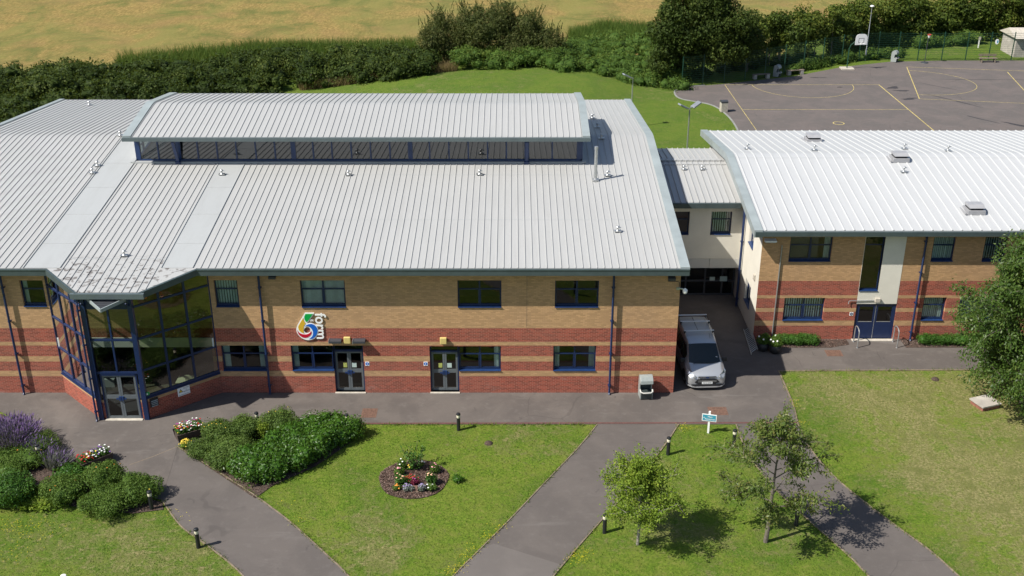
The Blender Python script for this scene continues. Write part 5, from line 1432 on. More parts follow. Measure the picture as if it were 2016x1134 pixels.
# ---- court furniture
M['fence'] = new_mat('dark_green_fence', (0.012, 0.055, 0.032), 0.45)
fp = [gp(*a) for a in ((1342, 171), (1383, 167), (1425, 163), (1466, 158), (1505, 153), (1543, 146), (1581, 138), (1618, 131), (1656, 125), (1690, 121), (1726, 118), (1766, 118.5), (1806, 119), (1853, 119), (1900, 119), (1945, 119), (1990, 119), (2040, 119), (2090, 119))]
fe = empty('court_fence', (fp[0].x, fp[0].y, 0), 0, 'dark green welded mesh fence round the back of the court', 'fence'); fe['_w'] = 1
for q in fp:
    mb = MB(); mb.box(q.x - 0.04, q.x + 0.04, q.y - 0.04, q.y + 0.04, 0, 3.02); mb.lathe([(0.05, 3.02), (0.05, 3.05), (0.0, 3.06)], (q.x, q.y, 0), 6); mb.build('post', M['fence'], fe)
mb = MB()
for a, b in zip(fp[:-1], fp[1:]):
    for z in np.arange(0.08, 3.0, 0.2): mb.bar((a.x, a.y - 0.05, z), (b.x, b.y - 0.05, z), 0.016, 0.016)
    Ls = (b - a).length; nn2 = int(Ls / 0.12)
    for i in range(1, nn2):
        q = a.lerp(b, i / nn2); e = 0.0035
        mb.quad((q.x - e, q.y - 0.05, 0.05), (q.x + e, q.y - 0.05, 0.05), (q.x + e, q.y - 0.05, 3.0), (q.x - e, q.y - 0.05, 3.0))
mb.build('mesh_panel', M['fence'], fe, fix=False)
q = wp(1963, 82, 71.2); r = empty('fence_sign', (q.x, 71.2, q.z), 0, 'small oval blue and white sign hung on the court fence left of the hut', 'sign')
mb = MB(); mb.prism([(0.2 * math.cos(a), 0, 0.28 * math.sin(a)) for a in np.linspace(0, 6.283, 20)[:-1]], (0, -0.02, 0)); mb.build('plate', M['white'], r)
mb = MB(); mb.prism([(0.06 + 0.08 * math.cos(a), -0.021, 0.17 * math.sin(a)) for a in np.linspace(0, 6.283, 20)[:-1]], (0, -0.004, 0)); mb.build('emblem', M['sign_teal'], r)
# basketball hoop
q = gp(1667, 136); r = empty('basketball_hoop', (q.x, q.y, 0.02), 0, 'basketball hoop with white backboard on a green cranked post', 'hoop')
mb = MB(); mb.box(-0.65, 0.65, -0.55, 0.55, 0, 0.12); mb.build('base_slab', M['stone'], r)
mb = MB(); mb.tube([(0, 0, 0.1), (0, 0, 2.1), (0.12, -0.05, 2.5), (0.55, -0.25, 2.95), (0.85, -0.35, 3.05)], [0.06, 0.06, 0.055, 0.05, 0.05], 10); mb.build('post', M['fence'], r)
bb = empty('tmp')
bpy.data.objects.remove(bb)
mb = MB(Matrix.Translation((1.0, -0.45, 3.15)) @ Matrix.Rotation(D2R(8), 4, 'Z'))
out = [(-0.62, -0.55), (0.62, -0.55), (0.62, 0.15)] + [(0.22 + 0.40 * math.cos(a), 0.15 + 0.40 * math.sin(a)) for a in np.linspace(0.2, math.pi / 2, 6)] + [(-0.22 - 0.40 * math.cos(a), 0.15 + 0.40 * math.sin(a)) for a in np.linspace(math.pi / 2, 0.2, 6)] + [(-0.62, 0.15)]
mb.prism([(x, 0, z) for x, z in out], (0, 0.04, 0)); bk = mb.build('backboard', M['white'], r)
mb = MB(Matrix.Translation((1.0, -0.45, 3.15)) @ Matrix.Rotation(D2R(8), 4, 'Z'))
for a in ((-0.29, 0.29, 0.10, 0.14), (-0.29, 0.29, -0.34, -0.30), (-0.29, -0.25, -0.30, 0.10), (0.25, 0.29, -0.30, 0.10)): mb.box(a[0], a[1], -0.006, -0.002, a[2], a[3])
mb.build('target_square', M['char'], bk)
mb = MB(Matrix.Translation((1.0, -0.45, 3.15)) @ Matrix.Rotation(D2R(8), 4, 'Z')); mb.tube([(0.23 * math.sin(a), -0.32 + 0.23 * math.cos(a), -0.36) for a in np.linspace(0, 6.283, 22)], 0.018, 6); mb.box(-0.06, 0.06, -0.1, -0.002, -0.42, -0.32); mb.build('ring', M['white'], r)
# netball post
M['net_red'] = new_mat('red_net', (0.45, 0.05, 0.03), 0.8)
q = gp(1820, 124); r = empty('netball_post', (q.x, q.y, 0.02), 0, 'thin netball post with red and white net at the back of the far court', 'netball post')
mb = MB(); mb.tube([(0, 0, 0.05), (0, 0, 3.1)], 0.035, 8); mb.build('pole', M['char'], r)
mb = MB(); mb.lathe([(0.4, 0), (0.38, 0.06), (0.05, 0.1)], n=14); mb.build('base', M['char'], r)
mb = MB(); mb.tube([(0.19 * math.sin(a), -0.2 + 0.19 * math.cos(a), 3.05) for a in np.linspace(0, 6.283, 18)], 0.015, 6); mb.build('ring', M['net_red'], r)
mb = MB(); mb.lathe([(0.19, 3.05), (0.17, 2.95)], (0, -0.2, 0), 14, 0, False); mb.lathe([(0.17, 2.95), (0.07, 2.68)], (0, -0.2, 0), 14, 1, False); mb.build('net', [M['net_red'], M['white']], r, fix=False)
# benches
def bench(px, py, rz, back, label):
    q = gp(px, py); r = empty('bench', (q.x, q.y, 0.02), rz, label, 'bench', 'benches round the court')
    mb = MB(); mb.box(-0.95, 0.95, -0.2, -0.01, 0.42, 0.47); mb.box(-0.95, 0.95, 0.01, 0.2, 0.42, 0.47); mb.build('seat', M['wood'], r)
    for x in (-0.7, 0.7):
        mb = MB()
        if back: mb.bar((x, -0.25, 0), (x, -0.1, 0.42), 0.07, 0.07); mb.bar((x, 0.2, 0), (x, 0.28, 0.85), 0.07, 0.07); mb.bar((x, -0.25, 0.3), (x, 0.22, 0.3), 0.06, 0.06)
        else: mb.box(x - 0.16, x + 0.16, -0.2, 0.2, 0, 0.42)
        mb.build('leg', M['wood' if back else 'conc'], r)
    if back:
        mb = MB(); mb.box(-0.95, 0.95, 0.22, 0.26, 0.62, 0.72); mb.box(-0.95, 0.95, 0.24, 0.28, 0.76, 0.86); mb.build('backrest', M['wood'], r)
bench(1498, 155, 0.25, False, 'plank bench on two concrete blocks in the fence shade, left of the grey bin')
bench(1565, 147, 0.25, False, 'plank bench on two concrete blocks right of the grey bin')
bench(1944, 123, 0.0, True, 'dark wooden bench with backrest in front of the far grass')
# lamp posts
def twin_lamp(Y, pxh, pyh, label, group, heads=2):
    q = wp(pxh, pyh, Y); z0 = float(ground_z(q.x, Y)); r = empty('lamp_post', (q.x, Y, z0), 0, label, 'lamp post', group); h = q.z - z0
    mb = MB(); mb.tube([(0, 0, 0), (0, 0, h * 0.3), (0, 0, h)], [0.075, 0.055, 0.045], 10); mb.build('pole', M['steel'], r)
    for sgn in ((-1, 1) if heads == 2 else (-1,)):
        mb = MB(); d = Vector((sgn * 0.8, -0.25 if sgn < 0 else 0.4, 0.0)).normalized()
        mb.bar(Vector((0, 0, h - 0.02)), Vector((0, 0, h + 0.1)) + d * 0.3, 0.05, 0.05)
        a = MB(Matrix.Translation(Vector((0, 0, h + 0.2)) + d * 0.55) @ Matrix.Rotation(math.atan2(d.y, d.x), 4, 'Z') @ Matrix.Rotation(D2R(-28), 4, 'Y'))
        a.box(-0.38, 0.38, -0.24, 0.24, -0.06, 0.06)
        hd_ = a.build('lamp_head', M['steel'], r, bevel=0.02)
        a = MB(Matrix.Translation(Vector((0, 0, h + 0.2)) + d * 0.55) @ Matrix.Rotation(math.atan2(d.y, d.x), 4, 'Z') @ Matrix.Rotation(D2R(-28), 4, 'Y'))
        a.box(-0.31, 0.31, -0.19, 0.19, -0.075, -0.0605); a.build('lens', M['char'], hd_)
        mb.build('bracket', M['steel'], r)
twin_lamp(34.0, 1358, 213, 'steel lamp post with two tilted floodlight heads behind the link roof', 'steel floodlight posts behind the buildings')
twin_lamp(46.0, 1246, 153, 'thin steel lamp post with one tilted head on the mound behind the main roof', 'steel floodlight posts behind the buildings', 1)
q = gp(1703, 119); t_ = wp(1714, 14, q.y); r = empty('lamp_post', (q.x, q.y, 0), 0, 'tall white tapered lamp column behind the basketball hoop', 'lamp post')
mb = MB(); mb.tube([(0, 0, 0), (0, 0, 1.2), (0, 0, 1.25), (0, 0, t_.z)], [0.09, 0.09, 0.055, 0.035], 12); mb.build('pole', M['steel'], r)
mb = MB(); mb.lathe([(0.05, t_.z), (0.2, t_.z + 0.05), (0.22, t_.z + 0.12), (0.1, t_.z + 0.2), (0, t_.z + 0.2)], n=14); mb.build('lamp_head', M['white'], r)
q = gp(1915, 88); r = empty('marker_post', (q.x, 77.5, 0), 0, 'short white post standing in the grass beyond the court fence', 'post')
mb = MB(); mb.box(-0.05, 0.05, -0.05, 0.05, 0, 1.2); mb.build('post', M['white'], r); mb = MB(); mb.box(-0.13, 0.13, -0.07, -0.05, 0.9, 1.25); mb.build('plate', M['stone'], r)
# ================================================================= PLANTS
def unit(v): return v / (np.linalg.norm(v, axis=-1, keepdims=True) + 1e-9)
_cs = None
def cube_sphere(n=4):
    global _cs
    if _cs is None:
        vs, fs = [], []
        for ax in range(3):
            for sg in (-1, 1):
                b = len(vs)
                for i in range(n + 1):
                    for j in range(n + 1):
                        p = [0, 0, 0]; p[ax] = sg; p[(ax + 1) % 3] = -1 + 2 * i / n; p[(ax + 2) % 3] = (-1 + 2 * j / n) * sg
                        vs.append(p)
                for i in range(n):
                    for j in range(n):
                        a = b + i * (n + 1) + j; fs.append((a, a + n + 1, a + n + 2, a + 1))
        _cs = unit(np.array(vs, float)), np.array(fs)
    return _cs
def leaf_quads(P, A, N, L, W):
    """diamond leaves: centre P, long axis A, normal hint N"""
    S = unit(np.cross(A, N)); L = np.asarray(L)[:, None]; W = np.asarray(W)[:, None]
    V = np.stack([P - A * L * 0.5, P + S * W * 0.5 - A * L * 0.05, P + A * L * 0.5, P - S * W * 0.5 - A * L * 0.05], 1).reshape(-1, 3)
    F = np.arange(len(P) * 4).reshape(-1, 4)
    return V, F
def swell(P, k=1.0, s=0.0):
    """smooth pseudo noise in -1..1 over places"""
    x, y, z = P[:, 0] * k, P[:, 1] * k, P[:, 2] * k
    return (np.sin(1.7 * x + 0.9 * y + s) + np.sin(-1.1 * x + 2.1 * y + 1.3 * z + 2 * s) + np.sin(0.7 * x - 1.9 * z + 3.1 + s) + np.sin(2.9 * x + 2.3 * z - y + 1.7)) / 4
def foliage(name, clumps, n, size, mat, parent=None, core=0.55, aspect=0.55, up=0.25, inner=0.55, zmin=0.02, seed=0, droop=0.0, jit=0.75, sub=0, tint_clump=0.35, patch=0.0):
    """leaves spread through the outer part of many ellipsoids; each ellipsoid leans to its own tint"""
    g = np.random.default_rng(seed)
    C = np.array(clumps, float)
    if sub:                                       # break each lobe into smaller knots of leaves
        k = len(C); d = unit(g.normal(size=(k * sub, 3))); d[:, 2] = np.abs(d[:, 2]) * 0.9 - 0.15
        big = np.repeat(C, sub, 0); s = g.uniform(0.25, 0.55, (k * sub, 1))
        small = np.concatenate([big[:, :3] + d * big[:, 3:] * g.uniform(0.6, 0.95, (k * sub, 1)), big[:, 3:] * s * g.uniform(0.8, 1.25, (k * sub, 3))], 1)
        C2 = np.concatenate([C, small])
    else: C2 = C
    w = (C2[:, 3] * C2[:, 4] + C2[:, 4] * C2[:, 5] + C2[:, 3] * C2[:, 5]); w = w / w.sum()
    i = g.choice(len(C2), n, p=w)
    d = unit(g.normal(size=(n, 3))); r = inner + (1.12 - inner) * g.random((n, 1)) ** 0.6
    P = C2[i, :3] + d * r * C2[i, 3:]
    mr = C2[i, 3:].mean(1, keepdims=True)
    P = P + d * mr * 0.16 * swell(P, 2.2 / max(size * 6, 0.3), seed)[:, None]
    N = unit(unit(d / C2[i, 3:]) + jit * g.normal(size=(n, 3)) + np.array([0, 0, up]))
    A = unit(np.cross(N, g.normal(size=(n, 3)))); A[:, 2] -= droop; A = unit(A)
    keep = P[:, 2] > zmin; P, N, A, i = P[keep], N[keep], A[keep], i[keep]
    m = len(P); L = size * g.uniform(0.6, 1.4, m)
    V, F = leaf_quads(P, A, N, L, L * aspect)
    ct = g.random(len(C2)); t = np.clip((1 - tint_clump) * g.random(m) + tint_clump * ct[i] + patch * swell(P, 0.35, seed), 0, 1)
    T = np.repeat(t, 4)
    if core:
        sv, sf = cube_sphere(); Vs, Fs, Ts = [V], [F], [T]; b = len(V)
        for c in C:
            q = sv * c[3:] * core + c[:3]
            q = q + sv * (c[3:] * core * 0.5) * swell(q, 3.0, seed)[:, None]
            q[:, 2] = np.maximum(q[:, 2], 0.0)
            Vs.append(q); Fs.append(sf + b); Ts.append(g.uniform(0.1, 0.6, len(q))); b += len(q)
        V, F, T = np.concatenate(Vs), np.concatenate(Fs), np.concatenate(Ts)
    return fast_mesh(name, V, F, mat, {'tint': T}, parent)

M['lf_hedge'] = leaf_material('hedge_leaves', [(0.012, 0.021, 0.005), (0.027, 0.044, 0.009), (0.048, 0.072, 0.014), (0.088, 0.108, 0.024)], trans=0.2, spec=0.1)
M['lf_bright'] = leaf_material('bright_hedge_leaves', [(0.030, 0.058, 0.012), (0.052, 0.098, 0.018), (0.085, 0.14, 0.024), (0.13, 0.17, 0.035)], trans=0.25, spec=0.1)
M['lf_hazel'] = leaf_material('hazel_leaves', [(0.024, 0.040, 0.008), (0.050, 0.078, 0.012), (0.090, 0.118, 0.018), (0.145, 0.155, 0.028)], trans=0.22, spec=0.12)
M['lf_willow'] = leaf_material('willow_leaves', [(0.028, 0.040, 0.012), (0.052, 0.068, 0.018), (0.085, 0.098, 0.028), (0.125, 0.118, 0.042)], trans=0.2, spec=0.12)
M['lf_laurel'] = leaf_material('laurel_leaves', [(0.020, 0.056, 0.005), (0.038, 0.102, 0.008), (0.060, 0.14, 0.012), (0.088, 0.17, 0.022)], 0.42, 0.25, 0.35)
M['lf_shrub'] = leaf_material('shrub_leaves', [(0.030, 0.064, 0.009), (0.056, 0.108, 0.014), (0.088, 0.15, 0.022), (0.125, 0.18, 0.033)], trans=0.22)
M['lf_olive'] = leaf_material('olive_shrub_leaves', [(0.032, 0.062, 0.011), (0.060, 0.106, 0.019), (0.094, 0.15, 0.028), (0.13, 0.185, 0.042)], trans=0.22)
M['lf_lime'] = leaf_material('lime_leaves', [(0.060, 0.10, 0.010), (0.12, 0.19, 0.018), (0.19, 0.27, 0.028), (0.27, 0.31, 0.045)], trans=0.35)
M['lf_cherry'] = leaf_material('cherry_leaves', [(0.042, 0.075, 0.015), (0.078, 0.12, 0.024), (0.125, 0.16, 0.036), (0.19, 0.165, 0.055)], 0.42, 0.3)
M['lf_cherry_dark'] = leaf_material('big_cherry_leaves', [(0.020, 0.050, 0.009), (0.042, 0.084, 0.014), (0.072, 0.12, 0.022), (0.12, 0.16, 0.038)], 0.42, 0.28)
M['lf_box'] = leaf_material('box_leaves', [(0.016, 0.055, 0.009), (0.035, 0.095, 0.013), (0.06, 0.14, 0.02), (0.09, 0.18, 0.03)], 0.45, 0.25)
M['lf_silver'] = leaf_material('silver_leaves', [(0.10, 0.125, 0.09), (0.16, 0.185, 0.15), (0.24, 0.24, 0.22)], 0.7, 0.2)
M['lf_maroon'] = leaf_material('maroon_leaves', [(0.06, 0.006, 0.02), (0.12, 0.01, 0.03), (0.2, 0.02, 0.06)], 0.5, 0.2)
M['bark'] = new_mat('grey_brown_bark', (0.125, 0.105, 0.085), 0.9, var=0.35, vscale=8, bump=0.6, bscale=30)
M['bark_pale'] = new_mat('pale_bark', (0.25, 0.23, 0.185), 0.85, var=0.3, vscale=10, bump=0.4, bscale=40)

# ---- fill an area seen in the photo with lobes
def area_clumps(cols, zf, step, r0, r1, seed, rz=0.8, gz=True):
    """cols: list of (px, y_front, y_back) on the ground; lobes on a jittered grid between the two lines"""
    g = random.Random(seed); out = []
    F_ = [gp(a, b) for a, b, c in cols]; K_ = [gp(a, c) for a, b, c in cols]
    for i in range(len(cols) - 1):
        w = ((F_[i + 1] - F_[i]).length + (K_[i + 1] - K_[i]).length) / 2; dp = ((K_[i] - F_[i]).length + (K_[i + 1] - F_[i + 1]).length) / 2
        for _ in range(max(2, int(w * dp / step ** 2 + 0.5))):
            u = g.random(); v = g.random(); p_ = F_[i].lerp(F_[i + 1], u).lerp(K_[i].lerp(K_[i + 1], u), v)
            r_ = r0 + (r1 - r0) * g.random() ** 1.3; z = zf(u, v, g) + (float(ground_z(p_.x, p_.y)) if gz else 0)
            q_ = g.uniform(0.8, 1.3); out.append((p_.x, p_.y, z, r_ * q_, r_ / q_, r_ * rz * g.uniform(0.8, 1.2)))
    return out
# overgrown hedge behind the school, left half
cl = area_clumps([(-160, 300, 172), (0, 250, 165), (150, 225, 160), (300, 205, 160), (420, 195, 150), (480, 190, 136), (620, 180, 134), (720, 176, 132), (800, 170, 128), (850, 165, 124)],
                 lambda u, v, g: 0.3 + 0.85 * math.sin(min(1, v * 1.6) * 1.57) + g.uniform(-0.45, 0.5), 1.15, 0.7, 1.55, 3)
h1 = empty('hedge', (-30, 58, 0), 0, 'long overgrown dark green hedge of brambles behind the left end of the roof', 'hedge')
o = foliage('foliage', cl, 150000, 0.25, M['lf_hedge'], None, seed=4, sub=4, core=0.62, aspect=0.55, tint_clump=0.45, patch=0.3); o.parent = h1; o.matrix_parent_inverse = Matrix.Translation((30, -58, 0))
mb = MB(); r_ = random.Random(5)
for c in cl[::6]:
    mb.tube([(c[0], c[1], 0), (c[0] + r_.uniform(-.4, .4), c[1] + r_.uniform(-.4, .4), c[2] + 0.6)], [0.06, 0.02], 5)
o = mb.build('stem', M['bark']); o.parent = h1; o.matrix_parent_inverse = Matrix.Translation((30, -58, 0))
# grassy thicket between the big bush and the tree
cl = area_clumps([(1090, 158, 112), (1160, 160, 100), (1230, 168, 92), (1300, 176, 95), (1350, 178, 110)], lambda u, v, g: 0.1 + 0.9 * math.sin(min(1, v * 1.6) * 1.57) + g.uniform(-0.3, 0.35), 1.05, 0.7, 1.4, 8)
t2 = empty('bramble_thicket', (7, 68, 0), 0, 'mid green bramble thicket between the wide bush and the tall dark tree', 'thicket')
o = foliage('foliage', cl, 52000, 0.2, M['lf_bright'], None, seed=9, sub=4, core=0.6, aspect=0.5, patch=0.25); o.parent = t2; o.matrix_parent_inverse = Matrix.Translation((-7, -68, 0))
# light green bramble mound in front of the wide bush
cl = area_clumps([(905, 158, 140), (960, 156, 125), (1010, 154, 122), (1070, 153, 124), (1130, 156, 130)], lambda u, v, g: 0.3 + 0.9 * math.sin(min(1, v * 1.6) * 1.57) + g.uniform(-0.1, 0.25), 1.0, 0.7, 1.1, 12)
t3 = empty('bramble_thicket', (2, 66, 0), 0, 'light green rounded bramble mound in front of the wide dark bush', 'thicket')
o = foliage('foliage', cl, 26000, 0.18, M['lf_bright'], None, seed=13, sub=4, core=0.6, aspect=0.55, tint_clump=0.25, patch=0.2); o.parent = t3; o.matrix_parent_inverse = Matrix.Translation((-2, -66, 0))

def wood(mb, a, d, L, r0, r1, g, bend=0.25, n=5, rise=0.0, sag=0.0):
    """one curved tapering limb; returns its points"""
    pts = [Vector(a)]; d = Vector(d).normalized(); side_ = Vector((g.uniform(-1, 1), g.uniform(-1, 1), g.uniform(-0.5, 0.5)))
    for i in range(n):
        d = (d + side_ * bend / n + Vector((0, 0, rise / n)) - Vector((0, 0, sag * (i + 1) / n / n * 2))).normalized()
        pts.append(pts[-1] + d * L / n)
    mb.tube(pts, [r0 + (r1 - r0) * i / n for i in range(n + 1)], 6, cap=False)
    return pts
# wide multi stemmed willow bush
wb = empty('willow_bush', (gp(975, 140).x, 68, 0), 0, 'wide dark olive willow bush with upright shoots behind the roof lantern', 'bush')
g_ = random.Random(21); lobes = []
for px, py, rr in ((850, 85, 1.9), (870, 55, 1.7), (905, 75, 2.2), (930, 45, 2.0), (960, 65, 2.4), (985, 40, 2.0), (1010, 70, 2.3), (1040, 55, 1.9), (1045, 85, 2.2), (1080, 85, 1.7), (1095, 105, 1.5), (885, 105, 2.0), (940, 105, 2.2), (1000, 105, 2.2), (1060, 112, 1.8), (850, 115, 1.5)):
    q = wp(px, py, 69 + g_.uniform(-1.8, 1.8)); lobes.append((q.x, q.y, q.z, rr * 0.8, rr * 0.8, rr * 0.9))
o = foliage('crown', lobes, 48000, 0.26, M['lf_willow'], None, seed=22, sub=5, core=0.5, aspect=0.3, up=0.1, tint_clump=0.3)
o.parent = wb; o.matrix_parent_inverse = Matrix.Translation(-wb.location)
gn = np.random.default_rng(23); Ps, As = [], []
mb = MB()
for c in lobes:
    mb.tube([(c[0] * 0.6 + wb.location.x * 0.4, 69, 0), (c[0], c[1], c[2] - 0.3), (c[0], c[1], c[2] + 0.9)], [0.12, 0.06, 0.02], 6)
    for k_ in range(26):                           # upright whippy shoots that give the spiky outline
        d = Vector((g_.gauss(0, 0.45), g_.gauss(0, 0.3), 1)).normalized(); b = Vector(c[:3]) + Vector((g_.uniform(-.8, .8) * c[3], g_.uniform(-.8, .8) * c[4], c[5] * g_.uniform(0.1, 0.75)))
        L_ = g_.uniform(0.9, 1.9)
        for s in range(30):
            t_ = s / 30; Ps.append(b + d * L_ * t_ + Vector((g_.gauss(0, .10 * (1.1 - t_)), g_.gauss(0, .10 * (1.1 - t_)), 0))); As.append((d + Vector((g_.gauss(0, .5), g_.gauss(0, .5), 0.1))).normalized())
Ps, As = np.array(Ps), np.array(As); V, F_ = leaf_quads(Ps, As, gn.normal(size=Ps.shape), gn.uniform(0.16, 0.3, len(Ps)), gn.uniform(0.05, 0.09, len(Ps)))
o = fast_mesh('shoots', V, F_, M['lf_willow'], {'tint': np.repeat(gn.random(len(Ps)), 4)}); o.parent = wb; o.matrix_parent_inverse = Matrix.Translation(-wb.location)
o = mb.build('trunk', M['bark']); o.parent = wb; o.matrix_parent_inverse = Matrix.Translation(-wb.location)

# tall dark tree at the corner of the court, and two behind it
def big_tree(name, base, lobes, n, size, mat, label, seed, aspect=0.55, core=0.5, th=0.2, group=None):
    r = empty(name, (base[0], base[1], 0), 0, label, 'tree', group); g = random.Random(seed)
    mb = MB(); ztop = max(c[2] for c in lobes)
    mb.tube([(0, 0, 0), (0.1, 0.05, ztop * 0.35), (0.15, 0, ztop * 0.75)], [th, th * 0.7, th * 0.3], 9)
    for c in lobes:
        e = Vector((c[0] - base[0], c[1] - base[1], c[2])); s = Vector((0.1, 0.02, ztop * g.uniform(0.2, 0.5)))
        mid_ = s.lerp(e, 0.5) + Vector((g.uniform(-.3, .3), g.uniform(-.3, .3), 0.4)); mb.tube([s, mid_, e], [th * 0.45, th * 0.25, 0.02], 6, cap=False)
    mb.build('trunk', M['bark'], r)
    L_ = [(c[0] - base[0], c[1] - base[1], *c[2:]) for c in lobes]
    foliage('crown', L_, n, size, mat, r, seed=seed, sub=6, core=core, aspect=aspect, tint_clump=0.4)
    return r
def lobes_px(lst, Y, g, flat=0.85):
    out = []
    for px, py, rr in lst:
        q = wp(px, py, Y + g.uniform(-1.2, 1.2)); out.append((q.x, q.y, q.z, rr, rr, rr * flat))
    return out
g_ = random.Random(31)
big_tree('tree', (19.5, 65.5, 0), lobes_px([(1305, 60, 1.6), (1330, 35, 1.8), (1375, 15, 2.0), (1420, 20, 2.0), (1455, 45, 1.8), (1340, 75, 2.0), (1390, 60, 2.3), (1435, 80, 2.0), (1310, 100, 1.5), (1350, 112, 1.7), (1395, 105, 1.8), (1440, 100, 1.5), (1405, -10, 1.5), (1475, 75, 1.4), (1330, -5, 1.1), (1360, 90, 1.8), (1420, 92, 1.8), (1295, 125, 1.2)], 62.5, g_),
         44000, 0.26, M['lf_hedge'], 'tall dark green tree overhanging the left corner of the court fence', 32)
# tall hazel hedge behind the court: bushes side by side
g_ = random.Random(41)
rows_ = []
for px in range(1470, 2180, 21):
    u = (px - 1470) / 546.0
    ytop = 44 - 66 * min(u, 1.4) ** 0.8 + g_.uniform(-8, 8); ybot = 138 - 62 * min(1.0, u * 1.6) - (42 if px < 1640 else 0)
    Yb = (66.0 + 15.5 * min(1, u * 1.5)) + g_.uniform(-0.8, 0.8)
    y = ytop + 12
    while y < ybot + 8:
        rr = g_.uniform(0.8, 1.7); q = wp(px + g_.uniform(-14, 14), y, Yb + g_.uniform(-1.0, 1.2)); rows_.append((q.x, q.y, max(0.4, q.z), rr, rr, rr * 0.85)); y += g_.uniform(17, 26)
hz = empty('tall_hedge', (45, 78, 0), 0, 'tall ragged yellow green hedge behind the court fence', 'hedge')
o = foliage('foliage', rows_, 105000, 0.27, M['lf_hazel'], None, seed=42, sub=5, core=0.5, aspect=0.6, tint_clump=0.4, patch=0.25); o.parent = hz; o.matrix_parent_inverse = Matrix.Translation((-45, -78, 0))
mb = MB()
for c in rows_[::3]: mb.tube([(c[0] + g_.uniform(-.3, .3), c[1] + 0.3, 0), (c[0], c[1] + 0.2, c[2])], [0.09, 0.03], 5)
o = mb.build('stem', M['bark']); o.parent = hz; o.matrix_parent_inverse = Matrix.Translation((-45, -78, 0))
# undergrowth along the fence foot
cl = area_clumps([(1560, 147, 141), (1620, 132, 124), (1700, 119, 110), (1760, 116, 104), (1790, 116, 110)], lambda u, v, g: 0.25 + g.uniform(-0.1, 0.25), 0.8, 0.45, 0.8, 51, gz=False)
o = foliage('undergrowth', cl, 14000, 0.17, M['lf_bright'], None, seed=52, sub=2, core=0.7); tag(o, 'low green undergrowth at the foot of the fence behind the hoop', 'undergrowth', kind='stuff')
cl = area_clumps([(1795, 100, 84), (1860, 92, 78), (1925, 88, 76)], lambda u, v, g: 0.5 + g.uniform(-0.1, 0.4), 1.1, 0.7, 1.1, 53, gz=False)
o = foliage('weed_clump', cl, 9000, 0.2, M['lf_bright'], None, seed=54, sub=2, core=0.7); tag(o, 'tall weeds in front of the hedge beyond the court fence', 'weeds', kind='stuff')
cl = area_clumps([(1330, 172, 160), (1420, 158, 138), (1500, 146, 122), (1600, 130, 108)], lambda u, v, g: 0.3 + g.uniform(-0.1, 0.3), 1.1, 0.5, 0.8, 55, gz=False)
cl = [(x, y + 1.6, z, a_, b_, c_) for x, y, z, a_, b_, c_ in cl]
o = foliage('undergrowth', cl, 7000, 0.2, M['lf_hedge'], None, seed=56, sub=2, core=0.75); tag(o, 'dark undergrowth in the shade under the tall tree', 'undergrowth', kind='stuff')

# tall dry grasses
def blades(name, P, h, w, mat, tint, label, cat, seed=0, lean=0.35):
    g = np.random.default_rng(seed); n = len(P)
    a = g.uniform(0, 6.283, n); s = np.stack([np.cos(a), np.sin(a), np.zeros(n)], 1) * (np.asarray(w)[:, None] / 2)
    t = P + np.stack([g.normal(0, lean, n) * h, g.normal(0, lean, n) * h, h], 1)
    V = np.stack([P - s, P + s, t + s * 0.15, t - s * 0.15], 1).reshape(-1, 3); F = np.arange(4 * n).reshape(-1, 4)
    o = fast_mesh(name, V, F, mat, {'tint': np.repeat(tint, 4)})
    return tag(o, label, cat, kind='stuff')
M['gr_dry'] = leaf_material('dry_grass', [(0.12, 0.085, 0.04), (0.20, 0.15, 0.07), (0.30, 0.22, 0.11)], 0.8, 0.3, 0.1)
M['gr_lush'] = leaf_material('grass_blades', [(0.040, 0.085, 0.010), (0.075, 0.135, 0.015), (0.13, 0.195, 0.024), (0.19, 0.20, 0.05), (0.32, 0.27, 0.12)], 0.8, 0.3, 0.1)
g = rng
def band_points(cols, n):
    out = []
    for _ in range(n):
        i = g.integers(0, len(cols) - 1); u = g.random(); v = g.random(); a, b = cols[i], cols[i + 1]
        p_ = gp(a[0] + (b[0] - a[0]) * u, (a[1] + (b[1] - a[1]) * u) * (1 - v) + (a[2] + (b[2] - a[2]) * u) * v); out.append((p_.x, p_.y, float(ground_z(p_.x, p_.y))))
    return np.array(out)
P_ = band_points([(590, 180, 166), (660, 176, 162), (740, 170, 158), (830, 163, 152), (900, 158, 150)], 9000)
blades('dry_grass', P_, g.uniform(0.4, 1.0, len(P_)), g.uniform(0.02, 0.05, len(P_)), M['gr_dry'], g.random(len(P_)), 'tall dry brown grass along the top of the green mound', 'dry grass')
P_ = band_points([(230, 150, 118), (480, 130, 92), (620, 118, 92), (820, 112, 88)], 20000)
blades('hedge_grass', P_, g.uniform(0.5, 1.3, len(P_)), g.uniform(0.03, 0.07, len(P_)), M['lf_bright'], g.random(len(P_)), 'tall green grass blending the hedge into the meadow', 'tall grass')
P_ = band_points([(1120, 105, 70), (1200, 95, 52), (1300, 100, 60)], 14000)
blades('hedge_grass', P_, g.uniform(0.6, 1.4, len(P_)), g.uniform(0.03, 0.07, len(P_)), M['lf_bright'], g.random(len(P_)), 'tall green grass between the wide bush and the dark tree', 'tall grass')

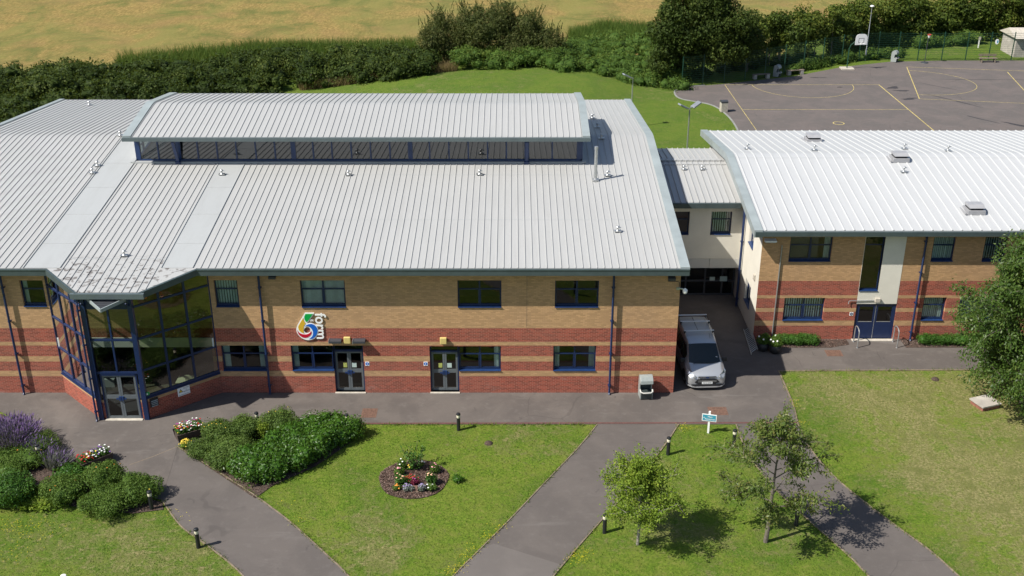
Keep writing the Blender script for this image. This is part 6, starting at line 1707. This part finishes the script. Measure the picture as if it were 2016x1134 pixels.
# ---- garden trees
def spray(name, tips, parent, mat, size, aspect, per, seed, spread, hang):
    """leaves hung along twigs: tips = list of point runs"""
    g = np.random.default_rng(seed); P, A = [], []
    for pts in tips:
        pts = np.array([tuple(q) for q in pts]); n = per
        k_ = g.random(n) ** 0.8 * (len(pts) - 1); i = np.minimum(k_.astype(int), len(pts) - 2); f = (k_ - i)[:, None]
        p_ = pts[i] * (1 - f) + pts[i + 1] * f; P.append(p_ + g.normal(0, spread, (n, 3)))
        d = g.normal(0, 0.6, (n, 3)) + unit(pts[i + 1] - pts[i]) * 0.5; d[:, 2] -= hang; A.append(unit(d))
    P, A = np.concatenate(P), np.concatenate(A); m = len(P); L = size * g.uniform(0.6, 1.3, m)
    ct = np.repeat(g.random(len(tips)), per)
    V, F = leaf_quads(P + A * L[:, None] * 0.4, A, 0.8 * g.normal(size=(m, 3)) + np.array([-0.5, -0.5, 1.0]), L, L * aspect)
    return fast_mesh(name, V, F, mat, {'tint': np.repeat(np.clip(0.65 * g.random(m) + 0.35 * ct, 0, 1), 4)}, parent)
def garden_tree(name, base, H, h0, R, nb, label, leaf, size, aspect, per, seed, bark='bark', th=0.08, el=(5, 50), hang=0.9, spread=0.07, shape=1.0, nsec=7, sag=0.5, rise=0.0, lean=(0, 0)):
    r = empty(name, (base.x, base.y, 0), 0, label, 'tree'); g = random.Random(seed); mb = MB(); tips = []
    tp = [Vector((0, 0, 0)), Vector((0.03 + lean[0] * .3, 0.0, h0 * 0.5)), Vector((lean[0] * .6, 0.02, h0)), Vector((lean[0], lean[1], H * 0.72)), Vector((lean[0], lean[1], H * 0.97))]
    mb.tube(tp, [th, th * 0.86, th * 0.72, th * 0.32, th * 0.08], 9)
    def trunk_at(z):
        for a, b in zip(tp[:-1], tp[1:]):
            if a.z <= z <= b.z: return a.lerp(b, (z - a.z) / (b.z - a.z))
        return tp[-1]
    for i in range(nb):
        u = (i + g.random()) / nb; z = h0 * 0.85 + (H * 0.95 - h0 * 0.85) * u
        az = i * 2.399 + g.uniform(-.3, .3); e = D2R(el[0] + (el[1] - el[0]) * u + g.uniform(-8, 8))
        L_ = R * g.uniform(0.75, 1.15) * (1 - u ** 1.6 * shape * 0.82) * (0.48 + 0.68 * math.sin(min(1, u * 2.3 + 0.08) * 1.57))
        d = (math.cos(az) * math.cos(e), math.sin(az) * math.cos(e), math.sin(e))
        pts = wood(mb, trunk_at(z), d, L_, th * 0.35 * (1 - u * 0.6), 0.006, g, 0.35, 6, rise, sag); tips.append(pts[2:])
        for k_ in range(nsec):
            t_ = 0.25 + 0.7 * (k_ + g.random()) / nsec; j = min(5, int(t_ * 6)); a = pts[j].lerp(pts[j + 1], t_ * 6 - j)
            dd_ = (pts[j + 1] - pts[j]).normalized(); sd = Vector((g.gauss(0, 1), g.gauss(0, 1), g.gauss(0.1, 0.6))).normalized()
            p2 = wood(mb, a, dd_ * 0.7 + sd * 0.9, L_ * g.uniform(0.2, 0.45), 0.012, 0.004, g, 0.4, 3, 0, sag); tips.append(p2)
    mb.build('trunk', M[bark], r)
    spray('crown', tips, r, M[leaf], size, aspect, per, seed + 1, spread, hang)
    return r
b1 = gp(1255, 1072); garden_tree('lime_tree', b1, 3.4, 1.6, 1.7, 28, 'small lime green tree with pale trunk beside the middle path', 'lf_lime', 0.088, 0.6, 92, 61, 'bark_pale', 0.065, (12, 64), 0.15, 0.11, 0.9, 7, 0.05)
b2 = gp(1507, 1067); garden_tree('cherry_tree', b2, 5.3, 1.9, 2.6, 21, 'small open cherry tree with drooping leaves and a dark trunk in the right lawn strip', 'lf_cherry', 0.15, 0.38, 58, 71, 'bark', 0.095, (6, 62), 0.5, 0.10, 1.0, 7, 0.25, 0, (0.08, 0.0))
b3 = Vector((24.7, -1.0, 0)); garden_tree('cherry_tree', b3, 7.9, 1.9, 3.8, 84, 'big bushy cherry tree at the right edge in front of the right building', 'lf_cherry_dark', 0.155, 0.42, 108, 81, 'bark', 0.16, (0, 58), 0.55, 0.16, 0.9, 11, 0.3)

# ---- beds and shrubs
M['mulch'] = new_mat('dark_bark_mulch', (0.060, 0.040, 0.030), 0.95, var=0.6, vscale=14, bump=1.0, bscale=35)
M['chips'] = leaf_material('bark_chips', [(0.03, 0.018, 0.013), (0.075, 0.045, 0.034), (0.15, 0.095, 0.075), (0.28, 0.20, 0.165)], 0.9, 0.0, 0.1)
def inside(poly, P):
    x, y = P[:, 0], P[:, 1]; c = np.zeros(len(P), bool); n = len(poly)
    for i in range(n):
        x0, y0 = poly[i][0], poly[i][1]; x1, y1 = poly[(i + 1) % n][0], poly[(i + 1) % n][1]
        c ^= ((y0 > y) != (y1 > y)) & (x < (x1 - x0) * (y - y0) / (y1 - y0 + 1e-12) + x0)
    return c
def scatter(poly, n, seed):
    g = np.random.default_rng(seed); a = np.array([(p[0], p[1]) for p in poly]); lo, hi = a.min(0), a.max(0)
    P = lo + (hi - lo) * g.random((n, 2)); return P[inside(poly, P)]
def mulch_bed(poly, label, n, seed):
    sheet('mulch', poly, 0.03, M['mulch'], label, 'mulch', 'stuff')
    P = scatter(poly, n, seed); g = np.random.default_rng(seed); m = len(P)
    P3 = np.concatenate([P, g.uniform(0.035, 0.06, (m, 1))], 1); A = g.normal(size=(m, 3)); A[:, 2] *= 0.3; N = np.array([0, 0, 1]) + g.normal(0, 0.4, (m, 3))
    V, F = leaf_quads(P3, unit(A), N, g.uniform(0.05, 0.13, m), g.uniform(0.02, 0.045, m))
    o = fast_mesh('mulch_chips', V, F, M['chips'], {'tint': np.repeat(g.random(m), 4)}); tag(o, 'loose bark chips of ' + label, 'mulch', kind='stuff')
bed1 = smooth_line(G2([(352, 882), (430, 934), (502, 982)]), 5) + G2([(535, 958), (620, 920), (690, 872), (712, 838)]) + G2([(640, 836), (520, 836), (420, 866)])
mulch_bed(bed1, 'the laurel bed right of the left path', 4000, 91)
bed2 = G2([(-60, 838), (3, 816), (62, 843), (122, 893), (168, 938), (232, 966), (320, 990), (322, 1004), (260, 1012), (180, 1006), (100, 988), (0, 982), (-80, 980)])
mulch_bed(bed2, 'the shrub bed at the left edge', 5000, 92)
cen = Vector((-4.24, -7.45, 0)); circ = [(cen.x + 1.5 * math.cos(a) * (1 + 0.03 * math.sin(5 * a)), cen.y + 1.48 * math.sin(a)) for a in np.linspace(0, 6.283, 40)[:-1]]
mulch_bed(circ, 'the round flower bed in the middle lawn', 5200, 93)
mulch_bed([(13.0, 4.75), (16.9, 4.75), (18.0, 5.1), (18.0, 5.7), (13.0, 5.7)], 'the strip under the right building window', 900, 94)
mulch_bed([(20.9, 4.75), (36, 4.75), (36, 5.7), (20.9, 5.7)], 'the strip right of the blue double doors', 1500, 95)

def shrub(name, px, py, rx, h, mat, label, n, size, seed, lobes=5, ry=None, aspect=0.55, up=0.3, group=None, cat='shrub', flowers=None):
    q = gp(px, py); r = empty(name, (q.x, q.y, 0.02), 0, label, cat, group); g = random.Random(seed); L_ = []; ry = ry or rx
    for i in range(lobes):
        a = 6.283 * i / lobes + g.uniform(-.4, .4); d = 0.0 if lobes == 1 else g.uniform(0.25, 0.55)
        s = g.uniform(0.5, 0.68); L_.append((rx * d * math.cos(a), ry * d * math.sin(a), h * g.uniform(0.45, 0.58), rx * s, ry * s, h * g.uniform(0.42, 0.52)))
    L_.append((0, 0, h * 0.55, rx * 0.62, ry * 0.62, h * 0.47))
    foliage('foliage', L_, int(n * 1.7), size, M[mat], r, seed=seed, sub=5, core=0.6, aspect=aspect, up=up, zmin=0.0)
    mb = MB()
    for c in L_: mb.tube([(c[0] * 0.3, c[1] * 0.3, 0), (c[0], c[1], c[2])], [0.02, 0.008], 5)
    mb.build('stem', M['bark'], r)
    if flowers:
        fm, k_, fs = flowers; mb = MB()
        for _ in range(k_):
            c = g.choice(L_); a = g.uniform(0, 6.283); e = g.uniform(0.3, 1.5)
            p_ = Vector((c[0] + c[3] * 1.03 * math.cos(a) * math.cos(e), c[1] + c[4] * 1.03 * math.sin(a) * math.cos(e), c[2] + c[5] * 1.03 * math.sin(e)))
            mb.lathe([(0, -fs * .5), (fs * .8, -fs * .2), (fs, fs * .1), (fs * .6, fs * .45), (0, fs * .5)], p_, 7)
        mb.build('flowers', fm, r)
    return r
FL = {k_: new_mat(k_ + '_petals', c, 0.6) for k_, c in dict(white=(0.78, 0.78, 0.74), yellow=(0.72, 0.50, 0.05), red=(0.42, 0.02, 0.02), peach=(0.72, 0.42, 0.27), pink=(0.68, 0.30, 0.33), orange=(0.70, 0.26, 0.03), purple=(0.16, 0.06, 0.30), lilac=(0.33, 0.26, 0.46), magenta=(0.33, 0.03, 0.22)).items()}
# left bed
shrub('shrub', 18, 985, 1.15, 1.15, 'lf_box', 'bright green rounded shrub cut by the left edge above the left lawn', 9000, 0.085, 101, 6)
shrub('shrub', 128, 984, 0.98, 0.95, 'lf_shrub', 'round bronze tipped shrub left of the lobed one in the left bed', 7500, 0.07, 102, 5, flowers=(FL['orange'], 4, 0.03))
shrub('shrub', 205, 958, 0.95, 1.0, 'lf_shrub', 'shrub rising just in front of the red and white flower trough', 7000, 0.07, 103, 5, flowers=(FL['orange'], 5, 0.03))
shrub('shrub', 270, 984, 0.95, 0.95, 'lf_shrub', 'green shrub at the right tip of the left bed beside the bollard', 7500, 0.07, 104, 5, flowers=(FL['yellow'], 3, 0.03))
shrub('shrub', 212, 1003, 1.05, 0.8, 'lf_shrub', 'low green shrub at the front of the left bed by the lawn', 7500, 0.07, 105, 5)
shrub('shrub', 30, 922, 1.3, 0.75, 'lf_shrub', 'low bronze green shrub behind the bright green one at the left edge', 7000, 0.065, 106, 5, flowers=(FL['orange'], 4, 0.03))
shrub('ground_cover', 82, 988, 0.95, 0.35, 'lf_lime', 'low lime green leafy plant at the front of the left bed', 1500, 0.13, 107, 5, cat='plant')
shrub('ground_cover', 140, 940, 0.75, 0.5, 'lf_box', 'broad leaved green plant between lavender and flower trough', 1500, 0.13, 108, 4, cat='plant')
shrub('shrub', 85, 890, 0.9, 0.7, 'lf_bright', 'feathery green shrub behind the bollard head at the left bed', 5000, 0.10, 109, 5, aspect=0.25)
M['lf_lav'] = leaf_material('lavender_stalks', [(0.10, 0.12, 0.085), (0.15, 0.16, 0.13), (0.16, 0.12, 0.22), (0.20, 0.13, 0.30)], 0.8, 0.2, 0.1)
M['lf_lavfl'] = leaf_material('lavender_spikes', [(0.10, 0.055, 0.17), (0.17, 0.10, 0.26), (0.25, 0.19, 0.32)], 0.8, 0.2, 0.1)
def lavender(px, py, rx, h, n, label, seed, tilt=(0, 0), fl=1.0):
    q = gp(px, py); r = empty('lavender', (q.x, q.y, 0.02), 0, label, 'lavender', 'lavender clumps in the left bed'); g = np.random.default_rng(seed)
    a = g.uniform(0, 6.283, n); d = g.random(n) ** 0.6; b = np.stack([np.cos(a) * d * rx * 0.4, np.sin(a) * d * rx * 0.4, np.zeros(n)], 1)
    D = unit(np.stack([np.cos(a) * d * 0.9 + tilt[0], np.sin(a) * d * 0.9 + tilt[1], np.full(n, 1.0)], 1) + g.normal(0, .1, (n, 3))); L = h * g.uniform(0.7, 1.2, n)
    V, F = leaf_quads(b + D * L[:, None] * 0.5, D, g.normal(size=(n, 3)), L, np.full(n, 0.02)); fast_mesh('stalks', V, F, M['lf_lav'], {'tint': np.repeat(g.random(n) * 0.6, 4)}, r)
    T = b + D * (L * 0.92)[:, None]; m = int(n * fl); V, F = leaf_quads(T[:m], D[:m], g.normal(size=(m, 3)), g.uniform(0.14, 0.26, m), g.uniform(0.03, 0.05, m))
    fast_mesh('flower_spikes', V, F, M['lf_lavfl'], {'tint': np.repeat(g.random(m), 4)}, r)
lavender(22, 880, 1.7, 1.15, 2600, 'large purple lavender at the left edge of the bed', 111)
lavender(78, 902, 0.6, 0.8, 500, 'small lavender tuft just right of the large purple one', 112, (0.2, 0), 0.7)
lavender(108, 922, 0.75, 0.8, 800, 'grey faded lavender leaning right over the pavement edge', 113, (0.6, 0.25), 0.2)
# laurel bed
def lift(poly, h, r0, r1, step, seed):
    g = random.Random(seed); a = np.array([(p[0], p[1]) for p in poly]); lo, hi = a.min(0), a.max(0); out = []
    for x in np.arange(lo[0], hi[0], step):
        for y in np.arange(lo[1], hi[1], step):
            p_ = np.array([[x + g.uniform(-.2, .2), y + g.uniform(-.2, .2)]])
            if inside(poly, p_)[0]:
                r_ = g.uniform(r0, r1); out.append((p_[0, 0], p_[0, 1], h - r_ * 0.8 + g.uniform(-.12, .12), r_, r_, r_ * 0.8)); out.append((p_[0, 0], p_[0, 1], h * 0.35, r_ * 0.95, r_ * 0.95, h * 0.4))
    return out
lp = G2([(468, 925), (540, 880), (612, 848), (684, 845), (700, 858), (655, 890), (585, 925), (515, 957), (478, 946)])
lr = empty('laurel_hedge', (gp(580, 895).x, gp(580, 895).y, 0), 0, 'broad glossy dark green laurel hedge slanting across the bed', 'hedge')
o = foliage('foliage', lift(lp, 1.0, 0.3, 0.6, 0.36, 121), 52000, 0.125, M['lf_laurel'], None, seed=122, core=0.62, aspect=0.42, up=0.5, jit=0.8, tint_clump=0.2, sub=1); o.parent = lr; o.matrix_parent_inverse = Matrix.Translation(-lr.location)
mb = MB(); g_ = random.Random(3)
for p_ in lp[::2]: mb.tube([(p_.x * .9 + lr.location.x * .1, p_.y * .9 + lr.location.y * .1, 0), (p_.x, p_.y, 0.6)], [0.03, 0.012], 6)
o = mb.build('stem', M['bark']); o.parent = lr; o.matrix_parent_inverse = Matrix.Translation(-lr.location)
shrub('shrub', 432, 866, 0.85, 0.95, 'lf_olive', 'olive green shrub right beside the brown flower trough', 6000, 0.065, 131, 5, flowers=(FL['yellow'], 14, 0.025))
shrub('shrub', 482, 862, 0.85, 0.95, 'lf_olive', 'olive green shrub behind the bed, left of the hidden bollard', 6000, 0.065, 132, 5)
shrub('shrub', 548, 852, 0.95, 1.05, 'lf_olive', 'olive green shrub behind the middle of the laurel hedge', 6500, 0.065, 133, 5, flowers=(FL['yellow'], 6, 0.025))
shrub('shrub', 462, 900, 1.0, 0.9, 'lf_olive', 'olive green shrub against the left end of the laurel hedge', 6500, 0.065, 134, 5)
shrub('shrub', 440, 918, 0.8, 0.7, 'lf_olive', 'low olive shrub next to the path kerb before the laurel', 5000, 0.065, 135, 4)
shrub('shrub', 400, 890, 0.75, 0.5, 'lf_olive', 'lowest olive shrub between flower trough and path', 4000, 0.065, 136, 4)
shrub('variegated_shrub', 520, 866, 0.38, 0.95, 'lf_lime', 'small yellow variegated shrub poking up left of the laurel', 900, 0.07, 137, 3)
shrub('flowering_plant', 366, 880, 0.36, 0.32, 'lf_lime', 'low yellow flowered plant at the foot of the brown trough', 600, 0.05, 138, 3, cat='plant', flowers=(FL['yellow'], 40, 0.035))
# box hedges at the right building
def low_hedge(x0, x1, y0, y1, h, label, n, seed):
    r = empty('box_hedge', ((x0 + x1) / 2, (y0 + y1) / 2, 0.02), 0, label, 'hedge', 'low hedges under the right building'); g = random.Random(seed); L_ = []
    for x in np.arange(x0 + 0.2, x1, 0.3): L_.append((x - (x0 + x1) / 2, g.uniform(-.08, .08), h * 0.5, 0.32, (y1 - y0) / 2, h * g.uniform(0.46, 0.56)))
    foliage('foliage', L_, int(n * 1.6), 0.06, M['lf_box'], r, seed=seed, sub=4, core=0.65); mb = MB()
    for c in L_[::2]: mb.tube([(c[0], c[1], 0), (c[0], c[1], h * 0.5)], [0.02, 0.008], 5)
    mb.build('stem', M['bark'], r)
low_hedge(14.1, 16.4, 4.85, 5.6, 0.55, 'short clipped hedge under the blinds window of the right building', 6500, 141)
low_hedge(21.7, 30.0, 4.85, 5.6, 0.55, 'longer clipped hedge right of the blue double doors running behind the big cherry', 16000, 142)
# pots with white flowers
M['pot'] = new_mat('black_pot', (0.015, 0.015, 0.016), 0.5)
for i, (px, py, lb) in enumerate(((1503, 694, 'black round pot with white flowers nearest the ladder'), (1527, 699, 'black round pot with white flowers next to the short clipped hedge'))):
    q = gp(px, py); r = empty('flower_pot', (q.x, q.y + 0.25, 0.02), 0, lb, 'flower pot', 'black pots of white flowers'); mb = MB()
    mb.lathe([(0.22, 0), (0.30, 0.12), (0.34, 0.3), (0.30, 0.4), (0.33, 0.43), (0.31, 0.46), (0.26, 0.42)], n=20); mb.build('pot', M['pot'], r)
    foliage('foliage', [(0, 0, 0.6, 0.34, 0.34, 0.26), (0.1, 0.1, 0.72, 0.2, 0.2, 0.2)], 1400, 0.07, M['lf_shrub'], r, seed=150 + i, core=0.7)
    mb = MB(); g_ = random.Random(160 + i)
    for _ in range(4):
        a = g_.uniform(0, 6.283); mb.lathe([(0, -0.04), (0.045, -0.02), (0.05, 0.02), (0.03, 0.04), (0, 0.045)], (0.28 * math.cos(a), 0.28 * math.sin(a), 0.68 + g_.uniform(-.05, .2)), 8)
    mb.build('flowers', FL['white'], r)
# wooden flower troughs
M['trough'] = new_mat('dark_brown_trough', (0.055, 0.038, 0.030), 0.75, var=0.3, vscale=8)
M['trough_end'] = M['trough']
def trough(a, b, c, h, label, seed, cols):
    ux = (b - a); L_ = ux.length; W_ = (c - a).length; ang = math.atan2(ux.y, ux.x)
    r = empty('flower_trough', (a.x, a.y, 0.02), ang, label, 'flower trough', 'brown wooden flower troughs'); W_ = max(0.5, min(W_, 0.62)); mb = MB()
    mb.prism([(0, 0, 0), (L_, 0, 0), (L_ + 0.06, -0.06, h), (-0.06, -0.06, h)], (0, 0.04, 0)); mb.prism([(0, W_ - 0.04, 0), (L_, W_ - 0.04, 0), (L_ + 0.06, W_ + 0.02, h), (-0.06, W_ + 0.02, h)], (0, 0.04, 0))
    for x in (0, L_ - 0.04): mb.box(x, x + 0.04, 0.04, W_ - 0.04, 0, h)
    mb.build('box', M['trough'], r)
    mb = MB(); mb.box(0.04, L_ - 0.04, 0.04, W_ - 0.04, 0.05, h - 0.06); mb.build('soil', M['mulch'], r)
    cl = [(L_ * (i + .5) / 6, W_ * 0.5, h + 0.05, L_ / 9, W_ * 0.55, 0.2) for i in range(6)]
    foliage('foliage', cl, 2200, 0.055, M['lf_box'], r, seed=seed, core=0.7, zmin=h - 0.05); g = random.Random(seed)
    for col, n, lo, hi in cols:
        mb = MB()
        for _ in range(n):
            x = g.uniform(lo, hi) * L_; y = g.uniform(-0.05, W_ + 0.02); s = g.uniform(0.025, 0.045)
            mb.lathe([(0, -s * .4), (s, -s * .1), (s * .9, s * .25), (0, s * .45)], (x, y, h + 0.16 + g.uniform(-0.08, 0.16)), 7)
        mb.build('flowers', FL[col], r)
trough(gp(353, 873), gp(404, 858), gp(340, 862), 0.42, 'brown wooden trough of red and white flowers beside the laurel bed', 171, (('white', 46, 0.1, 0.95), ('red', 20, 0.0, 0.6), ('magenta', 14, 0.1, 1.0), ('yellow', 10, 0.0, 0.3), ('red', 10, 0.75, 1.0)))
trough(gp(163, 932), gp(222, 908), gp(150, 922), 0.42, 'brown wooden trough of red and white flowers half hidden behind the left shrubs', 172, (('red', 30, 0.0, 0.42), ('white', 36, 0.2, 1.0), ('purple', 22, 0.4, 1.0), ('yellow', 8, 0.1, 0.6)))
# round bed planting
def rose(px, py, h, mat, flw, label, seed, r=0.26, nf=6, n=450, leaf=0.06, fs=0.04, name='rose_bush', cat='rose'):
    q = gp(px, py); return shrub(name, px, py, r, h, mat, label, n, leaf, seed, 3, flowers=(FL[flw], nf, fs), cat=cat)
rose(792, 925, 0.5, 'lf_shrub', 'white', 'white rose bush at the back left of the round bed', 201, nf=4)
rose(786, 936, 0.38, 'lf_shrub', 'pink', 'small pink rose at the left side of the round bed', 202, nf=7)
rose(788, 955, 0.48, 'lf_box', 'peach', 'peach rose bush at the front left of the round bed', 203, nf=8)
rose(783, 965, 0.22, 'lf_shrub', 'orange', 'low orange flowers at the front left rim of the round bed', 204, r=0.2, nf=6, n=120, name='flowering_plant', cat='plant')
rose(808, 924, 0.25, 'lf_shrub', 'yellow', 'low yellow flowers at the back of the round bed', 205, r=0.2, nf=6, n=120, name='flowering_plant', cat='plant')
rose(808, 948, 0.25, 'lf_shrub', 'red', 'scattered scarlet flowers in the middle of the round bed', 206, r=0.42, nf=22, n=250, fs=0.03, name='flowering_plant', cat='plant')
rose(848, 955, 0.6, 'lf_box', 'peach', 'tall peach rose bush at the right of the round bed', 207, nf=8, n=650)
rose(850, 966, 0.3, 'lf_shrub', 'white', 'low white rose at the front right of the round bed', 208, nf=5, n=250)
rose(856, 932, 0.42, 'lf_shrub', 'pink', 'pink rose bush at the back right of the round bed', 209, nf=6)
rose(829, 922, 0.4, 'lf_shrub', 'white', 'white flowered stem right of the young shrub in the round bed', 210, r=0.15, nf=5, n=120)
rose(818, 955, 0.25, 'lf_maroon', 'magenta', 'dark maroon leaved plant behind the small stone in the round bed', 211, r=0.22, nf=4, n=420, name='heather', cat='plant')
rose(801, 967, 0.3, 'lf_silver', 'lilac', 'silver leaved ball plant left of the small stone in the round bed', 212, r=0.24, nf=40, n=420, fs=0.022, name='silver_plant', cat='plant')
rose(831, 966, 0.3, 'lf_silver', 'lilac', 'silver leaved ball plant right of the small stone in the round bed', 213, r=0.24, nf=40, n=420, fs=0.022, name='silver_plant', cat='plant')
shrub('weed_clump', 900, 948, 0.33, 0.25, 'lf_laurel', 'green weed clump on the lawn just right of the round bed', 200, 0.07, 214, 3, cat='plant')
q = gp(817, 967); r = empty('memorial_stone', (q.x, q.y, 0.03), 0.05, 'small pale stone block at the front of the round bed', 'stone')
mb = MB(); mb.prism([(-0.13, -0.1, 0), (-0.13, 0.1, 0), (-0.13, 0.1, 0.2), (-0.13, -0.04, 0.14)], (0.26, 0, 0)); mb.build('block', M['rust'], r, bevel=0.012)
mb = MB(); mb.box(-0.16, 0.16, -0.13, 0.12, -0.01, 0.015); mb.build('base', M['kerb'], r)
q = gp(816, 925); r = empty('young_shrub', (q.x, q.y, 0.03), 0, 'young upright shrub with thin stems at the back of the round bed', 'shrub'); g_ = random.Random(5); mb = MB(); tips = []
for i in range(9):
    a = i * 0.7; tips.append(wood(mb, (0, 0, 0), (0.35 * math.cos(a), 0.35 * math.sin(a), 1), g_.uniform(0.85, 1.35), 0.014, 0.004, g_, 0.25, 5))
mb.build('stem', M['bark'], r); spray('foliage', tips, r, M['lf_box'], 0.115, 0.5, 60, 6, 0.07, 0.1)

# ---- lawn details
path_polys = [pathA_l[::-1] + pathA_r, pathB_l[::-1] + pathB_r, pathC_l[::-1] + pathC_r, bed1, bed2, circ, [(p_.x, p_.y) for p_ in apron]]
def lawn_points(n, seed, x0=-24, x1=34, y0=-17, y1=3.5):
    g = np.random.default_rng(seed); P = np.stack([g.uniform(x0, x1, n), g.uniform(y0, y1, n)], 1); k_ = np.ones(n, bool)
    for pl_ in path_polys: k_ &= ~inside(pl_, P)
    return P[k_]
P2 = lawn_points(120000, 301); P_ = np.concatenate([P2, np.zeros((len(P2), 1))], 1); n = len(P_)
dryness = 0.75 * sst(13, 19, P_[:, 0]) + 0.1
tn = np.clip(rng.random(n) * 0.7 + 0.45 * dryness - 0.05, 0, 1)
o = blades('lawn_grass', P_, rng.uniform(0.03, 0.085, n), rng.uniform(0.012, 0.03, n), M['gr_lush'], tn, 'short grass blades of the mown lawns', 'grass', 302, 0.5)
def flower_patch(pts, label, seed, n=60, sp=0.35):
    g = np.random.default_rng(seed); Q = []
    for px, py in pts:
        q = gp(px, py); Q.append(np.stack([g.normal(q.x, sp, n), g.normal(q.y, sp * 0.7, n), g.uniform(0.04, 0.16, n)], 1))
    Q = np.concatenate(Q); m = len(Q); V, F = leaf_quads(Q, unit(g.normal(size=(m, 3)) * [1, 1, .2]), np.array([0, 0, 1.]) + g.normal(0, .3, (m, 3)), g.uniform(0.02, 0.045, m), g.uniform(0.02, 0.04, m))
    o = fast_mesh('wildflowers', V, F, M['wild'], {'tint': np.repeat(g.random(m), 4)}); tag(o, label, 'wildflowers', kind='stuff')
M['wild'] = leaf_material('yellow_wildflower', [(0.55, 0.42, 0.01), (0.75, 0.60, 0.02), (0.30, 0.34, 0.03)], 0.7, 0.2)
flower_patch([(15, 1042), (45, 1036), (75, 1040), (85, 1062), (20, 1095)], 'yellow wildflowers scattered on the left lawn', 311, 45, 0.5)
flower_patch([(332, 1008), (345, 1024), (590, 1027), (560, 992)], 'few yellow wildflowers along the left path kerbs', 312, 14, 0.25)
flower_patch([(985, 1040), (962, 1058), (935, 1085), (918, 1100), (905, 1118), (890, 1128)], 'yellow wildflowers along the middle path, left edge', 313, 40, 0.22)
flower_patch([(1130, 1098), (1142, 1106), (1152, 1090), (1345, 842), (1352, 846)], 'yellow wildflowers along the middle path, right edge', 314, 35, 0.2)
flower_patch([(1563, 792), (1568, 802), (1580, 835), (1548, 768)], 'yellow wildflowers along the kerb of the right lawn', 315, 25, 0.14)
for i, (px, py, lb) in enumerate(((962, 873, 'small dark molehill in the middle lawn'), (1841, 747, 'small dark molehill at the top of the right lawn'))):
    q = gp(px, py); mb = MB(); mb.lathe([(0.2, 0.0), (0.17, 0.05), (0.1, 0.1), (0.0, 0.12)], (0, 0, 0), 14); o = mb.build('molehill', M['mulch']); o.location = (q.x, q.y, 0); tag(o, lb, 'molehill', 'molehills on the lawns')
# grass creeping over the kerbs
Q = []
for ln in (pathA_l, pathA_r, pathB_l, pathB_r, pathC_l, pathC_r, G2([(1571, 836), (1562, 800), (1548, 765), (1533, 731)]), G2([(1533, 731), (1886, 729), (2350, 729)]), G2([(705, 837), (1174, 837)])):
    L_ = np.array([(q[0], q[1]) for q in ln]); sg = np.diff(L_, axis=0); ln_ = np.hypot(sg[:, 0], sg[:, 1]); n = int(ln_.sum() * 70); i = rng.choice(len(sg), n, p=ln_ / ln_.sum())
    p_ = L_[i] + sg[i] * rng.random((n, 1)); p3 = np.concatenate([p_, np.zeros((n, 1))], 1); k_ = swell(p3, 2.6, 1.0) + rng.normal(0, 0.35, n) > 0.0
    p3 = p3[k_]; p3[:, :2] += rng.normal(0, 0.05, (len(p3), 2)); Q.append(p3)
Q = np.concatenate(Q); n = len(Q)
blades('edge_grass', Q, rng.uniform(0.05, 0.13, n), rng.uniform(0.02, 0.045, n), M['gr_lush'], np.clip(rng.random(n) * 0.8, 0, 1), 'ragged grass tufts creeping over the path kerbs', 'grass', 402, 0.6)
